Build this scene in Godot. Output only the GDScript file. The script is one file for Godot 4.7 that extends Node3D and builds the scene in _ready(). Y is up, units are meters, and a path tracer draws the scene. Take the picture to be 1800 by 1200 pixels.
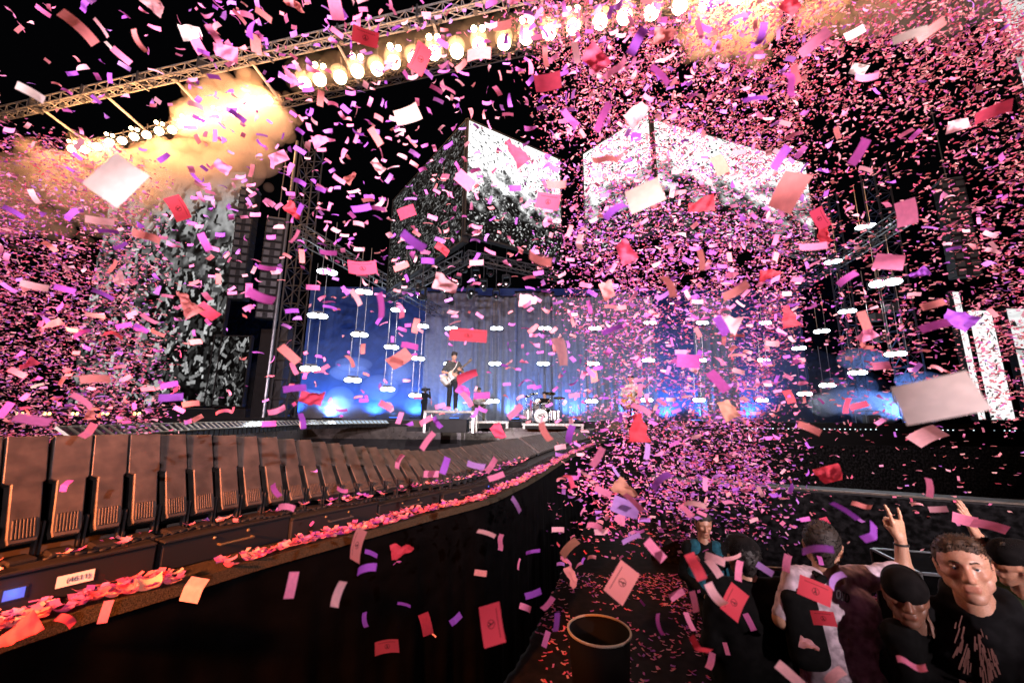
extends Node3D
# Concert stage under a storm of pink and purple paper slips, seen from the photographers' pit.

const FPX := 700.0                      # focal length in pixels of the 1800 px wide photograph (14 mm lens)
const EYE := Vector3(0, 2.3, 0)
const PITCH := 0.19024                  # 10.9 degrees up
const ROLL := 0.00873                   # half a degree

var names := {}
var rng := RandomNumberGenerator.new()
var M := {}

# ---------------------------------------------------------------- measuring
func ray(x: float, y: float) -> Vector3:
	var a := x - 900.0
	var b := 600.0 - y
	var a2 := a * cos(ROLL) - b * sin(ROLL)
	var b2 := a * sin(ROLL) + b * cos(ROLL)
	return Vector3(a2, b2 * cos(PITCH) + FPX * sin(PITCH), b2 * sin(PITCH) - FPX * cos(PITCH)) / FPX

func at(x: float, y: float, d: float) -> Vector3:
	return EYE + ray(x, y) * d

func at_z(x: float, y: float, z: float) -> Vector3:
	var r := ray(x, y)
	return EYE + r * (z / r.z)

func at_level(x: float, y: float, h: float) -> Vector3:
	var r := ray(x, y)
	return EYE + r * ((h - EYE.y) / r.y)

# ---------------------------------------------------------------- names and labels
func numbered(called: String) -> String:
	if not names.has(called):
		names[called] = 0
		return called
	names[called] += 1
	return "%s_%03d" % [called, names[called]]

func tag(o: Node, label: String, category: String, group := "") -> Node:
	o.set_meta("label", label)
	o.set_meta("category", category)
	if group != "":
		o.set_meta("group", group)
	return o

func thing(called: String, label: String, category: String, where := Vector3.ZERO, group := "", basis_ := Basis()) -> Node3D:
	var o := Node3D.new()
	o.name = numbered(called)
	add_child(o)
	o.transform = Transform3D(basis_, where)
	tag(o, label, category, group)
	return o

func structure(o: Node) -> Node:
	o.set_meta("kind", "structure")
	return o

func put(called: String, mesh: Mesh, m: Material, parent: Node = null, xf := Transform3D()) -> MeshInstance3D:
	var o := MeshInstance3D.new()
	o.mesh = mesh
	o.material_override = m
	o.transform = xf
	if parent == null:
		o.name = numbered(called)
		add_child(o)
	else:
		o.name = called
		parent.add_child(o, true)
	return o

func copy_of(src: Node3D, label: String, where: Transform3D) -> Node3D:
	var base := String(src.name).rstrip("0123456789").rstrip("_")
	var c: Node3D = src.duplicate()
	c.name = numbered(base)
	add_child(c)
	c.transform = where
	c.set_meta("label", label)
	return c

const UNITS := ["", "first", "second", "third", "fourth", "fifth", "sixth", "seventh", "eighth", "ninth", "tenth", "eleventh", "twelfth", "thirteenth", "fourteenth", "fifteenth", "sixteenth", "seventeenth", "eighteenth", "nineteenth"]
const TENS := ["", "", "twent", "thirt", "fort", "fift", "sixt", "sevent", "eight", "ninet"]
func ordinal(n: int) -> String:
	if n < 20:
		return UNITS[n]
	if n % 10 == 0:
		return TENS[n / 10] + "ieth"
	return TENS[n / 10] + "y-" + UNITS[n % 10]

# ---------------------------------------------------------------- materials
func lin(r: float, g: float, b: float) -> Color:
	return Color(r, g, b).linear_to_srgb()

func mat(c: Color, rough := 0.7, metal := 0.0) -> StandardMaterial3D:
	var m := StandardMaterial3D.new()
	m.albedo_color = c
	m.roughness = rough
	m.metallic = metal
	return m

# a black surface that throws back next to nothing
func dull(m: StandardMaterial3D, spec := 0.12) -> StandardMaterial3D:
	m.metallic_specular = spec
	return m

func noise_tex(size: int, freq: float, seed_: int, lo: Color, hi: Color, octaves := 4, normal := false) -> NoiseTexture2D:
	var n := FastNoiseLite.new()
	n.seed = seed_
	n.frequency = freq
	n.fractal_octaves = octaves
	var t := NoiseTexture2D.new()
	t.width = size
	t.height = size
	t.seamless = true
	t.noise = n
	if normal:
		t.as_normal_map = true
		t.bump_strength = 6.0
	else:
		var g := Gradient.new()
		g.set_color(0, lo)
		g.set_color(1, hi)
		g.set_offset(0, 0.25)
		g.set_offset(1, 0.75)
		t.color_ramp = g
	return t

func worn(c: Color, dark: float, rough: float, scale: float, seed_: int, metal := 0.0, freq := 0.02) -> StandardMaterial3D:
	var m := mat(c, rough, metal)
	m.albedo_texture = noise_tex(256, freq, seed_, Color(dark, dark, dark), Color.WHITE)
	m.uv1_triplanar = true
	m.uv1_world_triplanar = true
	m.uv1_scale = Vector3.ONE * scale
	return m

func glowing(c: Color, energy: float) -> StandardMaterial3D:
	var m := mat(Color(0.2, 0.2, 0.2), 0.4)
	m.emission_enabled = true
	m.emission = c
	m.emission_energy_multiplier = energy
	return m

# ---------------------------------------------------------------- shapes
func begin(smooth := false) -> SurfaceTool:
	var st := SurfaceTool.new()
	st.begin(Mesh.PRIMITIVE_TRIANGLES)
	st.set_smooth_group(0 if smooth else -1)
	return st

func done(st: SurfaceTool) -> ArrayMesh:
	st.generate_normals()
	return st.commit()

func tri(st: SurfaceTool, a: Vector3, b: Vector3, c: Vector3, mid: Vector3) -> void:
	if (c - a).cross(b - a).dot((a + b + c) / 3.0 - mid) < 0.0:
		var s := b
		b = c
		c = s
	st.add_vertex(a)
	st.add_vertex(b)
	st.add_vertex(c)

func quad(st: SurfaceTool, a: Vector3, b: Vector3, c: Vector3, d: Vector3, mid: Vector3) -> void:
	tri(st, a, b, c, mid)
	tri(st, a, c, d, mid)

# a box with chamfered edges
func cbox(st: SurfaceTool, xf: Transform3D, size: Vector3, bev := 0.0) -> void:
	var h := size * 0.5
	var mid := xf.origin
	if bev <= 0.0:
		var v := []
		for i in 8:
			v.append(xf * Vector3(h.x if i & 1 else -h.x, h.y if i & 2 else -h.y, h.z if i & 4 else -h.z))
		for f in [[0, 1, 3, 2], [4, 5, 7, 6], [0, 1, 5, 4], [2, 3, 7, 6], [0, 2, 6, 4], [1, 3, 7, 5]]:
			quad(st, v[f[0]], v[f[1]], v[f[2]], v[f[3]], mid)
		return
	var p := []
	for i in 8:
		var s := Vector3(1 if i & 1 else -1, 1 if i & 2 else -1, 1 if i & 4 else -1)
		var row := []
		for ax in 3:
			var q := s * (h - Vector3.ONE * bev)
			q[ax] = s[ax] * h[ax]
			row.append(xf * q)
		p.append(row)
	for i in 8:
		tri(st, p[i][0], p[i][1], p[i][2], mid)
	for ax in 3:
		var bit: int = 1 << ax
		var o1: int = 1 << ((ax + 1) % 3)
		var o2: int = 1 << ((ax + 2) % 3)
		for s in 2:
			var b0: int = bit if s else 0
			quad(st, p[b0][ax], p[b0 | o1][ax], p[b0 | o1 | o2][ax], p[b0 | o2][ax], mid)
		for k in 4:      # edges that run along ax
			var c0: int = (o1 if k & 1 else 0) | (o2 if k & 2 else 0)
			var a1 := (ax + 1) % 3
			var a2 := (ax + 2) % 3
			quad(st, p[c0][a1], p[c0][a2], p[c0 | bit][a2], p[c0 | bit][a1], mid)

func box_mesh(size: Vector3, bev := 0.0, xf := Transform3D()) -> ArrayMesh:
	var st := begin()
	cbox(st, xf, size, bev)
	return done(st)

func frame_of(a: Vector3, b: Vector3) -> Basis:
	var y := (b - a).normalized()
	var x := y.cross(Vector3(0, 0, 1) if absf(y.z) < 0.9 else Vector3(1, 0, 0)).normalized()
	return Basis(x, y, x.cross(y))

func tube(st: SurfaceTool, a: Vector3, b: Vector3, ra: float, rb := -1.0, sides := 8, caps := true) -> void:
	if rb < 0.0:
		rb = ra
	var f := frame_of(a, b)
	var mid := (a + b) * 0.5
	var pa := []
	var pb := []
	for i in sides:
		var t := TAU * i / sides
		var n := f.x * cos(t) + f.z * sin(t)
		pa.append(a + n * ra)
		pb.append(b + n * rb)
	for i in sides:
		var j := (i + 1) % sides
		quad(st, pa[i], pa[j], pb[j], pb[i], mid)
		if caps:
			tri(st, pa[i], pa[j], a, mid)
			tri(st, pb[i], pb[j], b, mid)

func cable(st: SurfaceTool, pts: Array, r: float, sides := 6) -> void:
	for i in pts.size() - 1:
		tube(st, pts[i], pts[i + 1], r, r, sides, true)

# a profile of (radius, height) turned about the local y axis
func lathe(st: SurfaceTool, prof: Array, xf := Transform3D(), sides := 20) -> void:
	for k in prof.size() - 1:
		var p: Vector2 = prof[k]
		var q: Vector2 = prof[k + 1]
		var along := q - p
		var out := Vector2(along.y, -along.x)       # outward when the profile runs upwards
		for i in sides:
			var t0 := TAU * i / sides
			var t1 := TAU * (i + 1) / sides
			var a := Vector3(cos(t0) * p.x, p.y, sin(t0) * p.x)
			var b := Vector3(cos(t1) * p.x, p.y, sin(t1) * p.x)
			var c := Vector3(cos(t1) * q.x, q.y, sin(t1) * q.x)
			var d := Vector3(cos(t0) * q.x, q.y, sin(t0) * q.x)
			var tm := (t0 + t1) * 0.5
			var n := Vector3(cos(tm) * out.x, out.y, sin(tm) * out.x)
			var m0 := (a + b + c + d) / 4.0 - n
			if p.x > 1e-6:
				tri(st, xf * a, xf * b, xf * c, xf * m0)
			if q.x > 1e-6:
				tri(st, xf * a, xf * c, xf * d, xf * m0)

func lathe_mesh(prof: Array, sides := 20, xf := Transform3D()) -> ArrayMesh:
	var st := begin(true)
	lathe(st, prof, xf, sides)
	return done(st)

# a lattice truss of square section between two points
func lattice(st: SurfaceTool, a: Vector3, b: Vector3, w: float, r: float, bay: float) -> void:
	var f := frame_of(a, b)
	var n := maxi(1, int(round(a.distance_to(b) / bay)))
	var cs := [f.x * w + f.z * w, f.x * w - f.z * w, -f.x * w - f.z * w, -f.x * w + f.z * w]
	for c in cs:
		tube(st, a + c * 0.5, b + c * 0.5, r, r, 6)
	for i in n:
		var p := a.lerp(b, float(i) / n)
		var q := a.lerp(b, float(i + 1) / n)
		for k in 4:
			var c0: Vector3 = cs[k] * 0.5
			var c1: Vector3 = cs[(k + 1) % 4] * 0.5
			tube(st, p + c0, q + c1, r * 0.55, r * 0.55, 5, false)
			tube(st, p + c0, p + c1, r * 0.55, r * 0.55, 5, false)

# prism over a flat outline (x, z), from height y0 to y1
func prism(outline: PackedVector2Array, y0: float, y1: float) -> ArrayMesh:
	var st := begin()
	var tris := Geometry2D.triangulate_polygon(outline)
	for i in range(0, tris.size(), 3):
		var a := outline[tris[i]]
		var b := outline[tris[i + 1]]
		var c := outline[tris[i + 2]]
		var up := Vector3((a.x + b.x + c.x) / 3.0, y1 - 1.0, (a.y + b.y + c.y) / 3.0)
		tri(st, Vector3(a.x, y1, a.y), Vector3(b.x, y1, b.y), Vector3(c.x, y1, c.y), up)
		tri(st, Vector3(a.x, y0, a.y), Vector3(b.x, y0, b.y), Vector3(c.x, y0, c.y), up + Vector3(0, 5, 0))
	for i in outline.size():
		var a := outline[i]
		var b := outline[(i + 1) % outline.size()]
		var q := [Vector3(a.x, y0, a.y), Vector3(b.x, y0, b.y), Vector3(b.x, y1, b.y), Vector3(a.x, y1, a.y)]
		st.add_vertex(q[0]); st.add_vertex(q[1]); st.add_vertex(q[2])
		st.add_vertex(q[0]); st.add_vertex(q[2]); st.add_vertex(q[3])
	return done(st)

func omni(where: Vector3, c: Color, energy: float, size := 0.1, parent: Node = null) -> void:
	var l := OmniLight3D.new()
	l.light_color = c
	l.light_energy = energy
	l.light_size = size
	l.omni_range = 80.0
	l.omni_attenuation = 2.0
	l.shadow_enabled = true
	l.name = "bulb_light"
	if parent:
		parent.add_child(l, true)
	else:
		add_child(l, true)
	l.position = where

func spot(where: Vector3, to: Vector3, c: Color, energy: float, cone: float, size := 0.15, parent: Node = null) -> void:
	var l := SpotLight3D.new()
	l.light_color = c
	l.light_energy = energy
	l.light_size = size
	l.spot_range = 120.0
	l.spot_attenuation = 2.0
	l.spot_angle = cone
	l.spot_angle_attenuation = 0.6
	l.shadow_enabled = true
	l.name = "beam_light"
	if parent:
		parent.add_child(l, true)
	else:
		add_child(l, true)
	l.global_transform = Transform3D(Basis.looking_at(to - where, Vector3.UP if absf((to - where).normalized().y) < 0.95 else Vector3.RIGHT), where)

func smoke(called: String, label: String, puffs: Array, parent_at: Vector3, m: FogMaterial) -> void:
	# a cloud of soft round puffs: [offset, size]
	var t := thing(called, label, "smoke", parent_at)
	t.set_meta("kind", "stuff")
	for p in puffs:
		var f := FogVolume.new()
		f.shape = RenderingServer.FOG_VOLUME_SHAPE_ELLIPSOID
		f.size = p[1]
		f.material = m
		f.name = "puff"
		t.add_child(f, true)
		f.position = p[0]

# ---------------------------------------------------------------- setting up
func set_camera_and_light() -> void:
	var cam := Camera3D.new()
	cam.name = "camera"
	cam.fov = rad_to_deg(2.0 * atan(600.0 / FPX))
	cam.near = 0.05
	cam.far = 400.0
	add_child(cam)
	var fwd := Vector3(0, sin(PITCH), -cos(PITCH))
	var b := Basis.looking_at(fwd, Vector3.UP)
	cam.transform = Transform3D(b * Basis(Vector3(0, 0, 1), ROLL), EYE)
	var lens := CameraAttributesPhysical.new()
	lens.frustum_focal_length = 14.0
	lens.frustum_focus_distance = 7.0
	lens.exposure_aperture = 2.8
	cam.attributes = lens
	cam.fov = rad_to_deg(2.0 * atan(600.0 / FPX))
	var env := Environment.new()
	env.background_mode = Environment.BG_SKY
	var sky := Sky.new()
	var night := ProceduralSkyMaterial.new()
	night.sky_top_color = Color(0.012, 0.012, 0.016)
	night.sky_horizon_color = Color(0.02, 0.018, 0.02)
	night.ground_bottom_color = Color(0.008, 0.008, 0.008)
	night.ground_horizon_color = Color(0.02, 0.018, 0.02)
	sky.sky_material = night
	env.sky = sky
	env.tonemap_mode = Environment.TONE_MAPPER_LINEAR
	env.tonemap_exposure = 1.0
	env.volumetric_fog_enabled = true
	env.volumetric_fog_density = 0.0
	env.sdfgi_enabled = true
	env.ssao_enabled = true
	env.ssil_enabled = true
	var we := WorldEnvironment.new()
	we.name = "night"
	we.environment = env
	add_child(we)

func make_materials() -> void:
	M.black_steel = dull(mat(lin(0.010, 0.010, 0.011), 0.62), 0.3)
	M.black_cloth = dull(worn(lin(0.0022, 0.0022, 0.0024), 0.6, 0.95, 0.9, 3))
	M.velvet = dull(worn(lin(0.012, 0.012, 0.013), 0.1, 0.95, 1.2, 9, 0.0, 0.035), 0.2)
	M.housing = worn(lin(0.042, 0.033, 0.028), 0.55, 0.6, 2.2, 5)
	M.dark_plastic = dull(mat(lin(0.009, 0.009, 0.010), 0.6), 0.3)
	M.steel = mat(lin(0.45, 0.44, 0.42), 0.35, 0.9)
	M.aluminium = worn(lin(0.36, 0.34, 0.31), 0.7, 0.5, 2.0, 8, 0.3)
	M.deck = worn(lin(0.060, 0.052, 0.047), 0.82, 0.34, 0.3, 12)
	M.deck.roughness_texture = noise_tex(256, 0.03, 4, Color(0.75, 0.75, 0.75), Color.WHITE)
	M.carpet = dull(worn(lin(0.085, 0.070, 0.045), 0.15, 1.0, 9.0, 21, 0.0, 0.09), 0.2)
	M.carpet.normal_enabled = true
	M.carpet.normal_texture = noise_tex(256, 0.2, 31, Color.BLACK, Color.WHITE, 3, true)
	M.wood = worn(lin(0.10, 0.075, 0.05), 0.6, 0.6, 2.0, 7)
	M.floor = dull(worn(lin(0.007, 0.006, 0.006), 0.5, 0.75, 1.3, 14), 0.25)
	M.white_paint = worn(lin(0.72, 0.72, 0.70), 0.75, 0.5, 1.5, 6)
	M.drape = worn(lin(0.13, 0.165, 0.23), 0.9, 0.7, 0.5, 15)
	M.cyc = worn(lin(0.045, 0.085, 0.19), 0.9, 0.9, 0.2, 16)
	M.chrome = mat(lin(0.75, 0.75, 0.75), 0.15, 1.0)
	M.warm_lens = glowing(Color(1.0, 0.86, 0.66), 28.0)
	M.white_lens = glowing(Color(0.93, 0.97, 1.0), 16.0)
	M.white_paper = mat(lin(0.7, 0.66, 0.6), 0.8)

# ---------------------------------------------------------------- video screens
func shard(data: PackedByteArray, w: int, h: int, cx: float, cy: float, l: float, b: float, ang: float, v: int) -> void:
	var r := int(ceil(maxf(l, b))) + 1
	var ca := cos(ang)
	var sa := sin(ang)
	for y in range(maxi(0, int(cy) - r), mini(h, int(cy) + r + 1)):
		for x in range(maxi(0, int(cx) - r), mini(w, int(cx) + r + 1)):
			var dx := x - cx
			var dy := y - cy
			if absf(dx * ca + dy * sa) < l and absf(dy * ca - dx * sa) < b:
				data[y * w + x] = v

# a black and white close view of flying paper; bright = how white the upper part of the video is
func video(w: int, h: int, seed_: int, count: int, big: float, sky_white: float, split: float, dark_share: float, soft := 0.67) -> ImageTexture:
	var g := RandomNumberGenerator.new()
	g.seed = seed_
	var n := FastNoiseLite.new()
	n.seed = seed_
	n.frequency = 0.011
	n.fractal_octaves = 3
	var data := PackedByteArray()
	data.resize(w * h)
	for y in h:
		for x in w:
			var up := clampf((split - float(y) / h) * 3.0 + n.get_noise_2d(x, y) * 1.1, 0.0, 1.0)
			data[y * w + x] = int(clampf(8.0 + up * sky_white * 255.0 + n.get_noise_2d(x * 3, y * 3) * 26.0, 0, 255))
	for i in count:
		var x := g.randf() * w
		var y := g.randf() * h
		var up := clampf((split - y / h) * 3.0 + n.get_noise_2d(x, y) * 1.1, 0.0, 1.0)
		var v := g.randi_range(70, 235)
		if g.randf() < lerpf(dark_share * 0.4, dark_share, up):
			v = g.randi_range(5, 60)
		elif g.randf() < 0.35:
			v = g.randi_range(30, 90)
		if up > 0.75 and g.randf() < 0.65:
			continue
		var s := big * g.randf_range(0.35, 1.0)
		shard(data, w, h, x, y, s, s * g.randf_range(0.22, 0.5), g.randf() * PI, v)
	var im := Image.create_from_data(w, h, false, Image.FORMAT_L8, data)
	im.resize(int(w * soft), int(h * soft), Image.INTERPOLATE_BILINEAR)
	im.resize(w, h, Image.INTERPOLATE_CUBIC)
	im.convert(Image.FORMAT_RGB8)
	return ImageTexture.create_from_image(im)

func screen_mat(t: Texture2D, energy: float) -> StandardMaterial3D:
	var m := mat(Color(0.02, 0.02, 0.02), 0.9)
	m.metallic_specular = 0.1
	m.emission_enabled = true
	m.emission = Color.BLACK
	m.emission_texture = t
	m.emission_energy_multiplier = energy
	return m

func face_mesh(w: float, h: float, u0 := 0.0, v0 := 0.0, u1 := 1.0, v1 := 1.0) -> ArrayMesh:
	var st := begin()
	var p := [Vector3(-w / 2, h / 2, 0), Vector3(w / 2, h / 2, 0), Vector3(w / 2, -h / 2, 0), Vector3(-w / 2, -h / 2, 0)]
	var uv := [Vector2(u0, v0), Vector2(u1, v0), Vector2(u1, v1), Vector2(u0, v1)]
	for i in [0, 1, 2, 0, 2, 3]:
		st.set_uv(uv[i])
		st.add_vertex(p[i])
	return done(st)

# an upright screen between two plan points (x, z), from y0 to y1; its glowing face looks towards the camera side
func led_screen(called: String, label: String, a: Vector2, b: Vector2, y0: float, y1: float, m: Material, glow: float, uv := Rect2(0, 0, 1, 1), group := "") -> Node3D:
	var mid := Vector3((a.x + b.x) / 2, (y0 + y1) / 2, (a.y + b.y) / 2)
	var along := Vector3(b.x - a.x, 0, b.y - a.y)
	var w := along.length()
	var x := along / w
	var z := x.cross(Vector3.UP)
	var t := thing(called, label, "video screen", mid, group, Basis(x, Vector3.UP, z))
	var h := y1 - y0
	put("cabinet", box_mesh(Vector3(w, h, 0.25), 0.02, Transform3D(Basis(), Vector3(0, 0, -0.14))), M.black_steel, t)
	put("display", face_mesh(w - 0.05, h - 0.05, uv.position.x, uv.position.y, uv.end.x, uv.end.y), m, t, Transform3D(Basis(), Vector3(0, 0, 0.004)))
	var st := begin()
	for s in [-1, 1]:
		cbox(st, Transform3D(Basis(), Vector3(s * w * 0.5, 0, -0.05)), Vector3(0.05, h + 0.1, 0.16))
		cbox(st, Transform3D(Basis(), Vector3(0, s * h * 0.5, -0.05)), Vector3(w + 0.1, 0.05, 0.162))
	put("frame", done(st), M.black_steel, t)
	var l := AreaLight3D.new()
	l.area_size = Vector2(w, h)
	l.light_energy = glow
	l.light_color = Color(0.96, 0.97, 1.0)
	l.shadow_enabled = true
	l.name = "screen_light"
	t.add_child(l, true)
	l.transform = Transform3D(Basis(Vector3.UP, PI), Vector3(0, 0, 0.05))
	return t

func build_screens() -> void:
	var confetti_video := screen_mat(video(512, 640, 11, 1500, 17.0, 0.7, 0.5, 0.5, 0.3), 0.8)
	var a := at_z(92, 715, -20.0)
	var b := at_z(372, 712, -20.0)
	var top := at_z(375, 302, -20.0).y
	var bottom := at_z(372, 714, -20.0).y
	led_screen("video_screen", "tall left video screen showing grey close-up of flying paper", Vector2(a.x, -20), Vector2(b.x, -20), bottom, top, confetti_video, 0.02)
	var c := at_z(374, 590, -20.0)
	var d := at_z(441, 597, -20.0)
	led_screen("video_screen", "small lower video screen stepping out right of the tall left screen", Vector2(c.x + 0.09, -20), Vector2(d.x, -20), bottom, c.y, screen_mat(video(256, 320, 12, 190, 22.0, 0.2, 0.0, 0.45, 0.3), 0.55), 0.02)
	# ledge under the left screens
	var lt := thing("screen_plinth", "long black plinth under the left video screens", "plinth", Vector3((a.x + d.x) / 2, bottom, -20))
	put("body", box_mesh(Vector3(d.x - a.x + 0.6, 0.7, 0.8), 0.03, Transform3D(Basis(), Vector3(0.2, -0.45, 0.1))), M.black_steel, lt)
	put("edge_rail", box_mesh(Vector3(d.x - a.x - 2.0, 0.04, 0.05), 0.0, Transform3D(Basis(), Vector3(0.0, -0.12, 0.53))), M.steel, lt)
	# the two folded screens over the stage
	var bright := screen_mat(video(1024, 512, 13, 5200, 6.5, 1.0, 0.75, 0.72), 1.5)
	var streaks := screen_mat(video(512, 512, 14, 5000, 8.0, 0.6, 0.06, 0.6), 0.42)
	var hi := 12.9
	var lo := 8.45
	var p := []
	for q in [[690, 365, 19.8], [820, 218, 14.4], [985, 300, 16.5], [1025, 280, 16.2], [1143, 188, 14.0], [1416, 287, 16.2]]:
		var v := at(q[0], q[1], q[2])
		p.append(Vector2(v.x, v.z))
	var e := (p[1] - p[0]).normalized() as Vector2
	led_screen("video_screen", "dark slanting side of the left hanging screen with grey streaks", p[0], p[1] - e * 0.02, lo - 0.25, hi, streaks, 0.03)
	led_screen("video_screen", "white front of the left hanging screen, full of dark specks", p[1] + Vector2(0.06, 0.02), p[2], lo, hi, bright, 0.1, Rect2(0, 0, 0.45, 1))
	led_screen("video_screen", "narrow white hanging screen right of the dark gap", p[3], p[4] - Vector2(0.05, 0), lo, hi, bright, 0.08, Rect2(0.45, 0, 0.2, 1))
	led_screen("video_screen", "wide right hanging screen behind the thickest paper storm", p[4] + Vector2(0.06, 0), p[5], lo, hi - 0.3, bright, 0.1, Rect2(0.62, 0.12, 0.38, 0.88))
	# screens at the right edge of the picture
	var pale := screen_mat(video(256, 512, 17, 160, 12.0, 0.9, 1.4, 0.35), 1.3)
	var pale_grey := screen_mat(video(256, 512, 19, 200, 16.0, 0.85, 1.1, 0.4), 1.2)
	var zr := -17.0
	var r0 := at_z(1672, 512, zr)
	var r1 := at_z(1722, 512, zr)
	var rb := at_z(1700, 738, zr).y
	var step := at_z(1722, 545, zr).y
	var r2 := at_z(1760, 620, zr)
	var r3 := at_z(1771, 620, zr)
	led_screen("video_screen", "narrow bright strip screen beside the right stage tower", Vector2(r0.x, zr), Vector2(r1.x - 0.9, zr), rb, r0.y, pale, 0.03, Rect2(0, 0, 0.4, 1))
	led_screen("video_screen", "pale lower right screen standing on the stage edge", Vector2(r1.x - 0.75, zr), Vector2(r2.x, zr), rb, step, pale, 0.05, Rect2(0.4, 0, 0.6, 1))
	led_screen("video_screen", "pale grey screen at the far right edge behind a black gap", Vector2(r3.x + 0.35, zr), Vector2(r3.x + 6.5, zr), rb, step + 0.1, pale_grey, 0.05)
	var t0 := at_z(1764, 30, -12.0)
	led_screen("video_screen", "upper right corner of a tall pale video screen", Vector2(t0.x, -12), Vector2(t0.x + 7, -11), at_z(1800, 250, -12.0).y, 21.0, pale_grey, 0.05, Rect2(0, 0, 1, 0.6))

# ---------------------------------------------------------------- stage, runway and pit
var path_edge: Array = []       # outer edge of the carpeted ledge, Vector2 (x, z)
var path_row: Array = []        # line of the footlights

func along_path(p: Array, s: float) -> Array:
	# [point, direction] at arc length s
	var left := s
	for i in p.size() - 1:
		var l: float = p[i].distance_to(p[i + 1])
		if left <= l or i == p.size() - 2:
			return [p[i] + (p[i + 1] - p[i]) / l * left, (p[i + 1] - p[i]) / l]
		left -= l
	return []

func path_length(p: Array) -> float:
	var s := 0.0
	for i in p.size() - 1:
		s += p[i].distance_to(p[i + 1])
	return s

func smooth_path(p: Array, n: int) -> Array:
	var c := Curve2D.new()
	for i in p.size():
		var t: Vector2 = (p[mini(i + 1, p.size() - 1)] - p[maxi(i - 1, 0)])
		var lp: float = p[i].distance_to(p[maxi(i - 1, 0)])
		var ln: float = p[i].distance_to(p[mini(i + 1, p.size() - 1)])
		t = t.normalized()
		c.add_point(p[i], -t * lp / 3.0, t * ln / 3.0)
	var out := []
	for i in n + 1:
		out.append(c.sample_baked(c.get_baked_length() * i / n, true))
	return out

func strip(a: Array, ya: float, b: Array, yb: float) -> ArrayMesh:
	# ribbon between two paths of equal length
	var st := begin()
	for i in a.size() - 1:
		var p := Vector3(a[i].x, ya, a[i].y)
		var q := Vector3(a[i + 1].x, ya, a[i + 1].y)
		var r := Vector3(b[i + 1].x, yb, b[i + 1].y)
		var s := Vector3(b[i].x, yb, b[i].y)
		for v in [p, q, r, p, r, s]:
			st.add_vertex(v)
	return done(st)

func offset_path(p: Array, d: float) -> Array:
	var out := []
	for i in p.size():
		var t: Vector2 = (p[mini(i + 1, p.size() - 1)] - p[maxi(i - 1, 0)]).normalized()
		out.append(p[i] + Vector2(t.y, -t.x) * d)
	return out

const LEDGE := 1.6
const DECK := 1.86

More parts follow.
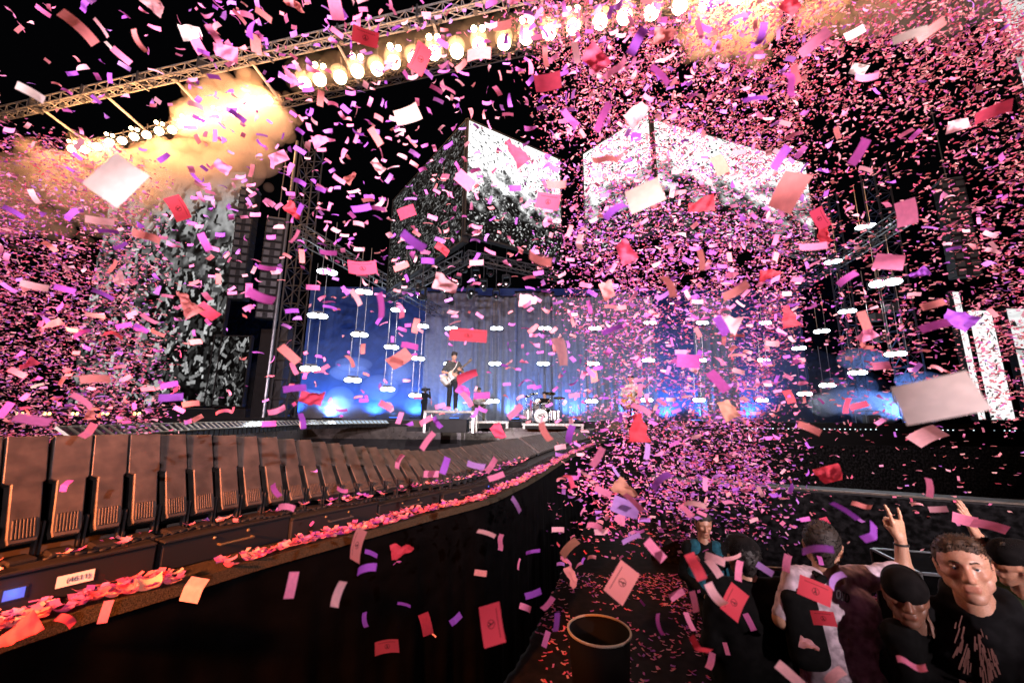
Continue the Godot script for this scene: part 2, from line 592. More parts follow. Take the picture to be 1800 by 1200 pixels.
func build_stage() -> void:
	# the pit floor
	structure(put("pit_floor", prism(PackedVector2Array([Vector2(-60, 40), Vector2(60, 40), Vector2(60, -60), Vector2(-60, -60)]), -0.3, 0.0), M.floor))
	# ledge and runway
	var raw := []
	for q in [[-120, 1160], [0, 1120], [150, 1072], [300, 1030], [450, 985], [600, 945], [750, 905], [860, 876], [905, 856], [945, 836], [1000, 803], [1040, 784]]:
		var v := at_level(q[0], q[1], LEDGE)
		raw.append(Vector2(v.x, v.z))
	raw.append(Vector2(3.4, -14.5))
	raw.append(Vector2(4.6, -18.9))
	path_edge = smooth_path(raw, 120)
	path_row = offset_path(path_edge, 0.40)
	var inner := offset_path(path_edge, 0.62)
	# carpeted step that carries the power boxes
	var ledge := thing("carpeted_ledge", "carpeted step along the runway with a golden brown edge", "ledge")
	structure(ledge)
	put("tread", strip(path_edge, LEDGE, inner, LEDGE), M.carpet, ledge)
	var nose := offset_path(path_edge, -0.012)
	put("nosing", strip(nose, LEDGE - 0.045, path_edge, LEDGE), M.carpet, ledge)
	put("riser", strip(inner, LEDGE, inner, DECK), M.black_steel, ledge)
	# the black cloth that hangs from it, in soft folds
	var st := begin(true)
	var n := 480
	var total := path_length(path_edge)
	var prev := []
	for i in n + 1:
		var pd := along_path(path_edge, total * i / n)
		var out := Vector2(-pd[1].y, pd[1].x)
		var col := []
		for k in 7:
			var f := k / 6.0
			var s := total * i / n
			var wave := (sin(s * 17.0) * 0.5 + sin(s * 41.0 + 1.0) * 0.3 + sin(s * 7.3) * 0.5) * 0.022 * f
			var q: Vector2 = pd[0] + out * (0.004 + wave + 0.03 * f)
			col.append(Vector3(q.x, lerpf(LEDGE - 0.04, 0.01, f), q.y))
		if i > 0:
			for k in 6:
				for v in [prev[k], col[k], col[k + 1], prev[k], col[k + 1], prev[k + 1]]:
					st.add_vertex(v)
		prev = col
	tag(put("stage_skirt", done(st), M.black_cloth), "black cloth skirt hanging from the runway ledge to the pit floor", "drape")
	# runway deck
	var poly := PackedVector2Array()
	for i in range(0, inner.size(), 4):
		poly.append(inner[i])
	for q in [Vector2(4.0, -19.0), Vector2(-9.5, -19.0), Vector2(-6.6, -10), Vector2(-5.6, -5.4), Vector2(-4.6, -2.6), Vector2(-3.6, -1.0)]:
		poly.append(q)
	structure(put("runway_deck", prism(poly, 1.3, DECK), M.deck))
	# seams of the deck panels: thin steel joints
	# main stage
	structure(put("main_stage", prism(PackedVector2Array([Vector2(-34, -19.02), Vector2(34, -19.02), Vector2(34, -40), Vector2(-34, -40)]), 0.0, 2.17), M.black_steel))
	var lip := thing("stage_lip", "low black rail along the front of the main stage", "rail", Vector3(0, 2.17, -19.1))
	put("rail", box_mesh(Vector3(13.0, 0.06, 0.12), 0.01, Transform3D(Basis(), Vector3(-14.5, 0.02, 0))), M.black_steel, lip)
	put("rail", box_mesh(Vector3(27.0, 0.06, 0.12), 0.01, Transform3D(Basis(), Vector3(17.6, 0.02, 0))), M.black_steel, lip)
	# small led dots along the stage front
	var dot := box_mesh(Vector3(0.06, 0.035, 0.02), 0.006)
	for side in [0, 1]:
		var strip_ := thing("led_strip", ["short dotted white led strip on the stage front left of the riser", "long dotted white led strip along the right stage front"][side], "led strip", Vector3(0, 1.93, -18.98))
		var x0: float = [-9.6, 11.0][side]
		var x1: float = [-6.9, 27.0][side]
		put("channel", box_mesh(Vector3(x1 - x0 + 0.2, 0.08, 0.03), 0.0, Transform3D(Basis(), Vector3((x0 + x1) / 2, 0, 0))), M.black_steel, strip_)
		var x := x0
		while x < x1:
			var m: Material = M.led_dim if rng.randf() < 0.3 and side == 1 else M.led_dot
			if not (side == 1 and x > 17.0 and rng.randf() < 0.55):
				put("led", dot, m, strip_, Transform3D(Basis(), Vector3(x, 0, 0.022)))
			x += 0.24
	# dressed wall between pit and stage on the right, with a wooden cap
	var w0 := at_z(1180, 826, -7.0)
	var w1 := at_z(1800, 850, -5.2)
	var dirw := (w1 - w0).normalized()
	dirw.y = 0
	dirw = dirw.normalized()
	var l := 11.0
	var mid := Vector3(w0.x, 0, w0.z) + dirw * (l / 2 - 0.4)
	var bs := Basis(dirw, Vector3.UP, dirw.cross(Vector3.UP))
	var h := 1.32
	var wall := thing("pit_wall", "low black cloth-covered pit wall with a thin wooden cap", "wall", mid, "", bs)
	put("core", box_mesh(Vector3(l, h - 0.03, 0.5), 0.01, Transform3D(Basis(), Vector3(0, (h - 0.03) / 2, -0.3))), M.black_steel, wall)
	put("cloth", crumpled(l, h - 0.05, 0.03, 44), M.velvet, wall, Transform3D(Basis(), Vector3(0, (h - 0.05) / 2, 0.0)))
	put("wooden_cap", box_mesh(Vector3(l, 0.022, 0.06), 0.004, Transform3D(Basis(), Vector3(0, h - 0.015, -0.02))), M.wood, wall)
	# second, higher black wall behind it
	var wall2 := thing("stage_front_wall", "tall black cloth wall under the right stage edge", "wall", Vector3(16, 0, -13.0))
	put("cloth", crumpled(28.0, 1.55, 0.05, 45), M.velvet, wall2, Transform3D(Basis(), Vector3(0, 0.775, 0.06)))
	put("core", box_mesh(Vector3(28.0, 1.5, 0.3), 0.01, Transform3D(Basis(), Vector3(0, 0.75, -0.2))), M.black_steel, wall2)

func crumpled(w: float, h: float, amp: float, seed_: int) -> ArrayMesh:
	var st := begin(true)
	var n := FastNoiseLite.new()
	n.seed = seed_
	n.frequency = 1.1
	n.fractal_octaves = 3
	var nx := int(w * 9)
	var ny := int(h * 12)
	for i in nx:
		for j in ny:
			var q := []
			for c in [[0, 0], [1, 0], [1, 1], [0, 1]]:
				var x: float = (float(i + c[0]) / nx - 0.5) * w
				var y: float = (float(j + c[1]) / ny - 0.5) * h
				q.append(Vector3(x, y, n.get_noise_2d(x * 1.6, y * 1.1) * amp))
			for k in [0, 2, 1, 0, 3, 2]:
				st.add_vertex(q[k])
	return done(st)

# ---------------------------------------------------------------- the row of footlights
func footlight_housing(l: float) -> ArrayMesh:
	# full width above, notched below, rounded under at the foot; leaning is done by the node
	var o := [Vector2(-0.0605, l), Vector2(0.0605, l), Vector2(0.0605, l * 0.57), Vector2(0.052, l * 0.55), Vector2(0.052, 0.035), Vector2(0.047, 0.012), Vector2(-0.032, 0.012), Vector2(-0.037, 0.035), Vector2(-0.037, l * 0.55), Vector2(-0.0605, l * 0.57)]
	return slab(o, 0.03, 0.004)

# an outline (x, y, clockwise) with a bevelled front face at z = half and a flat back
func slab(o: Array, half: float, bev: float) -> ArrayMesh:
	var st := begin()
	var n := o.size()
	var inner := PackedVector2Array()
	for i in n:
		var a: Vector2 = (o[i] - o[(i + n - 1) % n]).normalized()
		var b: Vector2 = (o[(i + 1) % n] - o[i]).normalized()
		var na := Vector2(a.y, -a.x)
		var nb := Vector2(b.y, -b.x)
		inner.append(o[i] + (na + nb) / maxf(1.0 + na.dot(nb), 0.3) * bev)
	for i in n:
		var k := (i + 1) % n
		var p := Vector3(o[i].x, o[i].y, 0)
		var q := Vector3(o[k].x, o[k].y, 0)
		var e := Vector3(q.y - p.y, p.x - q.x, 0).normalized()
		var mid := (p + q) * 0.5 + e * 0.02
		var z0 := Vector3(0, 0, -half)
		var z1 := Vector3(0, 0, half - bev)
		quad(st, p + z0, q + z0, q + z1, p + z1, mid)
		quad(st, p + z1, q + z1, Vector3(inner[k].x, inner[k].y, half), Vector3(inner[i].x, inner[i].y, half), mid)
	for side in 2:
		var pts := inner if side == 0 else PackedVector2Array(o)
		var z := half if side == 0 else -half
		var t := Geometry2D.triangulate_polygon(pts)
		for i in range(0, t.size(), 3):
			tri(st, Vector3(pts[t[i]].x, pts[t[i]].y, z), Vector3(pts[t[i + 1]].x, pts[t[i + 1]].y, z), Vector3(pts[t[i + 2]].x, pts[t[i + 2]].y, z), Vector3(0, 0.2, 0))
	return done(st)

func build_footlights() -> void:
	var total := path_length(path_row)
	var l := 0.435
	var housing := footlight_housing(l)
	var recess := box_mesh(Vector3(0.066, 0.075, 0.004), 0.001)
	var slat := box_mesh(Vector3(0.0055, 0.072, 0.005), 0.001)
	var arm := box_mesh(Vector3(0.008, 0.15, 0.035), 0.002)
	var rear := box_mesh(Vector3(0.126, l * 0.94, 0.02), 0.002)
	var foot := box_mesh(Vector3(0.085, 0.07, 0.11), 0.008)
	var led := box_mesh(Vector3(0.018, 0.004, 0.003), 0.001)
	var s := 0.14
	var i := 0
	while s < total - 0.3 and i < 96:
		if i % 24 == 23 and s > 4.0:
			s += 0.16          # gap between two racks
		var pd := along_path(path_row, s)
		var p: Vector2 = pd[0]
		var t: Vector2 = pd[1]
		var x := Vector3(t.x, 0, t.y)
		var z := x.cross(Vector3.UP)
		var lean := lerpf(0.30, 0.95, smoothstep(0.3, 3.0, s))
		var base_y := LEDGE + 0.165 - 0.085 * smoothstep(0.5, 3.2, s)
		var label := "%s dusty footlight from the left in the near runway row" % ordinal(i + 1)
		var o := thing("footlight", label, "stage light", Vector3(p.x, base_y, p.y), "footlights along the near runway edge", Basis(x, Vector3.UP, z))
		var tilt := Transform3D(Basis(Vector3(1, 0, 0), -lean + rng.randf_range(-0.012, 0.012)), Vector3(0, 0.02, 0.02))
		put("housing", housing, M.housing, o, tilt)
		put("rear_plate", rear, M.black_cloth, o, tilt * Transform3D(Basis(), Vector3(0, l * 0.47, -0.05)))
		if i < 34:
			var v := put("vent", recess, M.dark_plastic, o, tilt * Transform3D(Basis(), Vector3(0.0065, 0.066, 0.0295)))
			for k in 7:
				put("slat", slat, M.housing, v, Transform3D(Basis(), Vector3((k - 3) * 0.0098, 0, 0.002)))
			for k in [-1, 1]:
				put("yoke_arm", arm, M.dark_plastic, o, Transform3D(Basis(), Vector3(k * 0.055, 0.03, 0.0)))
			put("status_led", led, M.led_white if i % 3 else M.led_violet, o, Transform3D(Basis(), Vector3(0.0, -0.062, 0.106)))
		put("foot", foot, M.dark_plastic, o, Transform3D(Basis(), Vector3(0, -0.045, 0.05)))
		s += 0.1265
		i += 1
	# power boxes under the row
	var k := 0
	s = 0.05
	while s < minf(total - 1.0, 9.0):
		var lb := 0.62
		var pd := along_path(path_row, s + lb / 2)
		var x := Vector3(pd[1].x, 0, pd[1].y)
		var z := x.cross(Vector3.UP)
		var o := thing("power_box", ["black power box with a blue lit display and a paper tag", "black power box with a long handle", "plain black power box next to the long-handled one"][k] if k < 3 else "%s black power box from the left on the carpeted ledge" % ordinal(k + 1), "power box", Vector3(pd[0].x, LEDGE, pd[0].y) + z * 0.10, "power boxes on the ledge", Basis(x, Vector3.UP * (1.0 - 0.5 * smoothstep(0.3, 2.8, s)), z))
		put("case", box_mesh(Vector3(lb - 0.015, 0.125, 0.20), 0.006, Transform3D(Basis(), Vector3(0, 0.0635, 0))), M.dark_plastic, o)
		put("lid", box_mesh(Vector3(lb - 0.02, 0.012, 0.215), 0.003, Transform3D(Basis(), Vector3(0, 0.133, 0.0))), M.black_steel, o)
		if k == 0:
			var scr := put("screen", face_mesh(0.052, 0.036), M.blue_screen, o, Transform3D(Basis(), Vector3(-0.10, 0.062, 0.1035)))
			put("bezel", box_mesh(Vector3(0.066, 0.05, 0.004), 0.001, Transform3D(Basis(), Vector3(0, 0, -0.003))), M.black_steel, scr)
			omni(Vector3(-0.10, 0.062, 0.125), Color(0.3, 0.6, 1.0), 0.004, 0.02, o)
			var lab := put("paper_tag", face_mesh(0.105, 0.042), M.white_paper, o, Transform3D(Basis(), Vector3(0.055, 0.066, 0.1035)))
			write("lettering", "(4611)", 0.024, M.ink, lab, Transform3D(Basis(), Vector3(0.008, 0, 0.001)))
			var g := put("grille", box_mesh(Vector3(0.07, 0.055, 0.003), 0.001), M.black_steel, o, Transform3D(Basis(), Vector3(-0.235, 0.06, 0.1015)))
			for q in 6:
				put("rib", box_mesh(Vector3(0.004, 0.05, 0.004)), M.dark_grey, g, Transform3D(Basis(), Vector3((q - 2.5) * 0.011, 0, 0.002)))
		else:
			var st := begin()
			tube(st, Vector3(-0.07, 0.07, 0.125), Vector3(0.09, 0.07, 0.125), 0.006)
			tube(st, Vector3(-0.07, 0.07, 0.125), Vector3(-0.07, 0.07, 0.1), 0.006)
			tube(st, Vector3(0.09, 0.07, 0.125), Vector3(0.09, 0.07, 0.1), 0.006)
			put("handle", done(st), M.brass if k == 1 else M.dark_grey, o)
			for q in [-0.09, 0.07]:
				put("stud", lathe_mesh([Vector2(0.0, 0.0), Vector2(0.009, 0.001), Vector2(0.007, 0.006), Vector2(0, 0.008)], 10, Transform3D(Basis(Vector3(1, 0, 0), PI / 2), Vector3(q, 0.105, 0.1))), M.brass, o)
			if k == 5:
				put("screen", face_mesh(0.03, 0.03), M.blue_screen, o, Transform3D(Basis(), Vector3(-0.2, 0.06, 0.1035)))
		s += lb
		k += 1
	for c in 3:
		var pts := []
		for n in 60:
			var pd := along_path(path_row, 0.3 + c * 1.3 + n * 0.035)
			var t: Vector2 = pd[1]
			var q: Vector2 = pd[0] + Vector2(-t.y, t.x) * (0.155 + 0.025 * sin(n * 0.33 + c * 2.0))
			pts.append(Vector3(q.x, LEDGE + (0.152 - 0.06 * smoothstep(0.3, 2.8, c * 1.3 + n * 0.035)) + 0.004 * sin(n * 0.9), q.y))
		var cs := begin(true)
		cable(cs, pts, 0.0055)
		tag(put("power_cable", done(cs), M.dark_plastic), "%s thin black cable from the left lying on the power boxes" % ordinal(c + 1), "cable", "cables on the power boxes")
	# the row on the far side of the runway, seen from its glass fronts
	var far := smooth_path([Vector2(-5.1, -4.6), Vector2(-6.0, -7.0), Vector2(-6.9, -11.0), Vector2(-7.0, -15.0), Vector2(-5.6, -18.6)], 60)
	var glass := mat(lin(0.02, 0.02, 0.025), 0.12)
	var pane := box_mesh(Vector3(0.19, 0.20, 0.02), 0.003)
	var st2 := begin()
	for q in [-1, 1]:
		cbox(st2, Transform3D(Basis(), Vector3(q * 0.1, 0, 0.006)), Vector3(0.012, 0.225, 0.03))
		cbox(st2, Transform3D(Basis(), Vector3(0, q * 0.106, 0.007)), Vector3(0.188, 0.012, 0.03))
	var rim := done(st2)
	var len2 := path_length(far)
	var f := 0
	s = 0.2
	while s < len2 - 0.1:
		var pd := along_path(far, s)
		var x := Vector3(-pd[1].x, 0, -pd[1].y)
		var z := x.cross(Vector3.UP)
		if z.x < 0:
			x = -x
			z = -z
		var o := thing("glass_footlight", "%s glass-fronted footlight from the near end of the far runway row" % ordinal(f + 1), "stage light", Vector3(pd[0].x, DECK, pd[0].y), "footlights along the far runway edge", Basis(x, Vector3.UP, z))
		var tilt := Transform3D(Basis(Vector3(1, 0, 0), -0.9), Vector3(0, 0.22, 0))
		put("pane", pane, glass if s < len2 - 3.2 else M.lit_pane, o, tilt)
		put("rim", rim, M.rim_metal, o, tilt)
		put("foot", box_mesh(Vector3(0.19, 0.16, 0.12), 0.006, Transform3D(Basis(), Vector3(0, 0.08, -0.02))), M.dark_plastic, o)
		s += 0.232
		f += 1

func write(called: String, text: String, size: float, m: Material, parent: Node, xf: Transform3D, bold := false) -> void:
	var t := TextMesh.new()
	var font := SystemFont.new()
	font.font_names = PackedStringArray(["Droid Sans"])
	if bold:
		font.font_weight = 700
	t.font = font
	t.text = text
	t.font_size = 48
	t.pixel_size = size / 48.0
	t.depth = 0.001
	put(called, t, m, parent, xf)

# ---------------------------------------------------------------- roof truss, blinders, smoke
const ROOF := 16.3
const BLIND := 14.8

func lamp_can(r: float, deep: float) -> ArrayMesh:
	# opens towards +z
	return lathe_mesh([Vector2(0.0, -deep), Vector2(r * 0.62, -deep * 0.97), Vector2(r * 0.8, -deep * 0.7), Vector2(r * 1.05, -0.02), Vector2(r * 1.08, 0.02), Vector2(r, 0.022), Vector2(r * 0.98, -0.01)], 18, Transform3D(Basis(Vector3(1, 0, 0), PI / 2), Vector3.ZERO))

func build_roof() -> void:
	var a := at_level(0, 200, ROOF)
	var b := at_level(870, 0, ROOF)
	var d := (b - a).normalized()
	var truss := thing("roof_truss", "long lattice truss along the dark edge of the stage roof", "truss", a - d * 14.0)
	var st := begin()
	var p0 := Vector3.ZERO
	var p1 := d * 52.0
	lattice(st, p0, p1, 0.38, 0.034, 0.7)
	put("lattice", done(st), M.aluminium, truss)
	var plate := box_mesh(Vector3(0.54, 0.06, 0.54), 0.01)
	for i in 17:
		put("joint_plate", plate, M.dark_grey, truss, Transform3D(frame_of(p0, p1), d * (i * 3.2 + 0.4)))
	var pc := begin()
	tube(pc, Vector3(0, -0.23, 0), Vector3(0, -0.42, 0.05), 0.05, 0.09, 8)
	var fitting := done(pc)
	for i in 40:
		put("small_fitting", fitting, M.dark_grey, truss, Transform3D(Basis(), d * (1.3 * i)))
	# a lower rail that carries the lamps, and struts up to the truss
	var spots := [[126, 262, 1], [148, 263, 0], [170, 258, 0], [192, 250, 1], [214, 247, 0], [235, 240, 1], [257, 237, 0], [279, 230, 1], [302, 228, 0], [325, 220, 1], [352, 213, 0], [380, 205, 1], [410, 197, 0], [440, 186, 1], [470, 176, 0],
		[535, 147, 0], [562, 140, 1], [598, 136, 0], [628, 125, 1], [663, 121, 0], [692, 109, 1], [728, 104, 0], [763, 93, 1], [803, 90, 0], [842, 79, 1], [886, 75, 0], [925, 65, 1], [965, 57, 0], [1008, 47, 1], [1055, 38, 0], [1098, 29, 1], [1146, 21, 0], [1195, 11, 1], [1243, 3, 0], [1296, -6, 1], [1352, -16, 0], [1412, -26, 1], [1475, -37, 0]]
	var r0 := at_level(126, 262, BLIND + 0.75)
	var r1 := at_level(1475, -37, BLIND + 0.75)
	var bar := thing("lamp_bar", "slim bar carrying the warm lamp row below the roof truss", "truss", r0)
	var st2 := begin()
	lattice(st2, Vector3.ZERO, r1 - r0, 0.3, 0.025, 0.6)
	put("lattice", done(st2), M.dark_grey, bar)
	for k in 9:
		var f := 0.04 + k * 0.115
		var foot := r0.lerp(r1, f)
		var head := a + d * ((foot - a).dot(d)) + Vector3(0, -0.3, 0)
		var o := thing("roof_strut", "%s pale strut from the left between roof truss and lamp bar" % ordinal(k + 1), "strut", foot, "struts between truss and lamp bar")
		var s3 := begin()
		tube(s3, Vector3.ZERO, head - foot, 0.055)
		put("pipe", done(s3), M.aluminium, o)
		var clamp_ := box_mesh(Vector3(0.2, 0.12, 0.2), 0.02)
		put("clamp", clamp_, M.dark_grey, o)
		put("clamp", clamp_, M.dark_grey, o, Transform3D(Basis(), head - foot))
	var big := lamp_can(0.235, 0.34)
	var small := lamp_can(0.105, 0.2)
	var lens := lathe_mesh([Vector2(0.228, 0.0), Vector2(0.18, 0.03), Vector2(0.1, 0.05), Vector2(0, 0.056)], 18, Transform3D(Basis(Vector3(1, 0, 0), PI / 2), Vector3.ZERO))
	var lens_s := lathe_mesh([Vector2(0.1, 0.0), Vector2(0.07, 0.018), Vector2(0, 0.025)], 14, Transform3D(Basis(Vector3(1, 0, 0), PI / 2), Vector3.ZERO))
	var yoke := box_mesh(Vector3(0.06, 0.42, 0.06), 0.01)
	var n := 0
	for q in spots:
		var w := at_level(q[0], q[1], BLIND)
		var aim := Vector3(w.x * 0.25 + rng.randf_range(-2, 2), 2.0, 6.0) - w
		var o := thing("blinder_lamp", "%s warm lamp from the left on the roof lamp bar%s" % [ordinal(n + 1), ", topped by two small" if q[2] else ""], "lamp", w, "warm blinder lamps under the roof", Basis.looking_at(-aim, Vector3.UP))
		var far: float = 0.74 if q[0] < 500 else 1.0
		put("can", big, M.black_steel, o)
		put("lens", lens, M.warm_lens, o)
		put("yoke", yoke, M.black_steel, o, Transform3D(Basis(), Vector3(0, 0.46, -0.15)))
		if q[2]:
			for e in [-1, 1]:
				var c := put("small_can", small, M.black_steel, o, Transform3D(Basis(), Vector3(e * 0.14, 0.44, 0.05)))
				put("small_lens", lens_s, M.warm_lens, c)
		omni(Vector3(0, 0, 0.32), Color(1.0, 0.70, 0.46), 4.2 if q[0] > 500 and q[0] < 1220 else (11.0 if (q[0] > 345 and q[0] < 480) or q[0] > 1220 else 9.5), 0.2, o)
		for part in o.get_children():
			if part is MeshInstance3D:
				part.scale = Vector3.ONE * far
				part.position *= far
		n += 1
	# lit smoke round the lamps
	var g := RandomNumberGenerator.new()
	g.seed = 77
	var thick := FogMaterial.new()
	thick.density = 0.27
	thick.albedo = Color(0.96, 0.88, 0.80)
	var thin := FogMaterial.new()
	thin.density = 0.26
	thin.albedo = Color(0.95, 0.86, 0.78)
	var c0 := at_level(400, 212, BLIND)
	smoke("lit_smoke", "dense orange smoke cloud glowing round the left blinder lamps", billow(g, c0, [[400, 205, 16.5, 1.5], [355, 215, 17.0, 1.2], [450, 190, 16.0, 1.3], [430, 235, 16.0, 1.2], [480, 215, 15.5, 0.9], [375, 185, 16.5, 0.8]], 44), c0, thick)
	var c1 := at(150, 330, 18.0)
	var bank := []
	for i in 15:
		var px := -30.0 + i * 34.0
		bank.append([px, 325 + 22 * sin(i * 1.7) - (30 if px > 330 else 0), g.randf_range(17.0, 20.0), g.randf_range(1.1, 1.9)])
	for i in 6:
		bank.append([60 + i * 45, 275 + 10 * sin(i * 2.1), 18.5, 0.9])
	for i in 8:
		bank.append([-20 + i * 38, 385 + 16 * sin(i * 2.7), 18.0, 1.2 - 0.07 * i])
	smoke("lit_smoke", "wide drifting bank of orange smoke above the left video screen", billow(g, c1, bank, 13), c1, thin)
	var c2 := at_level(1285, 30, BLIND)
	smoke("lit_smoke", "orange smoke cloud round the blinder lamps at the top right", billow(g, c2, [[1270, 30, 12.5, 1.2], [1320, 55, 12.0, 1.0], [1240, 60, 12.5, 0.9], [1300, 10, 12.5, 1.1]], 34), c2, thick)
	var row := []
	var ball := []
	for q in spots:
		if q[0] > 500:
			var c := at_level(q[0], q[1], BLIND)
			row.append([c - r0 + Vector3(0, 0.05, 0.25), Vector3.ONE * 1.25])
			ball.append([c - r0 + Vector3(0, 0.03, 0.16), Vector3.ONE * 0.62])
			if q[2]:
				ball.append([c - r0 + Vector3(0, 0.42, 0.12), Vector3(0.62, 0.4, 0.42)])
	var halo := FogMaterial.new()
	halo.density = 0.035
	halo.albedo = Color(0.97, 0.92, 0.86)
	smoke("lit_smoke", "thin warm haze hanging round the main lamp row", row, r0, halo)
	var close := FogMaterial.new()
	close.density = 0.5
	close.albedo = Color(0.98, 0.95, 0.90)
	smoke("lit_smoke", "small glowing haze balls right at each lamp of the main row", ball, r0, close)
	var c3 := at(1560, 20, 13.0)
	smoke("lit_smoke", "thin brown smoke drifting along the top right edge", billow(g, c3, [[1450, 15, 12.0, 0.9], [1530, 30, 12.0, 1.0], [1610, 15, 12.0, 1.0], [1690, 20, 12.0, 0.9], [1770, 5, 12.0, 1.0]], 9), c3, thin)

# many small puffs round a few big ones: [x, y, depth, radius] of each big one
func billow(g: RandomNumberGenerator, origin: Vector3, big: Array, each: int) -> Array:
	var out := []
	for q in big:
		var c := at(q[0], q[1], q[2]) - origin
		var r: float = q[3]
		out.append([c, Vector3(r * 1.5, r * 1.15, r * 1.4)])
		for i in each:
			var d := Vector3(g.randfn(), g.randfn() * 0.8, g.randfn()).normalized()
			var f := g.randf_range(0.45, 1.05)
			var s := r * g.randf_range(0.16, 0.9) * (1.3 - 0.7 * f)
			out.append([c + d * r * f, Vector3(s, s * g.randf_range(0.7, 1.0), s) * 1.15])
	return out

# ---------------------------------------------------------------- strobes, drapes, backdrop
func strobe(label: String, w: Vector3, face: Vector3, wires: float, scale_: float, energy: float) -> void:
	var o := thing("strobe_light", label, "stage light", w, "white strobe lights round the stage", Basis.looking_at(-face, Vector3.UP))
	put("bar", box_mesh(Vector3(0.86, 0.24, 0.16) * scale_, 0.02, Transform3D(Basis(), Vector3(0, 0, -0.10 * scale_))), M.black_steel, o)
	for s in [-1, 1]:
		var st := begin(true)
		lathe(st, [Vector2(0.20, 0.0), Vector2(0.18, 0.03), Vector2(0.12, 0.05), Vector2(0.0, 0.06)], Transform3D(Basis().scaled(Vector3(1.12, 0.58, 1) * scale_) * Basis(Vector3(1, 0, 0), PI / 2), Vector3(s * 0.185 * scale_, 0, 0)), 16)
		put("lamp", done(st), M.white_lens, o)
	put("bracket", box_mesh(Vector3(0.5, 0.1, 0.1) * scale_, 0.01, Transform3D(Basis(), Vector3(0, 0.17 * scale_, -0.1 * scale_))), M.dark_grey, o)
	if wires > 0.0:
		for s in [-1, 1]:
			var wt := begin()
			tube(wt, Vector3(s * 0.2 * scale_, 0.2 * scale_, -0.1), Vector3(s * 0.2 * scale_, wires, -0.1), 0.012, 0.012, 5)
			put("hanging_wire", done(wt), M.steel, o)
	spot(w + face.normalized() * 0.12, w + face, Color(0.90, 0.95, 1.0), energy, 80.0, 0.25, o)

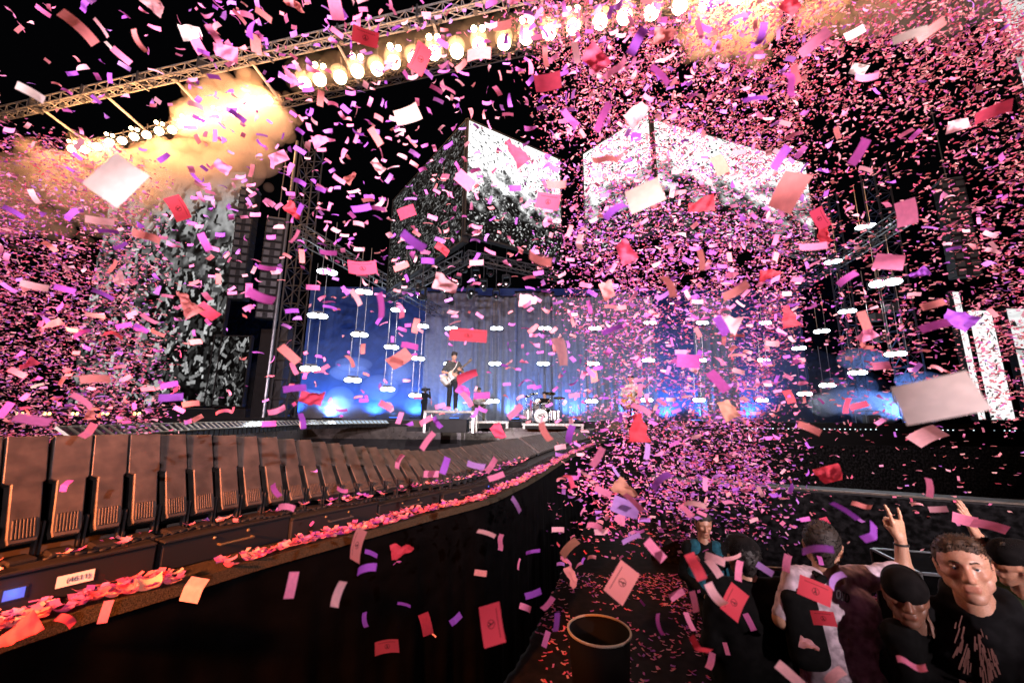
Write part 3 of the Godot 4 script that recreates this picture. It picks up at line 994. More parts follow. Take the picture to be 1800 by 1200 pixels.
func build_back() -> void:
	# backdrop cloth
	var bd := thing("backdrop", "pale backdrop cloth washed in blue light behind the band", "backdrop", Vector3(4.0, 2.17, -34.0))
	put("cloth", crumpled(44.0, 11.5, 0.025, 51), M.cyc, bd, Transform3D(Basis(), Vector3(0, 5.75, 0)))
	# side drapes, black
	for s in [0, 1]:
		var o := thing("side_drape", ["black drape wall on the left wing of the stage", "black drape wall on the right wing of the stage"][s], "drape", Vector3([-20.5, 27.0][s], 2.17, -27.0), "", Basis(Vector3.UP, [1.35, -1.35][s]))
		put("cloth", crumpled(16.0, 15.0, 0.15, 52 + s), M.black_cloth, o, Transform3D(Basis(), Vector3(0, 7.5, 0)))
	# silver gauze strips in front of it
	var g := RandomNumberGenerator.new()
	g.seed = 5
	var xs := [742, 832, 905, 975, 1048, 1118, 1156, 1232, 1300]
	var tone := ["smooth pale", "narrow grey", "pleated grey", "wide pleated grey", "pleated silver", "bright silver", "blue-shadowed", "last grey"]
	for i in xs.size() - 1:
		var z := -25.0 + 0.5 * sin(i * 2.1)
		var a := at_z(xs[i], 730, z)
		var b := at_z(xs[i + 1], 730, z)
		var top := at_z(xs[i], 514 + 8 * (i % 2), z).y
		if i == 6:
			continue
		var h := top - 2.17
		var w := b.x - a.x + 0.15
		var st := begin(true)
		var nx := int(w * 16)
		var ph := g.randf() * 6.0
		var depth := 0.02 if i == 0 else 0.075
		var prev := []
		for k in nx + 1:
			var x := (float(k) / nx - 0.5) * w
			var col := []
			for j in 9:
				var y := h * j / 8.0
				col.append(Vector3(x, y, depth * (sin(x * 13.0 + ph + 0.15 * sin(y * 0.9 + i)) + 0.4 * sin(x * 29.0 + 2.0 * ph))))
			if k > 0:
				for j in 8:
					for v in [prev[j], col[j + 1], col[j], prev[j], prev[j + 1], col[j + 1]]:
						st.add_vertex(v)
			prev = col
		var o := thing("gauze_curtain", "%s gauze curtain hanging behind the band, %s from the left" % [tone[i], ordinal(i + 1 if i < 6 else i)], "curtain", Vector3((a.x + b.x) / 2, 2.17, z), "gauze curtains behind the band")
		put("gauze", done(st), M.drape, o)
		put("head_rail", box_mesh(Vector3(w, 0.1, 0.12), 0.01, Transform3D(Basis(), Vector3(0, h + 0.04, 0))), M.black_steel, o)
	# strobes: left wing, back rows, right wing
	var left := [[575, 478, 16.0], [640, 513, 18.5], [700, 545, 21.0], [742, 573, 23.0], [558, 555, 16.0], [632, 588, 18.5], [688, 610, 21.0], [735, 630, 23.0], [545, 648, 16.0], [620, 668, 18.5], [681, 684, 21.0], [730, 695, 23.0]]
	for i in left.size():
		var q: Array = left[i]
		strobe("white strobe, %s row of the left wing, %s from the left" % [["top", "middle", "bottom"][i / 4], ordinal(i % 4 + 1)], at(q[0], q[1], q[2]), Vector3(0.45, -0.05, 1.0), 2.2, 0.92, 3.0)
	var back := [790, 870, 955, 1043, 1140, 1232, 1343]
	var rows := [[577, "top"], [639, "middle"], [705, "bottom"]]
	for r in 3:
		for i in back.size():
			var px: float = back[i] + [3, 0, -3][r]
			var py: float = rows[r][0] + (0.0 if i < 4 else -10.0 + 4.0 * r)
			if r == 2 and i == 0:
				continue
			strobe("white strobe, %s row behind the band, %s from the left" % [rows[r][1], ordinal(i + 1)], at(px, py, 24.2), Vector3(-0.05, -0.05, 1.0), 1.6, 0.92, 2.2)
	var right := [[1465, 460, 19.0], [1557, 497, 16.0], [1490, 547, 19.0], [1445, 582, 21.0], [1405, 612, 23.0], [1575, 622, 16.0], [1508, 655, 18.0], [1455, 677, 20.0], [1415, 692, 22.0], [1522, 398, 17.0]]
	for i in right.size():
		var q: Array = right[i]
		strobe("white strobe in the right wing, %s" % ["high beside the hanging screen", "brightest and nearest the right tower", "half way up the wing", "left of the half-way one", "lowest of the upper set by the backdrop", "lower one nearest the right tower", "lower one above the blue smoke", "low one left of the blue smoke", "lowest one by the backdrop", "single lamp high under the roof"][i], at(q[0], q[1], q[2]), Vector3(-0.75, -0.05, 1.0), 2.0, 0.85 if i != 1 else 1.25, 3.0)
	# slanting trusses that carry the wing strobes
	for s in [0, 1]:
		var p := at([520, 1600][s], [430, 400][s], 14.5)
		var q := at([770, 1400][s], [562, 520][s], 25.0)
		var o := thing("wing_truss", ["slanting black truss above the left wing strobes", "slanting black truss above the right wing strobes"][s], "truss", p)
		var st := begin()
		lattice(st, Vector3(0, 0.5, 0), q - p + Vector3(0, 0.5, 0), 0.5, 0.03, 0.7)
		put("lattice", done(st), M.dark_grey, o)
	# blue floods on the stage floor that wash backdrop and smoke
	var n := 0
	for x in [-18.5, -15.0, -11.5, -8.0, -4.5, -1.0, 2.5, 6.0, 9.5, 13.0, 16.5, 20.0]:
		var w := Vector3(x, 2.17, -33.2)
		var o := thing("blue_flood", "%s blue floor flood from the left at the foot of the backdrop" % ordinal(n + 1), "stage light", w, "blue floor floods")
		put("case", box_mesh(Vector3(0.7, 0.12, 0.2), 0.015, Transform3D(Basis(Vector3(1, 0, 0), 0.5), Vector3(0, 0.09, 0))), M.black_steel, o)
		put("lens", box_mesh(Vector3(0.62, 0.02, 0.12), 0.004, Transform3D(Basis(Vector3(1, 0, 0), 0.5), Vector3(0, 0.155, -0.035))), M.blue_lens, o)
		spot(w + Vector3(0, 0.22, -0.06), w + Vector3(0, 3.0, -0.7), Color(0.32, 0.56, 1.0), 70.0, 72.0, 0.2, o)
		n += 1
	n = 0
	for x in [-10.5, -7.0, -3.4, 0.2, 3.8, 7.4, 11.0]:
		var w := Vector3(x, 2.17, -24.1)
		var o := thing("blue_flood", "%s blue floor flood from the left in front of the gauze curtains" % ordinal(n + 1), "stage light", w, "blue floor floods in front of the curtains")
		put("case", box_mesh(Vector3(0.6, 0.09, 0.16), 0.012, Transform3D(Basis(Vector3(1, 0, 0), 0.35), Vector3(0, 0.06, 0))), M.black_steel, o)
		put("lens", box_mesh(Vector3(0.54, 0.016, 0.10), 0.003, Transform3D(Basis(Vector3(1, 0, 0), 0.35), Vector3(0, 0.11, -0.02))), M.blue_lens, o)
		spot(w + Vector3(0, 0.17, -0.04), w + Vector3(0, 4.0, -1.0), Color(0.40, 0.60, 1.0), 26.0, 72.0, 0.2, o)
		n += 1
	# blue smoke low on the stage
	var gs := RandomNumberGenerator.new()
	gs.seed = 9
	var fm := FogMaterial.new()
	fm.density = 0.22
	fm.albedo = Color(0.92, 0.95, 1.0)
	var air := FogVolume.new()
	air.shape = RenderingServer.FOG_VOLUME_SHAPE_ELLIPSOID
	air.size = Vector3(44.0, 11.0, 13.0)
	var am := FogMaterial.new()
	am.density = 0.013
	am.albedo = Color(0.9, 0.94, 1.0)
	air.material = am
	air.name = "stage_haze"
	air.position = Vector3(3.0, 3.4, -26.6)
	add_child(air)
	tag(air, "thin blue haze filling the stage behind the band", "haze")
	air.set_meta("kind", "stuff")
	for s in [0, 1]:
		var c := at([610, 1525][s], 728, [23.0, 21.0][s])
		var puffs := []
		for i in 16:
			var up := gs.randf()
			puffs.append([Vector3(gs.randfn(0.0, 1.3), up * up * 3.0, gs.randfn(0, 0.8)), Vector3(gs.randf_range(1.2, 2.6), gs.randf_range(0.8, 1.7), 1.6)])
		smoke("stage_smoke", ["blue smoke rising from the stage floor at the left wing", "blue smoke rising from the stage floor at the right wing"][s], puffs, c, fm)
		var w := c + Vector3([-0.4, 0.6][s], 0, 1.6)
		w.y = 2.17
		var o := thing("blue_flood", ["blue floor flood aimed into the left smoke", "blue floor flood aimed into the right smoke"][s], "stage light", w)
		put("case", box_mesh(Vector3(0.5, 0.1, 0.2), 0.012, Transform3D(Basis(), Vector3(0, 0.06, 0))), M.black_steel, o)
		put("lens", box_mesh(Vector3(0.44, 0.016, 0.14), 0.003, Transform3D(Basis(), Vector3(0, 0.117, 0))), M.blue_lens, o)
		spot(w + Vector3(0, 0.17, 0), w + Vector3(0, 2.5, -2.0), Color(0.42, 0.62, 1.0), 75.0, 60.0, 0.2, o)

# ---------------------------------------------------------------- loudspeakers, towers, gear
func line_array(label: String, top: Vector3, n: int, w: float, face: Vector3) -> void:
	var o := thing("line_array", label, "loudspeaker", top, "", Basis.looking_at(-Vector3(face.x, 0, face.z), Vector3.UP))
	var cab := box_mesh(Vector3(w, 0.30, 0.55), 0.02)
	var grille := box_mesh(Vector3(w * 0.3, 0.2, 0.02), 0.006)
	var p := Vector3.ZERO
	var lean := 0.0
	for i in n:
		var b := Basis(Vector3(1, 0, 0), lean)
		var c := put("cabinet", cab, M.black_steel, o, Transform3D(b, p))
		for s in [-1, 1]:
			put("grille", grille, M.dark_grey, c, Transform3D(Basis(), Vector3(s * w * 0.28, 0, 0.275)))
		p += b * Vector3(0, -0.315, 0)
		lean += 0.006 + 0.004 * i / n
	put("flying_frame", box_mesh(Vector3(w, 0.1, 0.5), 0.02, Transform3D(Basis(), Vector3(0, 0.25, 0))), M.dark_grey, o)
	var st := begin()
	tube(st, Vector3(0, 0.25, 0), Vector3(0, 3.5, 0), 0.02)
	put("chain", done(st), M.dark_grey, o)

func tower(label: String, base_: Vector3, h: float, w: float, m: Material) -> void:
	var o := thing("lattice_tower", label, "tower", base_)
	var st := begin()
	lattice(st, Vector3.ZERO, Vector3(0, h, 0), w, 0.045, w * 1.2)
	put("lattice", done(st), m, o)
	put("base_plate", box_mesh(Vector3(w + 0.4, 0.06, w + 0.4), 0.01, Transform3D(Basis(), Vector3(0, 0.03, 0))), M.black_steel, o)

func build_gear() -> void:
	var a := at(440, 345, 17.0)
	line_array("long black loudspeaker column hanging beside the left screen", a, 15, 0.62, Vector3(0.2, 0, 1))
	a = at(487, 398, 16.5)
	line_array("nearer black loudspeaker column hanging right of the long one", a, 13, 0.68, Vector3(0.3, 0, 1))
	a = at(1668, 330, 15.5)
	line_array("black loudspeaker column hanging above the pale right screen", a, 12, 0.7, Vector3(-0.4, 0, 1))
	var t := at_z(492, 735, -19.4)
	tower("black lattice tower with a bright mast left of the strobes", Vector3(t.x, 2.17, -19.5), 15.0, 0.8, M.dark_grey)
	t = at_z(1615, 738, -20.5)
	tower("black lattice tower behind the right wing gear", Vector3(t.x, 2.17, -20.5), 14.5, 0.8, M.dark_grey)
	t = at_z(1530, 738, -23.0)
	tower("slim dark tower in the right wing behind the first one", Vector3(t.x, 2.17, -23.5), 14.5, 0.6, M.dark_grey)
	var p := at(491, 500, 16.0)
	var q := at(525, 300, 16.0)
	var mast := thing("steel_mast", "tall bright steel mast leaning by the left loudspeakers", "mast", Vector3(p.x, 2.17, p.z))
	var st := begin()
	tube(st, Vector3.ZERO, Vector3(0, q.y - 2.17 + 2.0, 0), 0.06)
	put("pipe", done(st), M.dark_steel, mast)
	put("shoe", box_mesh(Vector3(0.4, 0.08, 0.4), 0.01, Transform3D(Basis(), Vector3(0, 0.04, 0))), M.black_steel, mast)
	# black box column under the left speakers
	var b0 := at_z(458, 735, -19.6)
	var col := thing("black_column", "broad black panel column right of the lower left screen", "column", Vector3(b0.x, 2.17, -19.7))
	put("panel", box_mesh(Vector3(0.9, 4.4, 0.5), 0.02, Transform3D(Basis(), Vector3(0, 2.2, 0))), M.black_steel, col)
	put("panel", box_mesh(Vector3(0.35, 4.6, 0.55), 0.02, Transform3D(Basis(), Vector3(0.72, 2.3, 0))), M.dark_grey, col)
	# gear in the right wing
	var f := at_z(1578, 738, -18.6)
	var crate := thing("wire_crate", "open metal-framed crate at the foot of the right wing", "crate", Vector3(f.x - 0.35, 2.17, -19.6))
	var s2 := begin()
	for x in [-0.45, 0.45]:
		for z in [-0.3, 0.3]:
			tube(s2, Vector3(x, 0, z), Vector3(x, 0.62, z), 0.016, 0.016, 6)
	for y in [0.02, 0.62]:
		for z in [-0.3, 0.3]:
			tube(s2, Vector3(-0.45, y, z), Vector3(0.45, y, z), 0.016, 0.016, 6)
		for x in [-0.45, 0.45]:
			tube(s2, Vector3(x, y, -0.3), Vector3(x, y, 0.3), 0.016, 0.016, 6)
	put("frame", done(s2), M.steel, crate)
	put("inner_box", box_mesh(Vector3(0.6, 0.4, 0.4), 0.02, Transform3D(Basis(), Vector3(0.05, 0.22, 0))), M.dark_grey, crate)
	var fan := thing("ring_fan", "round fan with a pale ring above the wire crate", "fan", at_z(1579, 697, -19.2))
	var s3 := begin(true)
	for i in 28:
		var t0 := TAU * i / 28
		var t1 := TAU * (i + 1) / 28
		tube(s3, Vector3(cos(t0) * 0.22, sin(t0) * 0.42, 0), Vector3(cos(t1) * 0.22, sin(t1) * 0.42, 0), 0.045, 0.045, 8, false)
	put("ring", done(s3), M.white_paint, fan)
	var s5 := begin()
	for i in 5:
		var t0 := TAU * i / 5
		cbox(s5, Transform3D(Basis(Vector3(0, 0, 1), t0), Vector3(-sin(t0) * 0.11, cos(t0) * 0.2, 0)), Vector3(0.07, 0.26, 0.015))
	put("blades", done(s5), M.dark_grey, fan)
	var s6 := begin()
	tube(s6, Vector3(0, -0.42, -0.03), Vector3(0, -0.95, -0.03), 0.03)
	put("stand", done(s6), M.dark_grey, fan)
	# hanging frame with boxes, right wing
	var hf := at(1560, 570, 17.0)
	var hang := thing("hanging_rack", "thin hanging metal rack with dark boxes in the right wing", "rack", hf)
	var s7 := begin()
	for x in [-0.75, -0.1, 0.0, 0.65]:
		tube(s7, Vector3(x, -1.2, 0), Vector3(x, 2.4, 0), 0.014, 0.014, 6)
	for y in [-1.2, -0.1, 1.0]:
		tube(s7, Vector3(-0.75, y, 0), Vector3(0.65, y + 0.1, 0), 0.014, 0.014, 6)
	put("rods", done(s7), M.steel, hang)
	for y in [-0.6, 0.3, 0.75]:
		put("box", box_mesh(Vector3(0.36, 0.34, 0.3), 0.02, Transform3D(Basis(), Vector3(-0.42 if y < 0.5 else 0.3, y, 0.0))), M.dark_grey, hang)
	# moving heads below the left hanging screen
	var spots := [[712, 498], [735, 505], [758, 492], [781, 512], [804, 500], [827, 518], [850, 505], [872, 522], [742, 522], [790, 530], [836, 486], [862, 482], [890, 500], [770, 480], [815, 475]]
	var order := range(spots.size())
	order.sort_custom(func(p1, p2): return spots[p1][0] < spots[p2][0])
	for i in spots.size():
		var w := at(spots[i][0], spots[i][1], 15.5 + (i % 4) * 0.8)
		var o := thing("moving_head", "%s moving-head spotlight from the left below the left hanging screen" % ordinal(1 + order.find(i)), "stage light", w, "moving heads below the hanging screen", Basis(Vector3.UP, rng.randf_range(-0.7, 0.7)))
		put("base", box_mesh(Vector3(0.3, 0.1, 0.24), 0.02, Transform3D(Basis(), Vector3(0, 0.34, 0))), M.black_steel, o)
		for s in [-1, 1]:
			put("arm", box_mesh(Vector3(0.04, 0.32, 0.1), 0.01, Transform3D(Basis(), Vector3(s * 0.15, 0.16, 0))), M.black_steel, o)
		var hd := put("head", lathe_mesh([Vector2(0, -0.2), Vector2(0.1, -0.18), Vector2(0.12, 0.05), Vector2(0.11, 0.2), Vector2(0.0, 0.2)], 14), M.black_steel, o, Transform3D(Basis(Vector3(1, 0, 0), rng.randf_range(1.0, 2.4)), Vector3.ZERO))
		put("lens", lathe_mesh([Vector2(0.095, 0.203), Vector2(0.06, 0.225), Vector2(0, 0.23)], 14), M.chrome, hd)
		var st4 := begin()
		tube(st4, Vector3(0, 0.39, 0), Vector3(0, 1.7, 0), 0.02)
		put("pipe", done(st4), M.dark_grey, o)
	# frame the hanging screens are fixed to
	var u0 := at(684, 500, 19.6)
	var u1 := at(820, 440, 14.4)
	var u2 := at(985, 455, 16.5)
	var hf2 := thing("hanging_truss", "black steel truss along the lower edge of the left hanging screen", "truss", Vector3(u0.x, 8.0, u0.z))
	var s8 := begin()
	lattice(s8, Vector3.ZERO, Vector3(u1.x - u0.x, 0, u1.z - u0.z), 0.35, 0.03, 0.6)
	lattice(s8, Vector3(u1.x - u0.x, 0.02, u1.z - u0.z), Vector3(u2.x - u0.x, 0.02, u2.z - u0.z), 0.33, 0.03, 0.6)
	put("lattice", done(s8), M.dark_grey, hf2)
	# little warm floor lamps far left
	for i in 5:
		var w := at_z([34, 82, 131, 184, 240][i], 727, -17.5)
		var o := thing("floor_lamp", "%s small yellow floor lamp from the left, far left behind the paper" % ordinal(i + 1), "lamp", w, "small yellow floor lamps")
		put("body", box_mesh(Vector3(0.42, 0.2, 0.16), 0.02, Transform3D(Basis(), Vector3(0, -0.02, -0.1))), M.black_steel, o)
		for s in [-1, 1]:
			put("lens", lathe_mesh([Vector2(0.075, 0.0), Vector2(0.05, 0.02), Vector2(0, 0.03)], 12, Transform3D(Basis(Vector3(1, 0, 0), PI / 2), Vector3(s * 0.1, 0, 0))), M.yellow_lens, o)
		spot(w + Vector3(0, 0, 0.06), w + Vector3(0.2, 0, 2), Color(1, 0.85, 0.5), 0.5, 60.0, 0.08, o)
	# lamps that stand behind the photographer
	var foh := thing("lighting_tower", "lighting tower in the audience behind the camera", "tower", Vector3(3.0, 0, 34.0))
	var s9 := begin()
	lattice(s9, Vector3(-5, 0, 0), Vector3(-5, 11, 0), 1.0, 0.05, 1.2)
	lattice(s9, Vector3(5, 0, 0), Vector3(5, 11, 0), 1.0, 0.05, 1.2)
	lattice(s9, Vector3(-8, 11, 0), Vector3(8, 11, 0), 0.8, 0.05, 1.0)
	put("lattice", done(s9), M.dark_grey, foh)
	return

func build_audience_lamps() -> void:
	var list := [
		[Vector3(9.0, 10.4, 33.0), Vector3(-1.0, 3.6, -13.0), Color(1.0, 0.95, 0.90), 1500.0, 5.5, "follow spot on the audience tower aimed at the guitarist"],
		[Vector3(-3.5, 10.4, 33.0), Vector3(2.0, 3.4, -17.0), Color(1.0, 0.96, 0.94), 900.0, 6.0, "follow spot on the audience tower aimed at the drums"],
		[Vector3(11.0, 10.4, 33.0), Vector3(2.2, 1.72, -1.8), Color(1.0, 0.86, 0.74), 1100.0, 0.85, "narrow follow spot on the audience tower aimed into the pit"],
		[Vector3(5.5, 4.6, 9.5), Vector3(3.5, 8.3, -5.0), Color(1.0, 0.90, 0.92), 520.0, 42.0, "wide flood on a stand behind the camera, right one"],
		[Vector3(-3.5, 4.6, 9.5), Vector3(-4.5, 8.3, -5.0), Color(1.0, 0.90, 0.96), 480.0, 42.0, "wide flood on a stand behind the camera, left one"],
	]
	for q in list:
		var w: Vector3 = q[0]
		var to: Vector3 = q[1]
		var o := thing("follow_spot", q[5], "lamp", w, "", Basis.looking_at(w - to, Vector3.UP))
		put("can", lamp_can(0.22, 0.8), M.black_steel, o)
		put("lens", lathe_mesh([Vector2(0.21, 0.0), Vector2(0.12, 0.03), Vector2(0, 0.04)], 16, Transform3D(Basis(Vector3(1, 0, 0), PI / 2), Vector3.ZERO)), M.white_lens, o)
		spot(w + (to - w).normalized() * 0.1, to, q[2], q[3], q[4], 0.2 if w.y > 6.0 else 0.06, o)
		if w.y < 6.0:
			var sp := begin()
			tube(sp, Vector3.ZERO, Vector3(0, -w.y, 0), 0.03)
			for i in 3:
				tube(sp, Vector3(0, 0.9 - w.y, 0), Vector3(cos(i * 2.1) * 0.7, -w.y, sin(i * 2.1) * 0.7), 0.02)
			put("stand", done(sp), M.dark_grey, o, Transform3D(o.basis.inverse(), Vector3.ZERO))
			# a black flag board in front keeps its light off the pit
			var fl := thing("flag_board", "black board shading the %s" % q[5], "board", Vector3(w.x, w.y - (0.225 if w.x > 0.0 else 0.165), w.z - 1.0))
			put("board", box_mesh(Vector3(3.4, 1.2, 0.03), 0.005, Transform3D(Basis(), Vector3(0, -0.6, 0))), M.black_cloth, fl)
			for x in [-1.2, 1.2]:
				var fs := begin()
				tube(fs, Vector3(x, -1.0, -0.03), Vector3(x, 0.23 - w.y, -0.03), 0.025)
				put("leg", done(fs), M.dark_grey, fl)
	var w2 := Vector3(-2.6, 2.9, 1.0)
	var o2 := thing("work_lamp", "warm work lamp on a stand behind the photographer", "lamp", w2, "", Basis.looking_at(Vector3(-0.9, 1.1, 3.0), Vector3.UP))
	put("can", lamp_can(0.12, 0.2), M.black_steel, o2)
	put("lens", lathe_mesh([Vector2(0.115, 0.0), Vector2(0.06, 0.02), Vector2(0, 0.03)], 16, Transform3D(Basis(Vector3(1, 0, 0), PI / 2), Vector3.ZERO)), M.warm_small, o2)
	var ss := begin()
	tube(ss, Vector3.ZERO, Vector3(0, -2.9, 0), 0.025)
	put("stand", done(ss), M.dark_grey, o2, Transform3D(o2.basis.inverse(), Vector3.ZERO))
	spot(w2 + Vector3(0.9, -1.1, -3.0).normalized() * 0.1, w2 + Vector3(0.9, -1.1, -3.0), Color(1.0, 0.50, 0.24), 120.0, 21.0, 0.12, o2)

# ---------------------------------------------------------------- bodies: capsules joined smoothly, meshed as surface nets
var bA := PackedVector3Array()
var bD := PackedVector3Array()
var bI := PackedFloat32Array()
var bR := PackedFloat32Array()
var bG := PackedFloat32Array()
var bK: float = 0.03
var bC: Array = []
var sA := PackedVector3Array()
var sR := PackedFloat32Array()
var bN: FastNoiseLite = null
var bAmp := 0.0

func bone_reset(k: float) -> void:
	bA = PackedVector3Array(); bD = PackedVector3Array(); bI = PackedFloat32Array(); bR = PackedFloat32Array(); bG = PackedFloat32Array()
	sA = PackedVector3Array(); sR = PackedFloat32Array()
	bC = []
	bK = k
	bN = null
	bAmp = 0.0

func bone(a: Vector3, b: Vector3, ra: float, rb: float, c: Color) -> void:
	bA.append(a)
	bD.append(b - a)
	bI.append(1.0 / maxf((b - a).length_squared(), 1e-9))
	bR.append(ra)
	bG.append(rb - ra)
	bC.append(c)

func carve(p: Vector3, r: float) -> void:
	sA.append(p)
	sR.append(r)

func field(p: Vector3, sel: PackedInt32Array) -> float:
	var d := 1e3
	for i in sel:
		var pa := p - bA[i]
		var h := clampf(pa.dot(bD[i]) * bI[i], 0.0, 1.0)
		var e := (pa - bD[i] * h).length() - bR[i] - bG[i] * h
		var m := bK - absf(d - e)
		d = minf(d, e)
		if m > 0.0:
			d -= m * m / bK * 0.25
	for i in sA.size():
		var e := sR[i] - p.distance_to(sA[i])
		var m := 0.012 - absf(d - e)
		d = maxf(d, e)
		if m > 0.0:
			d += m * m / 0.012 * 0.25
	if bN:
		d += bN.get_noise_3dv(p) * bAmp
	return d

# returns [vertices, normals, colours, indices]
func nets(cell: float) -> Array:
	var lo := Vector3.ONE * 1e9
	var hi := -lo
	for i in bA.size():
		var r := maxf(bR[i], bR[i] + bG[i]) + cell * 2.0 + bAmp
		for q in [bA[i], bA[i] + bD[i]]:
			lo = lo.min(q - Vector3.ONE * r)
			hi = hi.max(q + Vector3.ONE * r)
	var nb := 4
	var bs := cell * nb
	var nx := int(ceil((hi.x - lo.x) / bs))
	var ny := int(ceil((hi.y - lo.y) / bs))
	var nz := int(ceil((hi.z - lo.z) / bs))
	var all := PackedInt32Array(range(bA.size()))
	var gx := nx * nb + 1
	var gy := ny * nb + 1
	var gxy := gx * gy
	var val := {}
	var blocks := []
	var reach := bs * 0.8661 + bAmp + 0.002
	for k in nz:
		for j in ny:
			for i in nx:
				var c := lo + Vector3(i + 0.5, j + 0.5, k + 0.5) * bs
				var near := PackedInt32Array()
				var best := 1e9
				var ds := PackedFloat32Array()
				for b in all:
					var pa := c - bA[b]
					var h := clampf(pa.dot(bD[b]) * bI[b], 0.0, 1.0)
					var e := (pa - bD[b] * h).length() - bR[b] - bG[b] * h
					ds.append(e)
					best = minf(best, e)
				if best > reach + bK * 0.5 or (sA.is_empty() and best < -reach - bK - 0.03):
					continue
				for b in all:
					if ds[b] < best + 2.0 * reach + bK:
						near.append(b)
				var f := field(c, near)
				if absf(f) > reach:
					continue
				blocks.append([i, j, k])
				for z in nb + 1:
					for y in nb + 1:
						var row := (k * nb + z) * gxy + (j * nb + y) * gx + i * nb
						for x in nb + 1:
							if not val.has(row + x):
								val[row + x] = field(lo + Vector3(i * nb + x, j * nb + y, k * nb + z) * cell, near)
	var verts := PackedVector3Array()
	var cols := PackedColorArray()
	var at_cell := {}
	var offs := [0, 1, gx, gx + 1, gxy, gxy + 1, gxy + gx, gxy + gx + 1]
	var corner := [Vector3(0, 0, 0), Vector3(1, 0, 0), Vector3(0, 1, 0), Vector3(1, 1, 0), Vector3(0, 0, 1), Vector3(1, 0, 1), Vector3(0, 1, 1), Vector3(1, 1, 1)]
	var edges := [[0, 1], [2, 3], [4, 5], [6, 7], [0, 2], [1, 3], [4, 6], [5, 7], [0, 4], [1, 5], [2, 6], [3, 7]]
	for bl in blocks:
		for z in nb:
			for y in nb:
				var row: int = (bl[2] * nb + z) * gxy + (bl[1] * nb + y) * gx + bl[0] * nb
				for x in nb:
					var id := row + x
					var v := PackedFloat32Array()
					var neg := 0
					for o in offs:
						var q: float = val[id + o]
						v.append(q)
						if q < 0.0:
							neg += 1
					if neg == 0 or neg == 8:
						continue
					var s := Vector3.ZERO
					var n := 0
					for e in edges:
						var a: float = v[e[0]]
						var b: float = v[e[1]]
						if (a < 0.0) != (b < 0.0):
							s += (corner[e[0]] as Vector3).lerp(corner[e[1]], a / (a - b))
							n += 1
					var p: Vector3 = lo + (Vector3(bl[0] * nb + x, bl[1] * nb + y, bl[2] * nb + z) + s / n) * cell
					at_cell[id] = verts.size()
					verts.append(p)
					# colour of the nearest bone
					var best := 1e9
					var bc := Color.WHITE
					for b in all:
						var pa := p - bA[b]
						var h := clampf(pa.dot(bD[b]) * bI[b], 0.0, 1.0)
						var e := (pa - bD[b] * h).length() - bR[b] - bG[b] * h
						if e < best:
							best = e
							bc = bC[b]
					cols.append(bc)
	var idx := PackedInt32Array()
	var nrm := PackedVector3Array()
	nrm.resize(verts.size())
	var ax := [1, gx, gxy]
	for id in at_cell:
		var f0: float = val[id]
		for a in 3:
			var f1: float = val[id + ax[a]]
			if (f0 < 0.0) == (f1 < 0.0):
				continue
			var u: int = ax[(a + 1) % 3]
			var w: int = ax[(a + 2) % 3]
			if not (at_cell.has(id - u) and at_cell.has(id - w) and at_cell.has(id - u - w)):
				continue
			var q := [at_cell[id], at_cell[id - u], at_cell[id - u - w], at_cell[id - w]]
			if f0 < 0.0:
				q = [q[0], q[3], q[2], q[1]]
			var n := (verts[q[1]] - verts[q[0]]).cross(verts[q[2]] - verts[q[0]]) + (verts[q[2]] - verts[q[0]]).cross(verts[q[3]] - verts[q[0]])
			for t in [0, 1, 2, 0, 2, 3]:
				idx.append(q[t])
			for t in 4:
				nrm[q[t]] -= n
	for i in nrm.size():
		nrm[i] = nrm[i].normalized()
	return [verts, nrm, cols, idx]

func join(parts: Array) -> ArrayMesh:
	# parts: [net, transform]
	var v := PackedVector3Array()
	var n := PackedVector3Array()
	var c := PackedColorArray()
	var ix := PackedInt32Array()
	for p in parts:
		var net: Array = p[0]
		var xf: Transform3D = p[1]
		var flip := xf.basis.determinant() < 0.0
		var base := v.size()
		for q in net[0]:
			v.append(xf * q)
		for q in net[1]:
			n.append((xf.basis * q).normalized())
		if p.size() > 2:
			for q in net[2]:
				c.append(q * p[2])
		else:
			c.append_array(net[2])
		var src: PackedInt32Array = net[3]
		for i in range(0, src.size(), 3):
			ix.append(base + src[i])
			ix.append(base + src[i + (2 if flip else 1)])
			ix.append(base + src[i + (1 if flip else 2)])
	var arr := []
	arr.resize(Mesh.ARRAY_MAX)
	arr[Mesh.ARRAY_VERTEX] = v
	arr[Mesh.ARRAY_NORMAL] = n
	arr[Mesh.ARRAY_COLOR] = c
	arr[Mesh.ARRAY_INDEX] = ix
	var m := ArrayMesh.new()
	m.add_surface_from_arrays(Mesh.PRIMITIVE_TRIANGLES, arr)
	return m

const SKIN := Color(0.52, 0.31, 0.22)
var head_net: Array = []
var hair_short: Array = []
var hair_mop: Array = []
var cap_net: Array = []
var hand_open: Array = []
var hand_horns: Array = []
var hand_easy: Array = []
var ident := Transform3D()

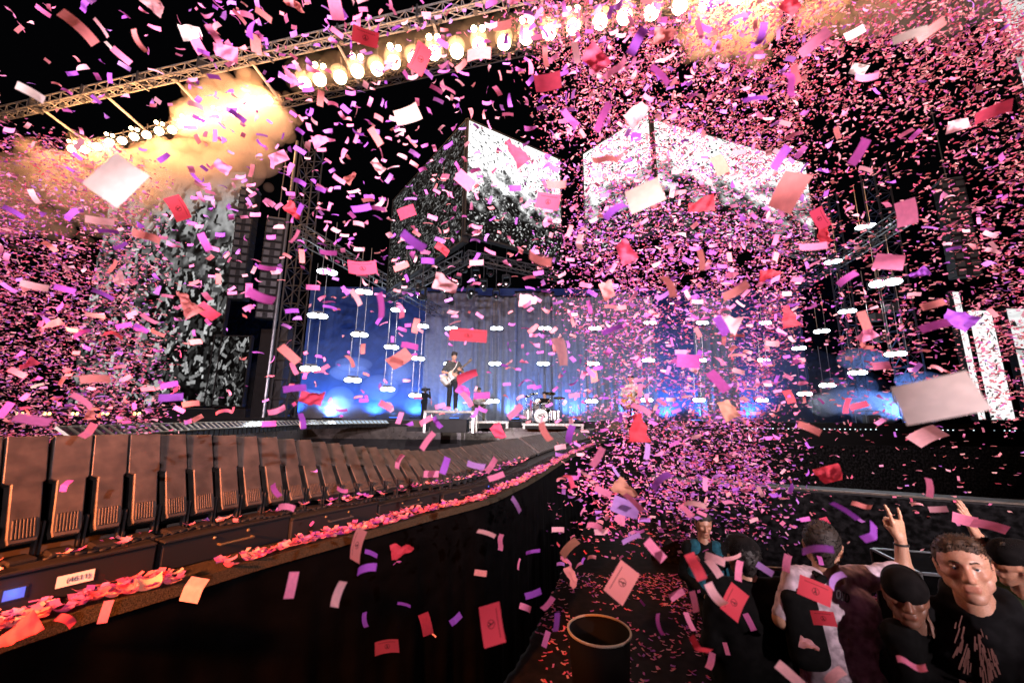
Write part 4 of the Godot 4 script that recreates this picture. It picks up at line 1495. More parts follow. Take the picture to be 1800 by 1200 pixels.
func make_head() -> Array:
	bone_reset(0.016)
	var s := SKIN
	bone(Vector3(0, 0.036, -0.028), Vector3(0, 0.04, 0.018), 0.080, 0.078, s)
	bone(Vector3(0, 0.01, 0.04), Vector3(0, -0.062, 0.046), 0.056, 0.042, s)
	for e in [-1.0, 1.0]:
		bone(Vector3(e * 0.05, -0.05, 0.002), Vector3(e * 0.016, -0.098, 0.058), 0.020, 0.020, s * Color(0.86, 0.84, 0.84))
		bone(Vector3(e * 0.062, 0.0, 0.0), Vector3(e * 0.05, -0.05, 0.004), 0.014, 0.018, s)
		bone(Vector3(e * 0.040, -0.014, 0.066), Vector3(e * 0.054, -0.006, 0.036), 0.020, 0.018, s * Color(1.05, 0.95, 0.92))
		bone(Vector3(e * 0.012, 0.031, 0.090), Vector3(e * 0.046, 0.028, 0.070), 0.0095, 0.009, s)
		bone(Vector3(e * 0.0115, -0.036, 0.101), Vector3(e * 0.0115, -0.034, 0.094), 0.0085, 0.008, s)
		bone(Vector3(e * 0.077, 0.022, -0.018), Vector3(e * 0.075, -0.026, -0.008), 0.011, 0.008, s * Color(1.05, 0.9, 0.88))
		carve(Vector3(e * 0.032, 0.008, 0.104), 0.0185)
	bone(Vector3(0, -0.100, 0.066), Vector3(0, -0.100, 0.064), 0.019, 0.019, s * Color(0.88, 0.86, 0.86))
	bone(Vector3(0, 0.02, 0.089), Vector3(0, -0.031, 0.113), 0.0085, 0.0125, s * Color(1.05, 0.93, 0.9))
	bone(Vector3(-0.017, -0.0615, 0.0865), Vector3(0.017, -0.0615, 0.0865), 0.0042, 0.0042, s * Color(0.95, 0.72, 0.72))
	bone(Vector3(-0.014, -0.069, 0.086), Vector3(0.014, -0.069, 0.086), 0.0046, 0.0046, s * Color(0.95, 0.72, 0.72))
	bone(Vector3(0, -0.05, -0.02), Vector3(0, -0.18, -0.035), 0.054, 0.058, s)
	return nets(0.004)

func make_hair(mop: bool) -> Array:
	bone_reset(0.02)
	bN = FastNoiseLite.new()
	bN.seed = 4 if mop else 3
	bN.frequency = 26.0 if mop else 34.0
	bAmp = 0.012 if mop else 0.006
	var c := Color.WHITE
	bone(Vector3(0, 0.048, -0.036), Vector3(0, 0.056, 0.014), 0.083 if not mop else 0.088, 0.078 if not mop else 0.086, c)
	bone(Vector3(-0.03, 0.092, 0.062), Vector3(0.035, 0.098, 0.058), 0.024, 0.026, c)
	bone(Vector3(0, 0.0, -0.07), Vector3(0, -0.04, -0.062), 0.05, 0.04, c)
	for e in [-1.0, 1.0]:
		bone(Vector3(e * 0.060, 0.04, 0.012), Vector3(e * 0.066, 0.012, 0.006), 0.021, 0.012, c)
	if mop:
		for i in 9:
			var t := i * 0.7
			bone(Vector3(cos(t) * 0.06, 0.09, sin(t) * 0.06 - 0.01), Vector3(cos(t) * 0.075, 0.11 + 0.02 * sin(i * 2.3), sin(t) * 0.075 - 0.01), 0.03, 0.018, c)
	carve(Vector3(0, -0.03, 0.135), 0.106)
	carve(Vector3(0, -0.11, 0.03), 0.085)
	return nets(0.0056)

# loose hairs over a hair shape: thin blades that follow the head and stand off a little
func strands(net: Array, count: int, long: float, comb: float, seed_: int) -> Array:
	var g := RandomNumberGenerator.new()
	g.seed = seed_
	var v: PackedVector3Array = net[0]
	var n: PackedVector3Array = net[1]
	var c: PackedColorArray = net[2]
	var ix: PackedInt32Array = net[3]
	var last := v.size()
	for i in count:
		var k := g.randi() % last
		var p := v[k]
		var nn := n[k]
		if p.y < -0.06 or p.length() < 0.07:
			continue
		var flow := (Vector3(0.25, 0.5 if p.z > 0.03 else -0.35, 0.9 if p.y > 0.08 else -0.5) + Vector3(g.randfn(), g.randfn(), g.randfn()) * 0.5).normalized()
		var d := (nn * (1.3 - comb) + flow * comb).normalized()
		var side := d.cross(nn).normalized() * 0.0011
		var l := long * g.randf_range(0.5, 1.2)
		var mid := p + d * l * 0.5 + nn * 0.002
		var tip := p + d * l - nn * 0.002
		var t := g.randf_range(0.55, 1.5)
		var b := v.size()
		for q in [p - side, p + side, mid + side * 0.8, mid - side * 0.8, tip]:
			v.append(q)
			n.append(nn)
			c.append(Color(t, t * 0.95, t * 0.9))
		for q in [0, 1, 2, 0, 2, 3, 3, 2, 4]:
			ix.append(b + q)
	return [v, n, c, ix]

func make_cap() -> Array:
	bone_reset(0.008)
	var c := Color.WHITE
	bone(Vector3(0, 0.052, -0.03), Vector3(0, 0.056, 0.02), 0.088, 0.084, c)
	for i in 7:
		var t := (i - 3) / 3.0
		bone(Vector3(t * 0.06, 0.07, 0.075), Vector3(t * 0.055, 0.052, 0.165 - 0.03 * t * t), 0.008, 0.006, c)
	carve(Vector3(0, -0.042, 0.0), 0.092)
	return nets(0.006)

func finger(root: Vector3, dir: Vector3, bend_to: Vector3, lens: Array, curl: Array, r: float, s: Color) -> void:
	var p := root
	var ang := 0.0
	for i in 3:
		ang += curl[i]
		var d := (dir * cos(ang) + bend_to * sin(ang)).normalized()
		var q: Vector3 = p + d * lens[i]
		bone(p, q, r * (1.0 - 0.1 * i), r * (0.92 - 0.1 * i), s)
		p = q

# wrist at the origin, fingers towards +y, palm looks to +z, thumb to +x
func make_hand(pose: int) -> Array:
	bone_reset(0.007)
	var s := SKIN
	for i in 4:
		var x := 0.028 - i * 0.019
		bone(Vector3(x * 0.6, 0.0, 0.0), Vector3(x, 0.086 - absf(i - 1) * 0.004, 0.0), 0.0155, 0.0125, s)
	bone(Vector3(0, -0.05, 0), Vector3(0, 0.01, 0), 0.027, 0.024, s)
	bone(Vector3(0.018, 0.02, 0.008), Vector3(0.03, 0.05, 0.01), 0.017, 0.014, s)
	var l := [[0.043, 0.026, 0.021], [0.048, 0.030, 0.022], [0.044, 0.028, 0.021], [0.034, 0.021, 0.018]]
	for i in 4:
		var x := 0.029 - i * 0.0195
		var curl := [0.05, 0.08, 0.06]
		if pose == 1 and (i == 1 or i == 2):
			curl = [1.45, 1.55, 0.9]
		elif pose == 1:
			curl = [0.06, 0.1, 0.1]
		elif pose == 2:
			curl = [0.55, 0.75, 0.5]
		var spread := (1.5 - i) * (0.07 if pose == 0 else 0.10 if pose == 1 else 0.03)
		finger(Vector3(x, 0.088 - absf(i - 1) * 0.004, 0), Vector3(spread, 1, 0).normalized(), Vector3(0, 0, 1), l[i], curl, 0.0092 if i < 3 else 0.0080, s)
	if pose == 1:
		finger(Vector3(0.028, 0.03, 0.012), Vector3(0.25, 0.8, 0.55).normalized(), Vector3(-1, 0.1, 0.2).normalized(), [0.038, 0.03, 0.025], [0.1, 0.7, 0.5], 0.0105, s)
	else:
		finger(Vector3(0.026, 0.028, 0.006), Vector3(0.75, 0.75, 0.2).normalized(), Vector3(-0.6, 0.6, 0.5).normalized(), [0.036, 0.032, 0.026], [0.0, 0.25, 0.25], 0.0105, s)
	return nets(0.0042)

# where the hand goes: wrist, direction of the fingers, direction the palm looks; right = thumb on +x side
func hand_at(w: Vector3, fingers: Vector3, palm: Vector3, mirror: bool, sc := 1.0) -> Transform3D:
	var y := fingers.normalized()
	var x := y.cross(palm).normalized()
	var z := x.cross(y)
	if mirror:
		x = -x
	return Transform3D(Basis(x * sc, y * sc, z * sc), w)

func stand(base_: Vector3, yaw: float, h := 1.78) -> Dictionary:
	# joints of a person who stands at base_, facing yaw (0 = towards +z); x is the person's left
	var f := Transform3D(Basis(Vector3.UP, yaw).scaled(Vector3.ONE * h / 1.78), base_)
	var j := {}
	j.pelvis = f * Vector3(0, 0.96, 0)
	j.waist = f * Vector3(0, 1.10, 0.01)
	j.chest = f * Vector3(0, 1.31, 0.0)
	j.neck = f * Vector3(0, 1.49, -0.015)
	j.head = f * Vector3(0, 1.655, 0.015)
	for s in 2:
		var e := 1.0 if s == 0 else -1.0
		var n: String = ["l", "r"][s]
		j["shoulder_" + n] = f * Vector3(e * 0.175, 1.435, -0.01)
		j["elbow_" + n] = f * Vector3(e * 0.235, 1.15, -0.02)
		j["wrist_" + n] = f * Vector3(e * 0.245, 0.90, 0.06)
		j["hip_" + n] = f * Vector3(e * 0.09, 0.93, 0)
		j["knee_" + n] = f * Vector3(e * 0.10, 0.50, 0.02)
		j["ankle_" + n] = f * Vector3(e * 0.105, 0.085, -0.01)
		j["toe_" + n] = f * Vector3(e * 0.125, 0.035, 0.15)
	j.side = f.basis.x.normalized()
	j.front = f.basis.z.normalized()
	j.k = h / 1.78
	return j

# look: top, trousers, skin tint, hair, sleeve ("short", "long"), head (Basis), hands {l: [net, fingers, palm]}, cell
func person(label: String, j: Dictionary, look: Dictionary, group := "") -> Node3D:
	var k: float = j.k
	var o := thing("person", label, "person", Vector3(j.pelvis.x, minf(j.ankle_l.y, j.ankle_r.y) - 0.085, j.pelvis.z), group)
	var inv := Transform3D(Basis(), -o.position)
	var side: Vector3 = j.side
	var cell: float = look.get("cell", 0.017)
	var skin: Color = look.get("skin", Color.WHITE)
	# skin: one continuous body
	bone_reset(0.035)
	var s := SKIN
	bone(j.pelvis - side * 0.07 * k, j.pelvis + side * 0.07 * k, 0.10 * k, 0.10 * k, s)
	bone(j.waist - side * 0.055 * k, j.waist + side * 0.055 * k, 0.09 * k, 0.09 * k, s)
	bone(j.chest - side * 0.075 * k, j.chest + side * 0.075 * k, 0.105 * k, 0.105 * k, s)
	bone(j.waist, j.chest, 0.09 * k, 0.10 * k, s)
	bone(j.shoulder_l, j.shoulder_r, 0.052 * k, 0.052 * k, s)
	bone(j.chest, j.neck, 0.08 * k, 0.055 * k, s)
	bone(j.neck, j.head - (j.head - j.neck) * 0.45, 0.056 * k, 0.054 * k, s)
	for n in ["_l", "_r"]:
		bone(j["shoulder" + n], j["elbow" + n], 0.048 * k, 0.038 * k, s)
		bone(j["elbow" + n], j["wrist" + n], 0.039 * k, 0.026 * k, s)
		bone(j["hip" + n], j["knee" + n], 0.075 * k, 0.052 * k, s)
		bone(j["knee" + n], j["ankle" + n], 0.050 * k, 0.034 * k, s)
	var parts := [[nets(cell), inv, skin]]
	var hb: Basis = look.head
	var hxf := Transform3D(hb * Basis().scaled(Vector3.ONE * k * look.get("head_size", 1.0)), j.head)
	parts.append([head_net, inv * hxf, skin])
	var hands: Dictionary = look.get("hands", {})
	for n in ["l", "r"]:
		var w: Vector3 = j["wrist_" + n]
		var fore: Vector3 = (w - j["elbow_" + n]).normalized()
		if hands.has(n):
			parts.append([hands[n][0], inv * hand_at(w + hands[n][1].normalized() * 0.012, hands[n][1], hands[n][2], hands[n][3], 1.0 * k), skin])
		else:
			var palm: Vector3 = side * (-1.0 if n == "l" else 1.0)
			parts.append([hand_easy, inv * hand_at(w + fore * 0.012, fore, palm, n == "l", k), skin])
	put("body", join(parts), M.skin, o)
	# top
	var wide: float = look.get("wide", 1.0)
	bone_reset(0.03)
	bN = FastNoiseLite.new()
	bN.seed = 7 + names["person"]
	bN.frequency = 11.0
	bN.fractal_octaves = 3
	bAmp = look.get("folds", 0.014)
	var c := Color.WHITE
	bone(j.pelvis + Vector3(0, 0.0, 0) - side * 0.085 * k, j.pelvis + side * 0.085 * k, 0.118 * k * wide, 0.118 * k * wide, c)
	bone(j.waist - side * 0.075 * k, j.waist + side * 0.075 * k, 0.112 * k * wide, 0.112 * k * wide, c)
	bone(j.chest - side * 0.085 * k, j.chest + side * 0.085 * k, 0.122 * k * wide, 0.122 * k * wide, c)
	for e in [-1.0, 1.0]:
		bone(j.waist + side * e * 0.07 * k, j.chest + side * e * 0.08 * k, 0.11 * k * wide, 0.118 * k * wide, c)
		bone(j.pelvis + side * e * 0.08 * k, j.waist + side * e * 0.07 * k, 0.116 * k * wide, 0.11 * k * wide, c)
	bone(j.shoulder_l.lerp(j.shoulder_r, 0.04), j.shoulder_r.lerp(j.shoulder_l, 0.04), 0.066 * k, 0.066 * k, c)
	bone(j.chest, j.neck - Vector3(0, 0.015, 0), 0.10 * k, (0.078 if look.get("hood", false) else 0.066) * k, c)
	var slv: float = 0.62 if look.get("sleeve", "long") == "short" else 1.0
	for n in ["_l", "_r"]:
		var sh: Vector3 = j["shoulder" + n]
		var el: Vector3 = j["elbow" + n]
		var wr: Vector3 = j["wrist" + n]
		if slv < 1.0:
			bone(sh, sh.lerp(el, 0.84), 0.060 * k, 0.058 * k, c)
		else:
			bone(sh, el, 0.066 * k, 0.056 * k, c)
			bone(el, el.lerp(wr, 0.94), 0.056 * k, 0.042 * k, c)
	if look.get("hood", false):
		var back: Vector3 = -j.front
		bone(j.neck + back * 0.05 - side * 0.07 + Vector3(0, 0.03, 0), j.neck + back * 0.05 + side * 0.07 + Vector3(0, 0.03, 0), 0.05, 0.05, c)
		bone(j.neck + back * 0.09 - side * 0.04 - Vector3(0, 0.05, 0), j.neck + back * 0.09 + side * 0.04 - Vector3(0, 0.05, 0), 0.055, 0.055, c)
		for e in [-1.0, 1.0]:
			bone(j.neck + side * e * 0.085 + Vector3(0, 0.02, 0), j.neck + j.front * 0.075 + side * e * 0.025 - Vector3(0, 0.03, 0), 0.034, 0.026, c)
	if look.get("hood", false):
		bone(j.neck + j.front * 0.02 - Vector3(0, 0.07, 0), j.neck + j.front * 0.055 - Vector3(0, 0.10, 0), 0.07, 0.07, c)
	put(look.get("top_name", "shirt"), join([[nets(cell), inv]]), look.top, o)
	# trousers
	bone_reset(0.03)
	bN = FastNoiseLite.new()
	bN.seed = 9
	bN.frequency = 8.0
	bAmp = 0.010
	bone(j.hip_l, j.hip_r, 0.112 * k, 0.112 * k, c)
	for n in ["_l", "_r"]:
		bone(j["hip" + n], j["knee" + n], 0.092 * k, 0.070 * k, c)
		bone(j["knee" + n], j["ankle" + n], 0.070 * k, 0.062 * k, c)
	put("trousers", join([[nets(cell * 1.15), inv]]), look.get("trousers", M.black_jeans), o)
	for n in ["_l", "_r"]:
		bone_reset(0.02)
		var an: Vector3 = j["ankle" + n] - Vector3(0, 0.03, 0)
		bone(an - (j["toe" + n] - an).normalized() * 0.03, j["toe" + n], 0.042 * k, 0.034 * k, c)
		put("shoe", join([[nets(0.014), inv]]), look.get("shoes", M.black_jeans), o)
	# hair or cap
	if look.has("hair"):
		put("hair", join([[hair_mop if look.get("mop", false) else hair_short, inv * hxf]]), look.hair, o)
	if look.has("cap"):
		put("cap", join([[cap_net, inv * hxf * Transform3D(Basis(Vector3.UP, look.get("cap_turn", 0.0)), Vector3.ZERO)]]), look.cap, o)
	if look.get("face", false):
		for e in [-1.0, 1.0]:
			put("eye", lathe_mesh([Vector2(0.0, -0.012), Vector2(0.0085, -0.0085), Vector2(0.012, 0.0), Vector2(0.0085, 0.0085), Vector2(0.0, 0.012)], 10), M.eye_white, o, inv * hxf * Transform3D(Basis(), Vector3(e * 0.031, 0.008, 0.0765)))
			put("iris", lathe_mesh([Vector2(0.0052, 0.0), Vector2(0.0, 0.0012)], 10), M.iris, o, inv * hxf * Transform3D(Basis(Vector3(1, 0, 0), PI / 2), Vector3(e * 0.031, 0.008, 0.0886)))
			var bw := begin(true)
			tube(bw, Vector3(e * 0.014, 0.027, 0.1005), Vector3(e * 0.034, 0.032, 0.093), 0.0035, 0.0035, 6)
			tube(bw, Vector3(e * 0.034, 0.032, 0.093), Vector3(e * 0.05, 0.027, 0.078), 0.0035, 0.002, 6)
			put("eyebrow", done(bw), look.get("hair", M.brown_hair), o, inv * hxf)
			var lid := begin(true)
			tube(lid, Vector3(e * 0.019, 0.0135, 0.0885), Vector3(e * 0.043, 0.0135, 0.0835), 0.0045, 0.0045, 6)
			put("eyelid", done(lid), M.skin_plain, o, inv * hxf)
	return o

# ---------------------------------------------------------------- people
func cloth_mat(c: Color, seed_: int, rough := 0.9) -> StandardMaterial3D:
	var m := worn(c, 0.7, rough, 2.5, seed_, 0.0, 0.03)
	return dull(m, 0.22)

func face_to(eye_dir: Vector3, roll := 0.0) -> Basis:
	# head whose face looks along eye_dir
	return Basis.looking_at(-eye_dir.normalized(), Vector3.UP) * Basis(Vector3(0, 0, 1), roll)

func build_pit_people() -> void:
	M.skin = mat(Color.WHITE, 0.55)
	M.skin.vertex_color_use_as_albedo = true
	M.skin.albedo_texture = noise_tex(256, 0.06, 33, Color(0.92, 0.88, 0.87), Color.WHITE)
	M.skin.uv1_triplanar = true
	M.skin.uv1_scale = Vector3.ONE * 7.0
	M.skin.roughness_texture = noise_tex(128, 0.09, 35, Color(0.7, 0.7, 0.7), Color.WHITE)
	M.skin.subsurf_scatter_enabled = true
	M.skin.subsurf_scatter_strength = 0.06
	M.skin_plain = mat(SKIN.linear_to_srgb(), 0.55)
	M.eye_white = mat(lin(0.6, 0.56, 0.54), 0.25)
	M.iris = mat(lin(0.05, 0.07, 0.09), 0.2)
	M.brown_hair = hairy(lin(0.10, 0.045, 0.018), 0.5, 0.7, 20.0, 61)
	M.dark_hair = hairy(lin(0.03, 0.019, 0.013), 0.4, 0.7, 20.0, 62)
	M.black_hair = mat(lin(0.012, 0.009, 0.008), 0.6)
	M.black_jeans = cloth_mat(lin(0.012, 0.012, 0.014), 63)
	M.black_hoodie = cloth_mat(lin(0.010, 0.010, 0.011), 64)
	M.black_jacket = cloth_mat(lin(0.013, 0.013, 0.014), 65)
	M.black_jacket.albedo_color = lin(0.006, 0.006, 0.006)
	M.pink_tee = cloth_mat(lin(0.62, 0.50, 0.57), 66)
	M.green_tee = cloth_mat(lin(0.06, 0.10, 0.05), 67)
	M.teal_vest = cloth_mat(lin(0.02, 0.10, 0.14), 68)
	M.grey_shirt = cloth_mat(lin(0.07, 0.075, 0.075), 69)
	M.white_shirt = cloth_mat(lin(0.72, 0.72, 0.70), 70)
	M.dark_jeans = cloth_mat(lin(0.022, 0.024, 0.030), 71)
	M.olive = cloth_mat(lin(0.12, 0.13, 0.10), 72)
	M.cap_black = cloth_mat(lin(0.009, 0.008, 0.008), 73)
	M.print_pink = mat(lin(0.26, 0.12, 0.10), 0.85)
	M.print_black = mat(lin(0.015, 0.012, 0.016), 0.85)
	head_net = make_head()
	hair_short = strands(make_hair(false), 1500, 0.016, 0.9, 5)
	hair_mop = strands(make_hair(true), 1100, 0.030, 0.6, 6)
	cap_net = make_cap()
	hand_open = make_hand(0)
	hand_horns = make_hand(1)
	hand_easy = make_hand(2)
	# man in the pale T-shirt, seen from behind, arm up
	var h := at(1446, 962, 2.12)
	var j := stand(Vector3(h.x + 0.02, 0, h.z + 0.02), PI - 0.15, 1.77)
	j.head = h
	j.neck = h + Vector3(0.0, -0.165, 0.02)
	j.shoulder_r = at(1512, 1018, 2.13)
	j.shoulder_l = at(1400, 1020, 2.06)
	j.elbow_r = at(1590, 1006, 2.16)
	j.wrist_r = at(1584, 950, 2.18)
	j.elbow_l = at(1376, 1088, 2.02)
	j.wrist_l = at(1420, 1090, 2.16)
	j.chest = (j.shoulder_l + j.shoulder_r) * 0.5 + Vector3(0, -0.13, 0.0)
	var o := person("man in a pale lettered T-shirt seen from behind, making horns with his raised hand", j, {
		"top": M.pink_tee, "sleeve": "short", "hair": M.dark_hair, "head": face_to(Vector3(0.55, 0.05, -0.85)), "skin": Color(0.95, 0.9, 0.85),
		"hands": {"r": [hand_horns, Vector3(-0.05, 1, 0.0), Vector3(-0.2, 0.0, -1.0), false]}, "folds": 0.012, "wide": 1.0, "cell": 0.011}, "people in the pit")
	var hx := Transform3D(face_to(Vector3(0.55, 0.05, -0.85)), h - o.position)
	var st := begin()
	for e in [-1.0, 1.0]:
		tube(st, Vector3(e * 0.082, 0.02, -0.02), Vector3(e * 0.074, 0.018, 0.095), 0.0028, 0.0028, 6)
		for i in 12:
			var t0 := TAU * i / 12
			var t1 := TAU * (i + 1) / 12
			tube(st, Vector3(e * 0.036 + cos(t0) * 0.027, 0.006 + sin(t0) * 0.021, 0.104), Vector3(e * 0.036 + cos(t1) * 0.027, 0.006 + sin(t1) * 0.021, 0.104), 0.0026, 0.0026, 5, false)
	tube(st, Vector3(-0.01, 0.012, 0.106), Vector3(0.01, 0.012, 0.106), 0.0026, 0.0026, 6)
	put("glasses", done(st), M.black_steel, o, hx)
	var wr: Vector3 = j.wrist_r - o.position
	put("bracelet", lathe_mesh([Vector2(0.029, -0.006), Vector2(0.033, -0.004), Vector2(0.033, 0.004), Vector2(0.029, 0.006)], 16), M.black_hair, o, Transform3D(Basis(), wr + Vector3(0, -0.02, 0)))
	var mid: Vector3 = (at(1482, 1048, 1.955)) - o.position
	write("back_print", "OID", 0.056, M.print_black, o, Transform3D(Basis(Vector3.UP, 0.32) * Basis(Vector3(0, 0, 1), -0.38), mid), true)
	# black rucksack on his left shoulder
	var rk := at(1406, 1092, 1.99)
	var bag := thing("rucksack", "black rucksack on the left shoulder of the man in the pale T-shirt", "rucksack", rk)
	bone_reset(0.05)
	for q in [Vector3(-0.03, 0.10, 0.0), Vector3(0.035, 0.10, 0.01)]:
		bone(q, q + Vector3(0.01, -0.24, 0.02), 0.048, 0.056, Color.WHITE)
	put("bag", join([[nets(0.012), ident]]), M.black_jacket, bag)
	var rs := begin(true)
	var top_: Vector3 = j.shoulder_l.lerp(j.neck, 0.45) + Vector3(0, 0.045, 0.03) - rk
	cable(rs, [Vector3(0, 0.14, 0.03), top_ + Vector3(0, 0, 0.06), top_, top_ + Vector3(0, -0.06, -0.1)], 0.02)
	put("strap", done(rs), M.black_jacket, bag)
	# man who looks into the camera, black hoodie
	h = at(1696, 1000, 1.70)
	j = stand(Vector3(h.x + 0.10, 0, h.z + 0.02), -0.85, 1.80)
	j.head = h
	j.neck = h + Vector3(0.045, -0.155, -0.015)
	var sd2: Vector3 = j.side
	j.chest = j.neck + Vector3(0.03, -0.19, 0.0)
	j.shoulder_l = j.neck + sd2 * 0.19 + Vector3(0.02, -0.07, 0)
	j.shoulder_r = j.neck - sd2 * 0.19 + Vector3(0.02, -0.07, 0)
	j.waist = j.chest + Vector3(0.02, -0.22, 0)
	j.pelvis = j.waist + Vector3(0.0, -0.15, 0)
	var gaze := (EYE - h).normalized() + Vector3(0.12, -0.08, -0.05)
	o = person("brown-haired man in a black printed hoodie squinting into the camera", j, {
		"top": M.black_hoodie, "top_name": "hoodie", "hood": true, "hair": M.brown_hair, "head": face_to(gaze, 0.10), "skin": Color(1.08, 1.0, 0.96), "face": true, "head_size": 1.02, "folds": 0.014, "wide": 1.05, "cell": 0.012}, "people in the pit")
	# print on his chest: broken oval of pale strokes
	var pr := begin()
	var cz: Vector3 = j.chest + j.front * 0.142 + Vector3(0, 0.06, 0) - j.side * 0.05
	var px := Basis(j.side, Vector3.UP, j.front)
	for i in 90:
		var u := rng.randf_range(-1, 1)
		var v := rng.randf_range(-1, 1)
		if u * u + v * v > 1.0 or absf(u + 0.1) < 0.18:
			continue
		var p: Vector3 = cz + px * Vector3(u * 0.060, v * 0.105, 0)
		cbox(pr, Transform3D(px * Basis(Vector3(0, 0, 1), -0.12 + u * 0.3 + rng.randf_range(-0.08, 0.08)), p - o.position), Vector3(rng.randf_range(0.0025, 0.006), rng.randf_range(0.02, 0.07), 0.005))
	for i in 5:
		cbox(pr, Transform3D(px, cz + px * Vector3(-0.05 + i * 0.025, -0.135, 0) - o.position), Vector3(0.018, 0.010, 0.006))
	put("chest_print", done(pr), M.print_pink, o)
	# man in a cap, dark, between them
	h = at(1592, 1048, 1.80)
	j = stand(Vector3(h.x + 0.12, 0, h.z + 0.10), -0.9, 1.62)
	j.head = h
	j.neck = h + Vector3(0.06, -0.14, 0.0)
	j.shoulder_l = at(1560, 1110, 1.78) + Vector3(0.05, -0.02, 0)
	j.shoulder_r = at(1668, 1095, 1.85)
	j.chest = j.neck + Vector3(0.03, -0.2, 0.0)
	j.elbow_l = j.shoulder_l + Vector3(0.02, -0.29, 0.03)
	j.wrist_l = at(1630, 1168, 1.93)
	person("dark man in a black cap and jacket bending forward beside the confetti floor", j, {
		"top": M.black_jacket, "top_name": "jacket", "cap": M.cap_black, "cap_turn": PI, "head_size": 1.0, "head": face_to(Vector3(-0.62, 0.02, 0.78)), "skin": Color(0.36, 0.30, 0.27), "face": true, "cell": 0.014,
		"hands": {"l": [hand_easy, Vector3(-0.1, -0.8, 0.5), Vector3(0.6, -0.3, -0.5), true]}}, "people in the pit")
	# man behind, hand up, cap
	h = at(1790, 992, 2.25)
	j = stand(Vector3(h.x + 0.05, 0, h.z), PI * 0.75, 1.74)
	j.head = h
	j.neck = h + Vector3(0.02, -0.16, 0.0)
	j.shoulder_l = at(1752, 1022, 2.35)
	j.shoulder_r = at(1850, 1035, 2.2)
	j.elbow_l = at(1762, 982, 2.42)
	j.wrist_l = at(1716, 938, 2.40)
	j.chest = (j.shoulder_l + j.shoulder_r) * 0.5 + Vector3(0, -0.13, 0.0)
	o = person("man in a black cap and green shirt at the right edge raising an open hand", j, {
		"top": M.green_tee, "sleeve": "short", "cap": M.cap_black, "cap_turn": PI, "hair": M.black_hair, "head": face_to(Vector3(-0.8, 0.0, -0.35)), "skin": Color(1.0, 0.92, 0.85),
		"hands": {"l": [hand_open, Vector3(-0.35, 1, 0.0), Vector3(-0.5, 0.1, -1.0), true]}, "cell": 0.016}, "people in the pit")
	put("watch_strap", lathe_mesh([Vector2(0.030, -0.011), Vector2(0.035, -0.008), Vector2(0.035, 0.008), Vector2(0.030, 0.011)], 16), M.black_hair, o, Transform3D(frame_of(j.elbow_l, j.wrist_l), j.wrist_l.lerp(j.elbow_l, 0.14) - o.position))
	# broad man in black from behind
	h = at(1306, 982, 2.30)
	j = stand(Vector3(h.x, 0, h.z + 0.03), PI - 0.1, 1.70)
	j.head = h
	j.neck = h + Vector3(0, -0.15, 0.03)
	j.elbow_r = j.shoulder_r + Vector3(0.12, -0.26, 0.05)
	j.wrist_r = j.elbow_r + Vector3(0.12, -0.10, -0.15)
	j.wrist_l = j.elbow_l + Vector3(0.05, -0.12, -0.2)
	person("broad person dressed all in black seen from behind, slips on the back", j, {
		"top": M.black_jacket, "top_name": "jacket", "cap": M.cap_black, "cap_turn": 0.0, "hair": M.black_hair, "head": face_to(Vector3(0.1, 0.0, -1.0)), "wide": 1.22, "cell": 0.018, "skin": Color(0.8, 0.75, 0.7)}, "people in the pit")
	# seated steward in a teal vest
	h = at(1237, 922, 4.25)
	j = stand(Vector3(h.x, -0.42, h.z), -0.25, 1.72)
	j.head = h
	for n in ["_l", "_r"]:
		j["knee" + n] = j["hip" + n] + j.front * 0.42 + Vector3(0, 0.02, 0)
		j["ankle" + n] = Vector3(j["knee" + n].x, 0.085, j["knee" + n].z)
		j["toe" + n] = j["ankle" + n] + j.front * 0.15 + Vector3(0, -0.05, 0)
		j["wrist" + n] = j["knee" + n] + Vector3(0, 0.12, 0) - j.front * 0.1
	o = person("steward in a teal vest sitting behind the person in black", j, {
		"top": M.black_jacket, "top_name": "pullover", "hair": M.dark_hair, "head": face_to(Vector3(-0.2, -0.15, 1.0)), "skin": Color(0.7, 0.6, 0.55), "cell": 0.02}, "people in the pit")
	bone_reset(0.02)
	for e in [-1.0, 1.0]:
		bone(j.shoulder_l.lerp(j.shoulder_r, 0.5 - e * 0.30), j.waist + j.side * e * 0.09, 0.082, 0.132, Color.WHITE)
	bone(j.chest - j.front * 0.04, j.waist - j.front * 0.02, 0.12, 0.14, Color.WHITE)
	carve(j.chest + j.front * 0.16, 0.10)
	put("vest", join([[nets(0.018), Transform3D(Basis(), -o.position)]]), M.teal_vest, o)
	var stool := thing("stool", "black stool under the steward in the vest", "stool", Vector3(j.pelvis.x, 0, j.pelvis.z))
	put("seat", lathe_mesh([Vector2(0, 0.40), Vector2(0.17, 0.40), Vector2(0.18, 0.42), Vector2(0.17, 0.435), Vector2(0, 0.435)], 18), M.black_steel, stool)
	for i in 4:
		var ls := begin()
		var t := TAU * (i + 0.5) / 4
		tube(ls, Vector3(cos(t) * 0.12, 0.40, sin(t) * 0.12), Vector3(cos(t) * 0.2, 0, sin(t) * 0.2), 0.014)
		put("leg", done(ls), M.dark_grey, stool)

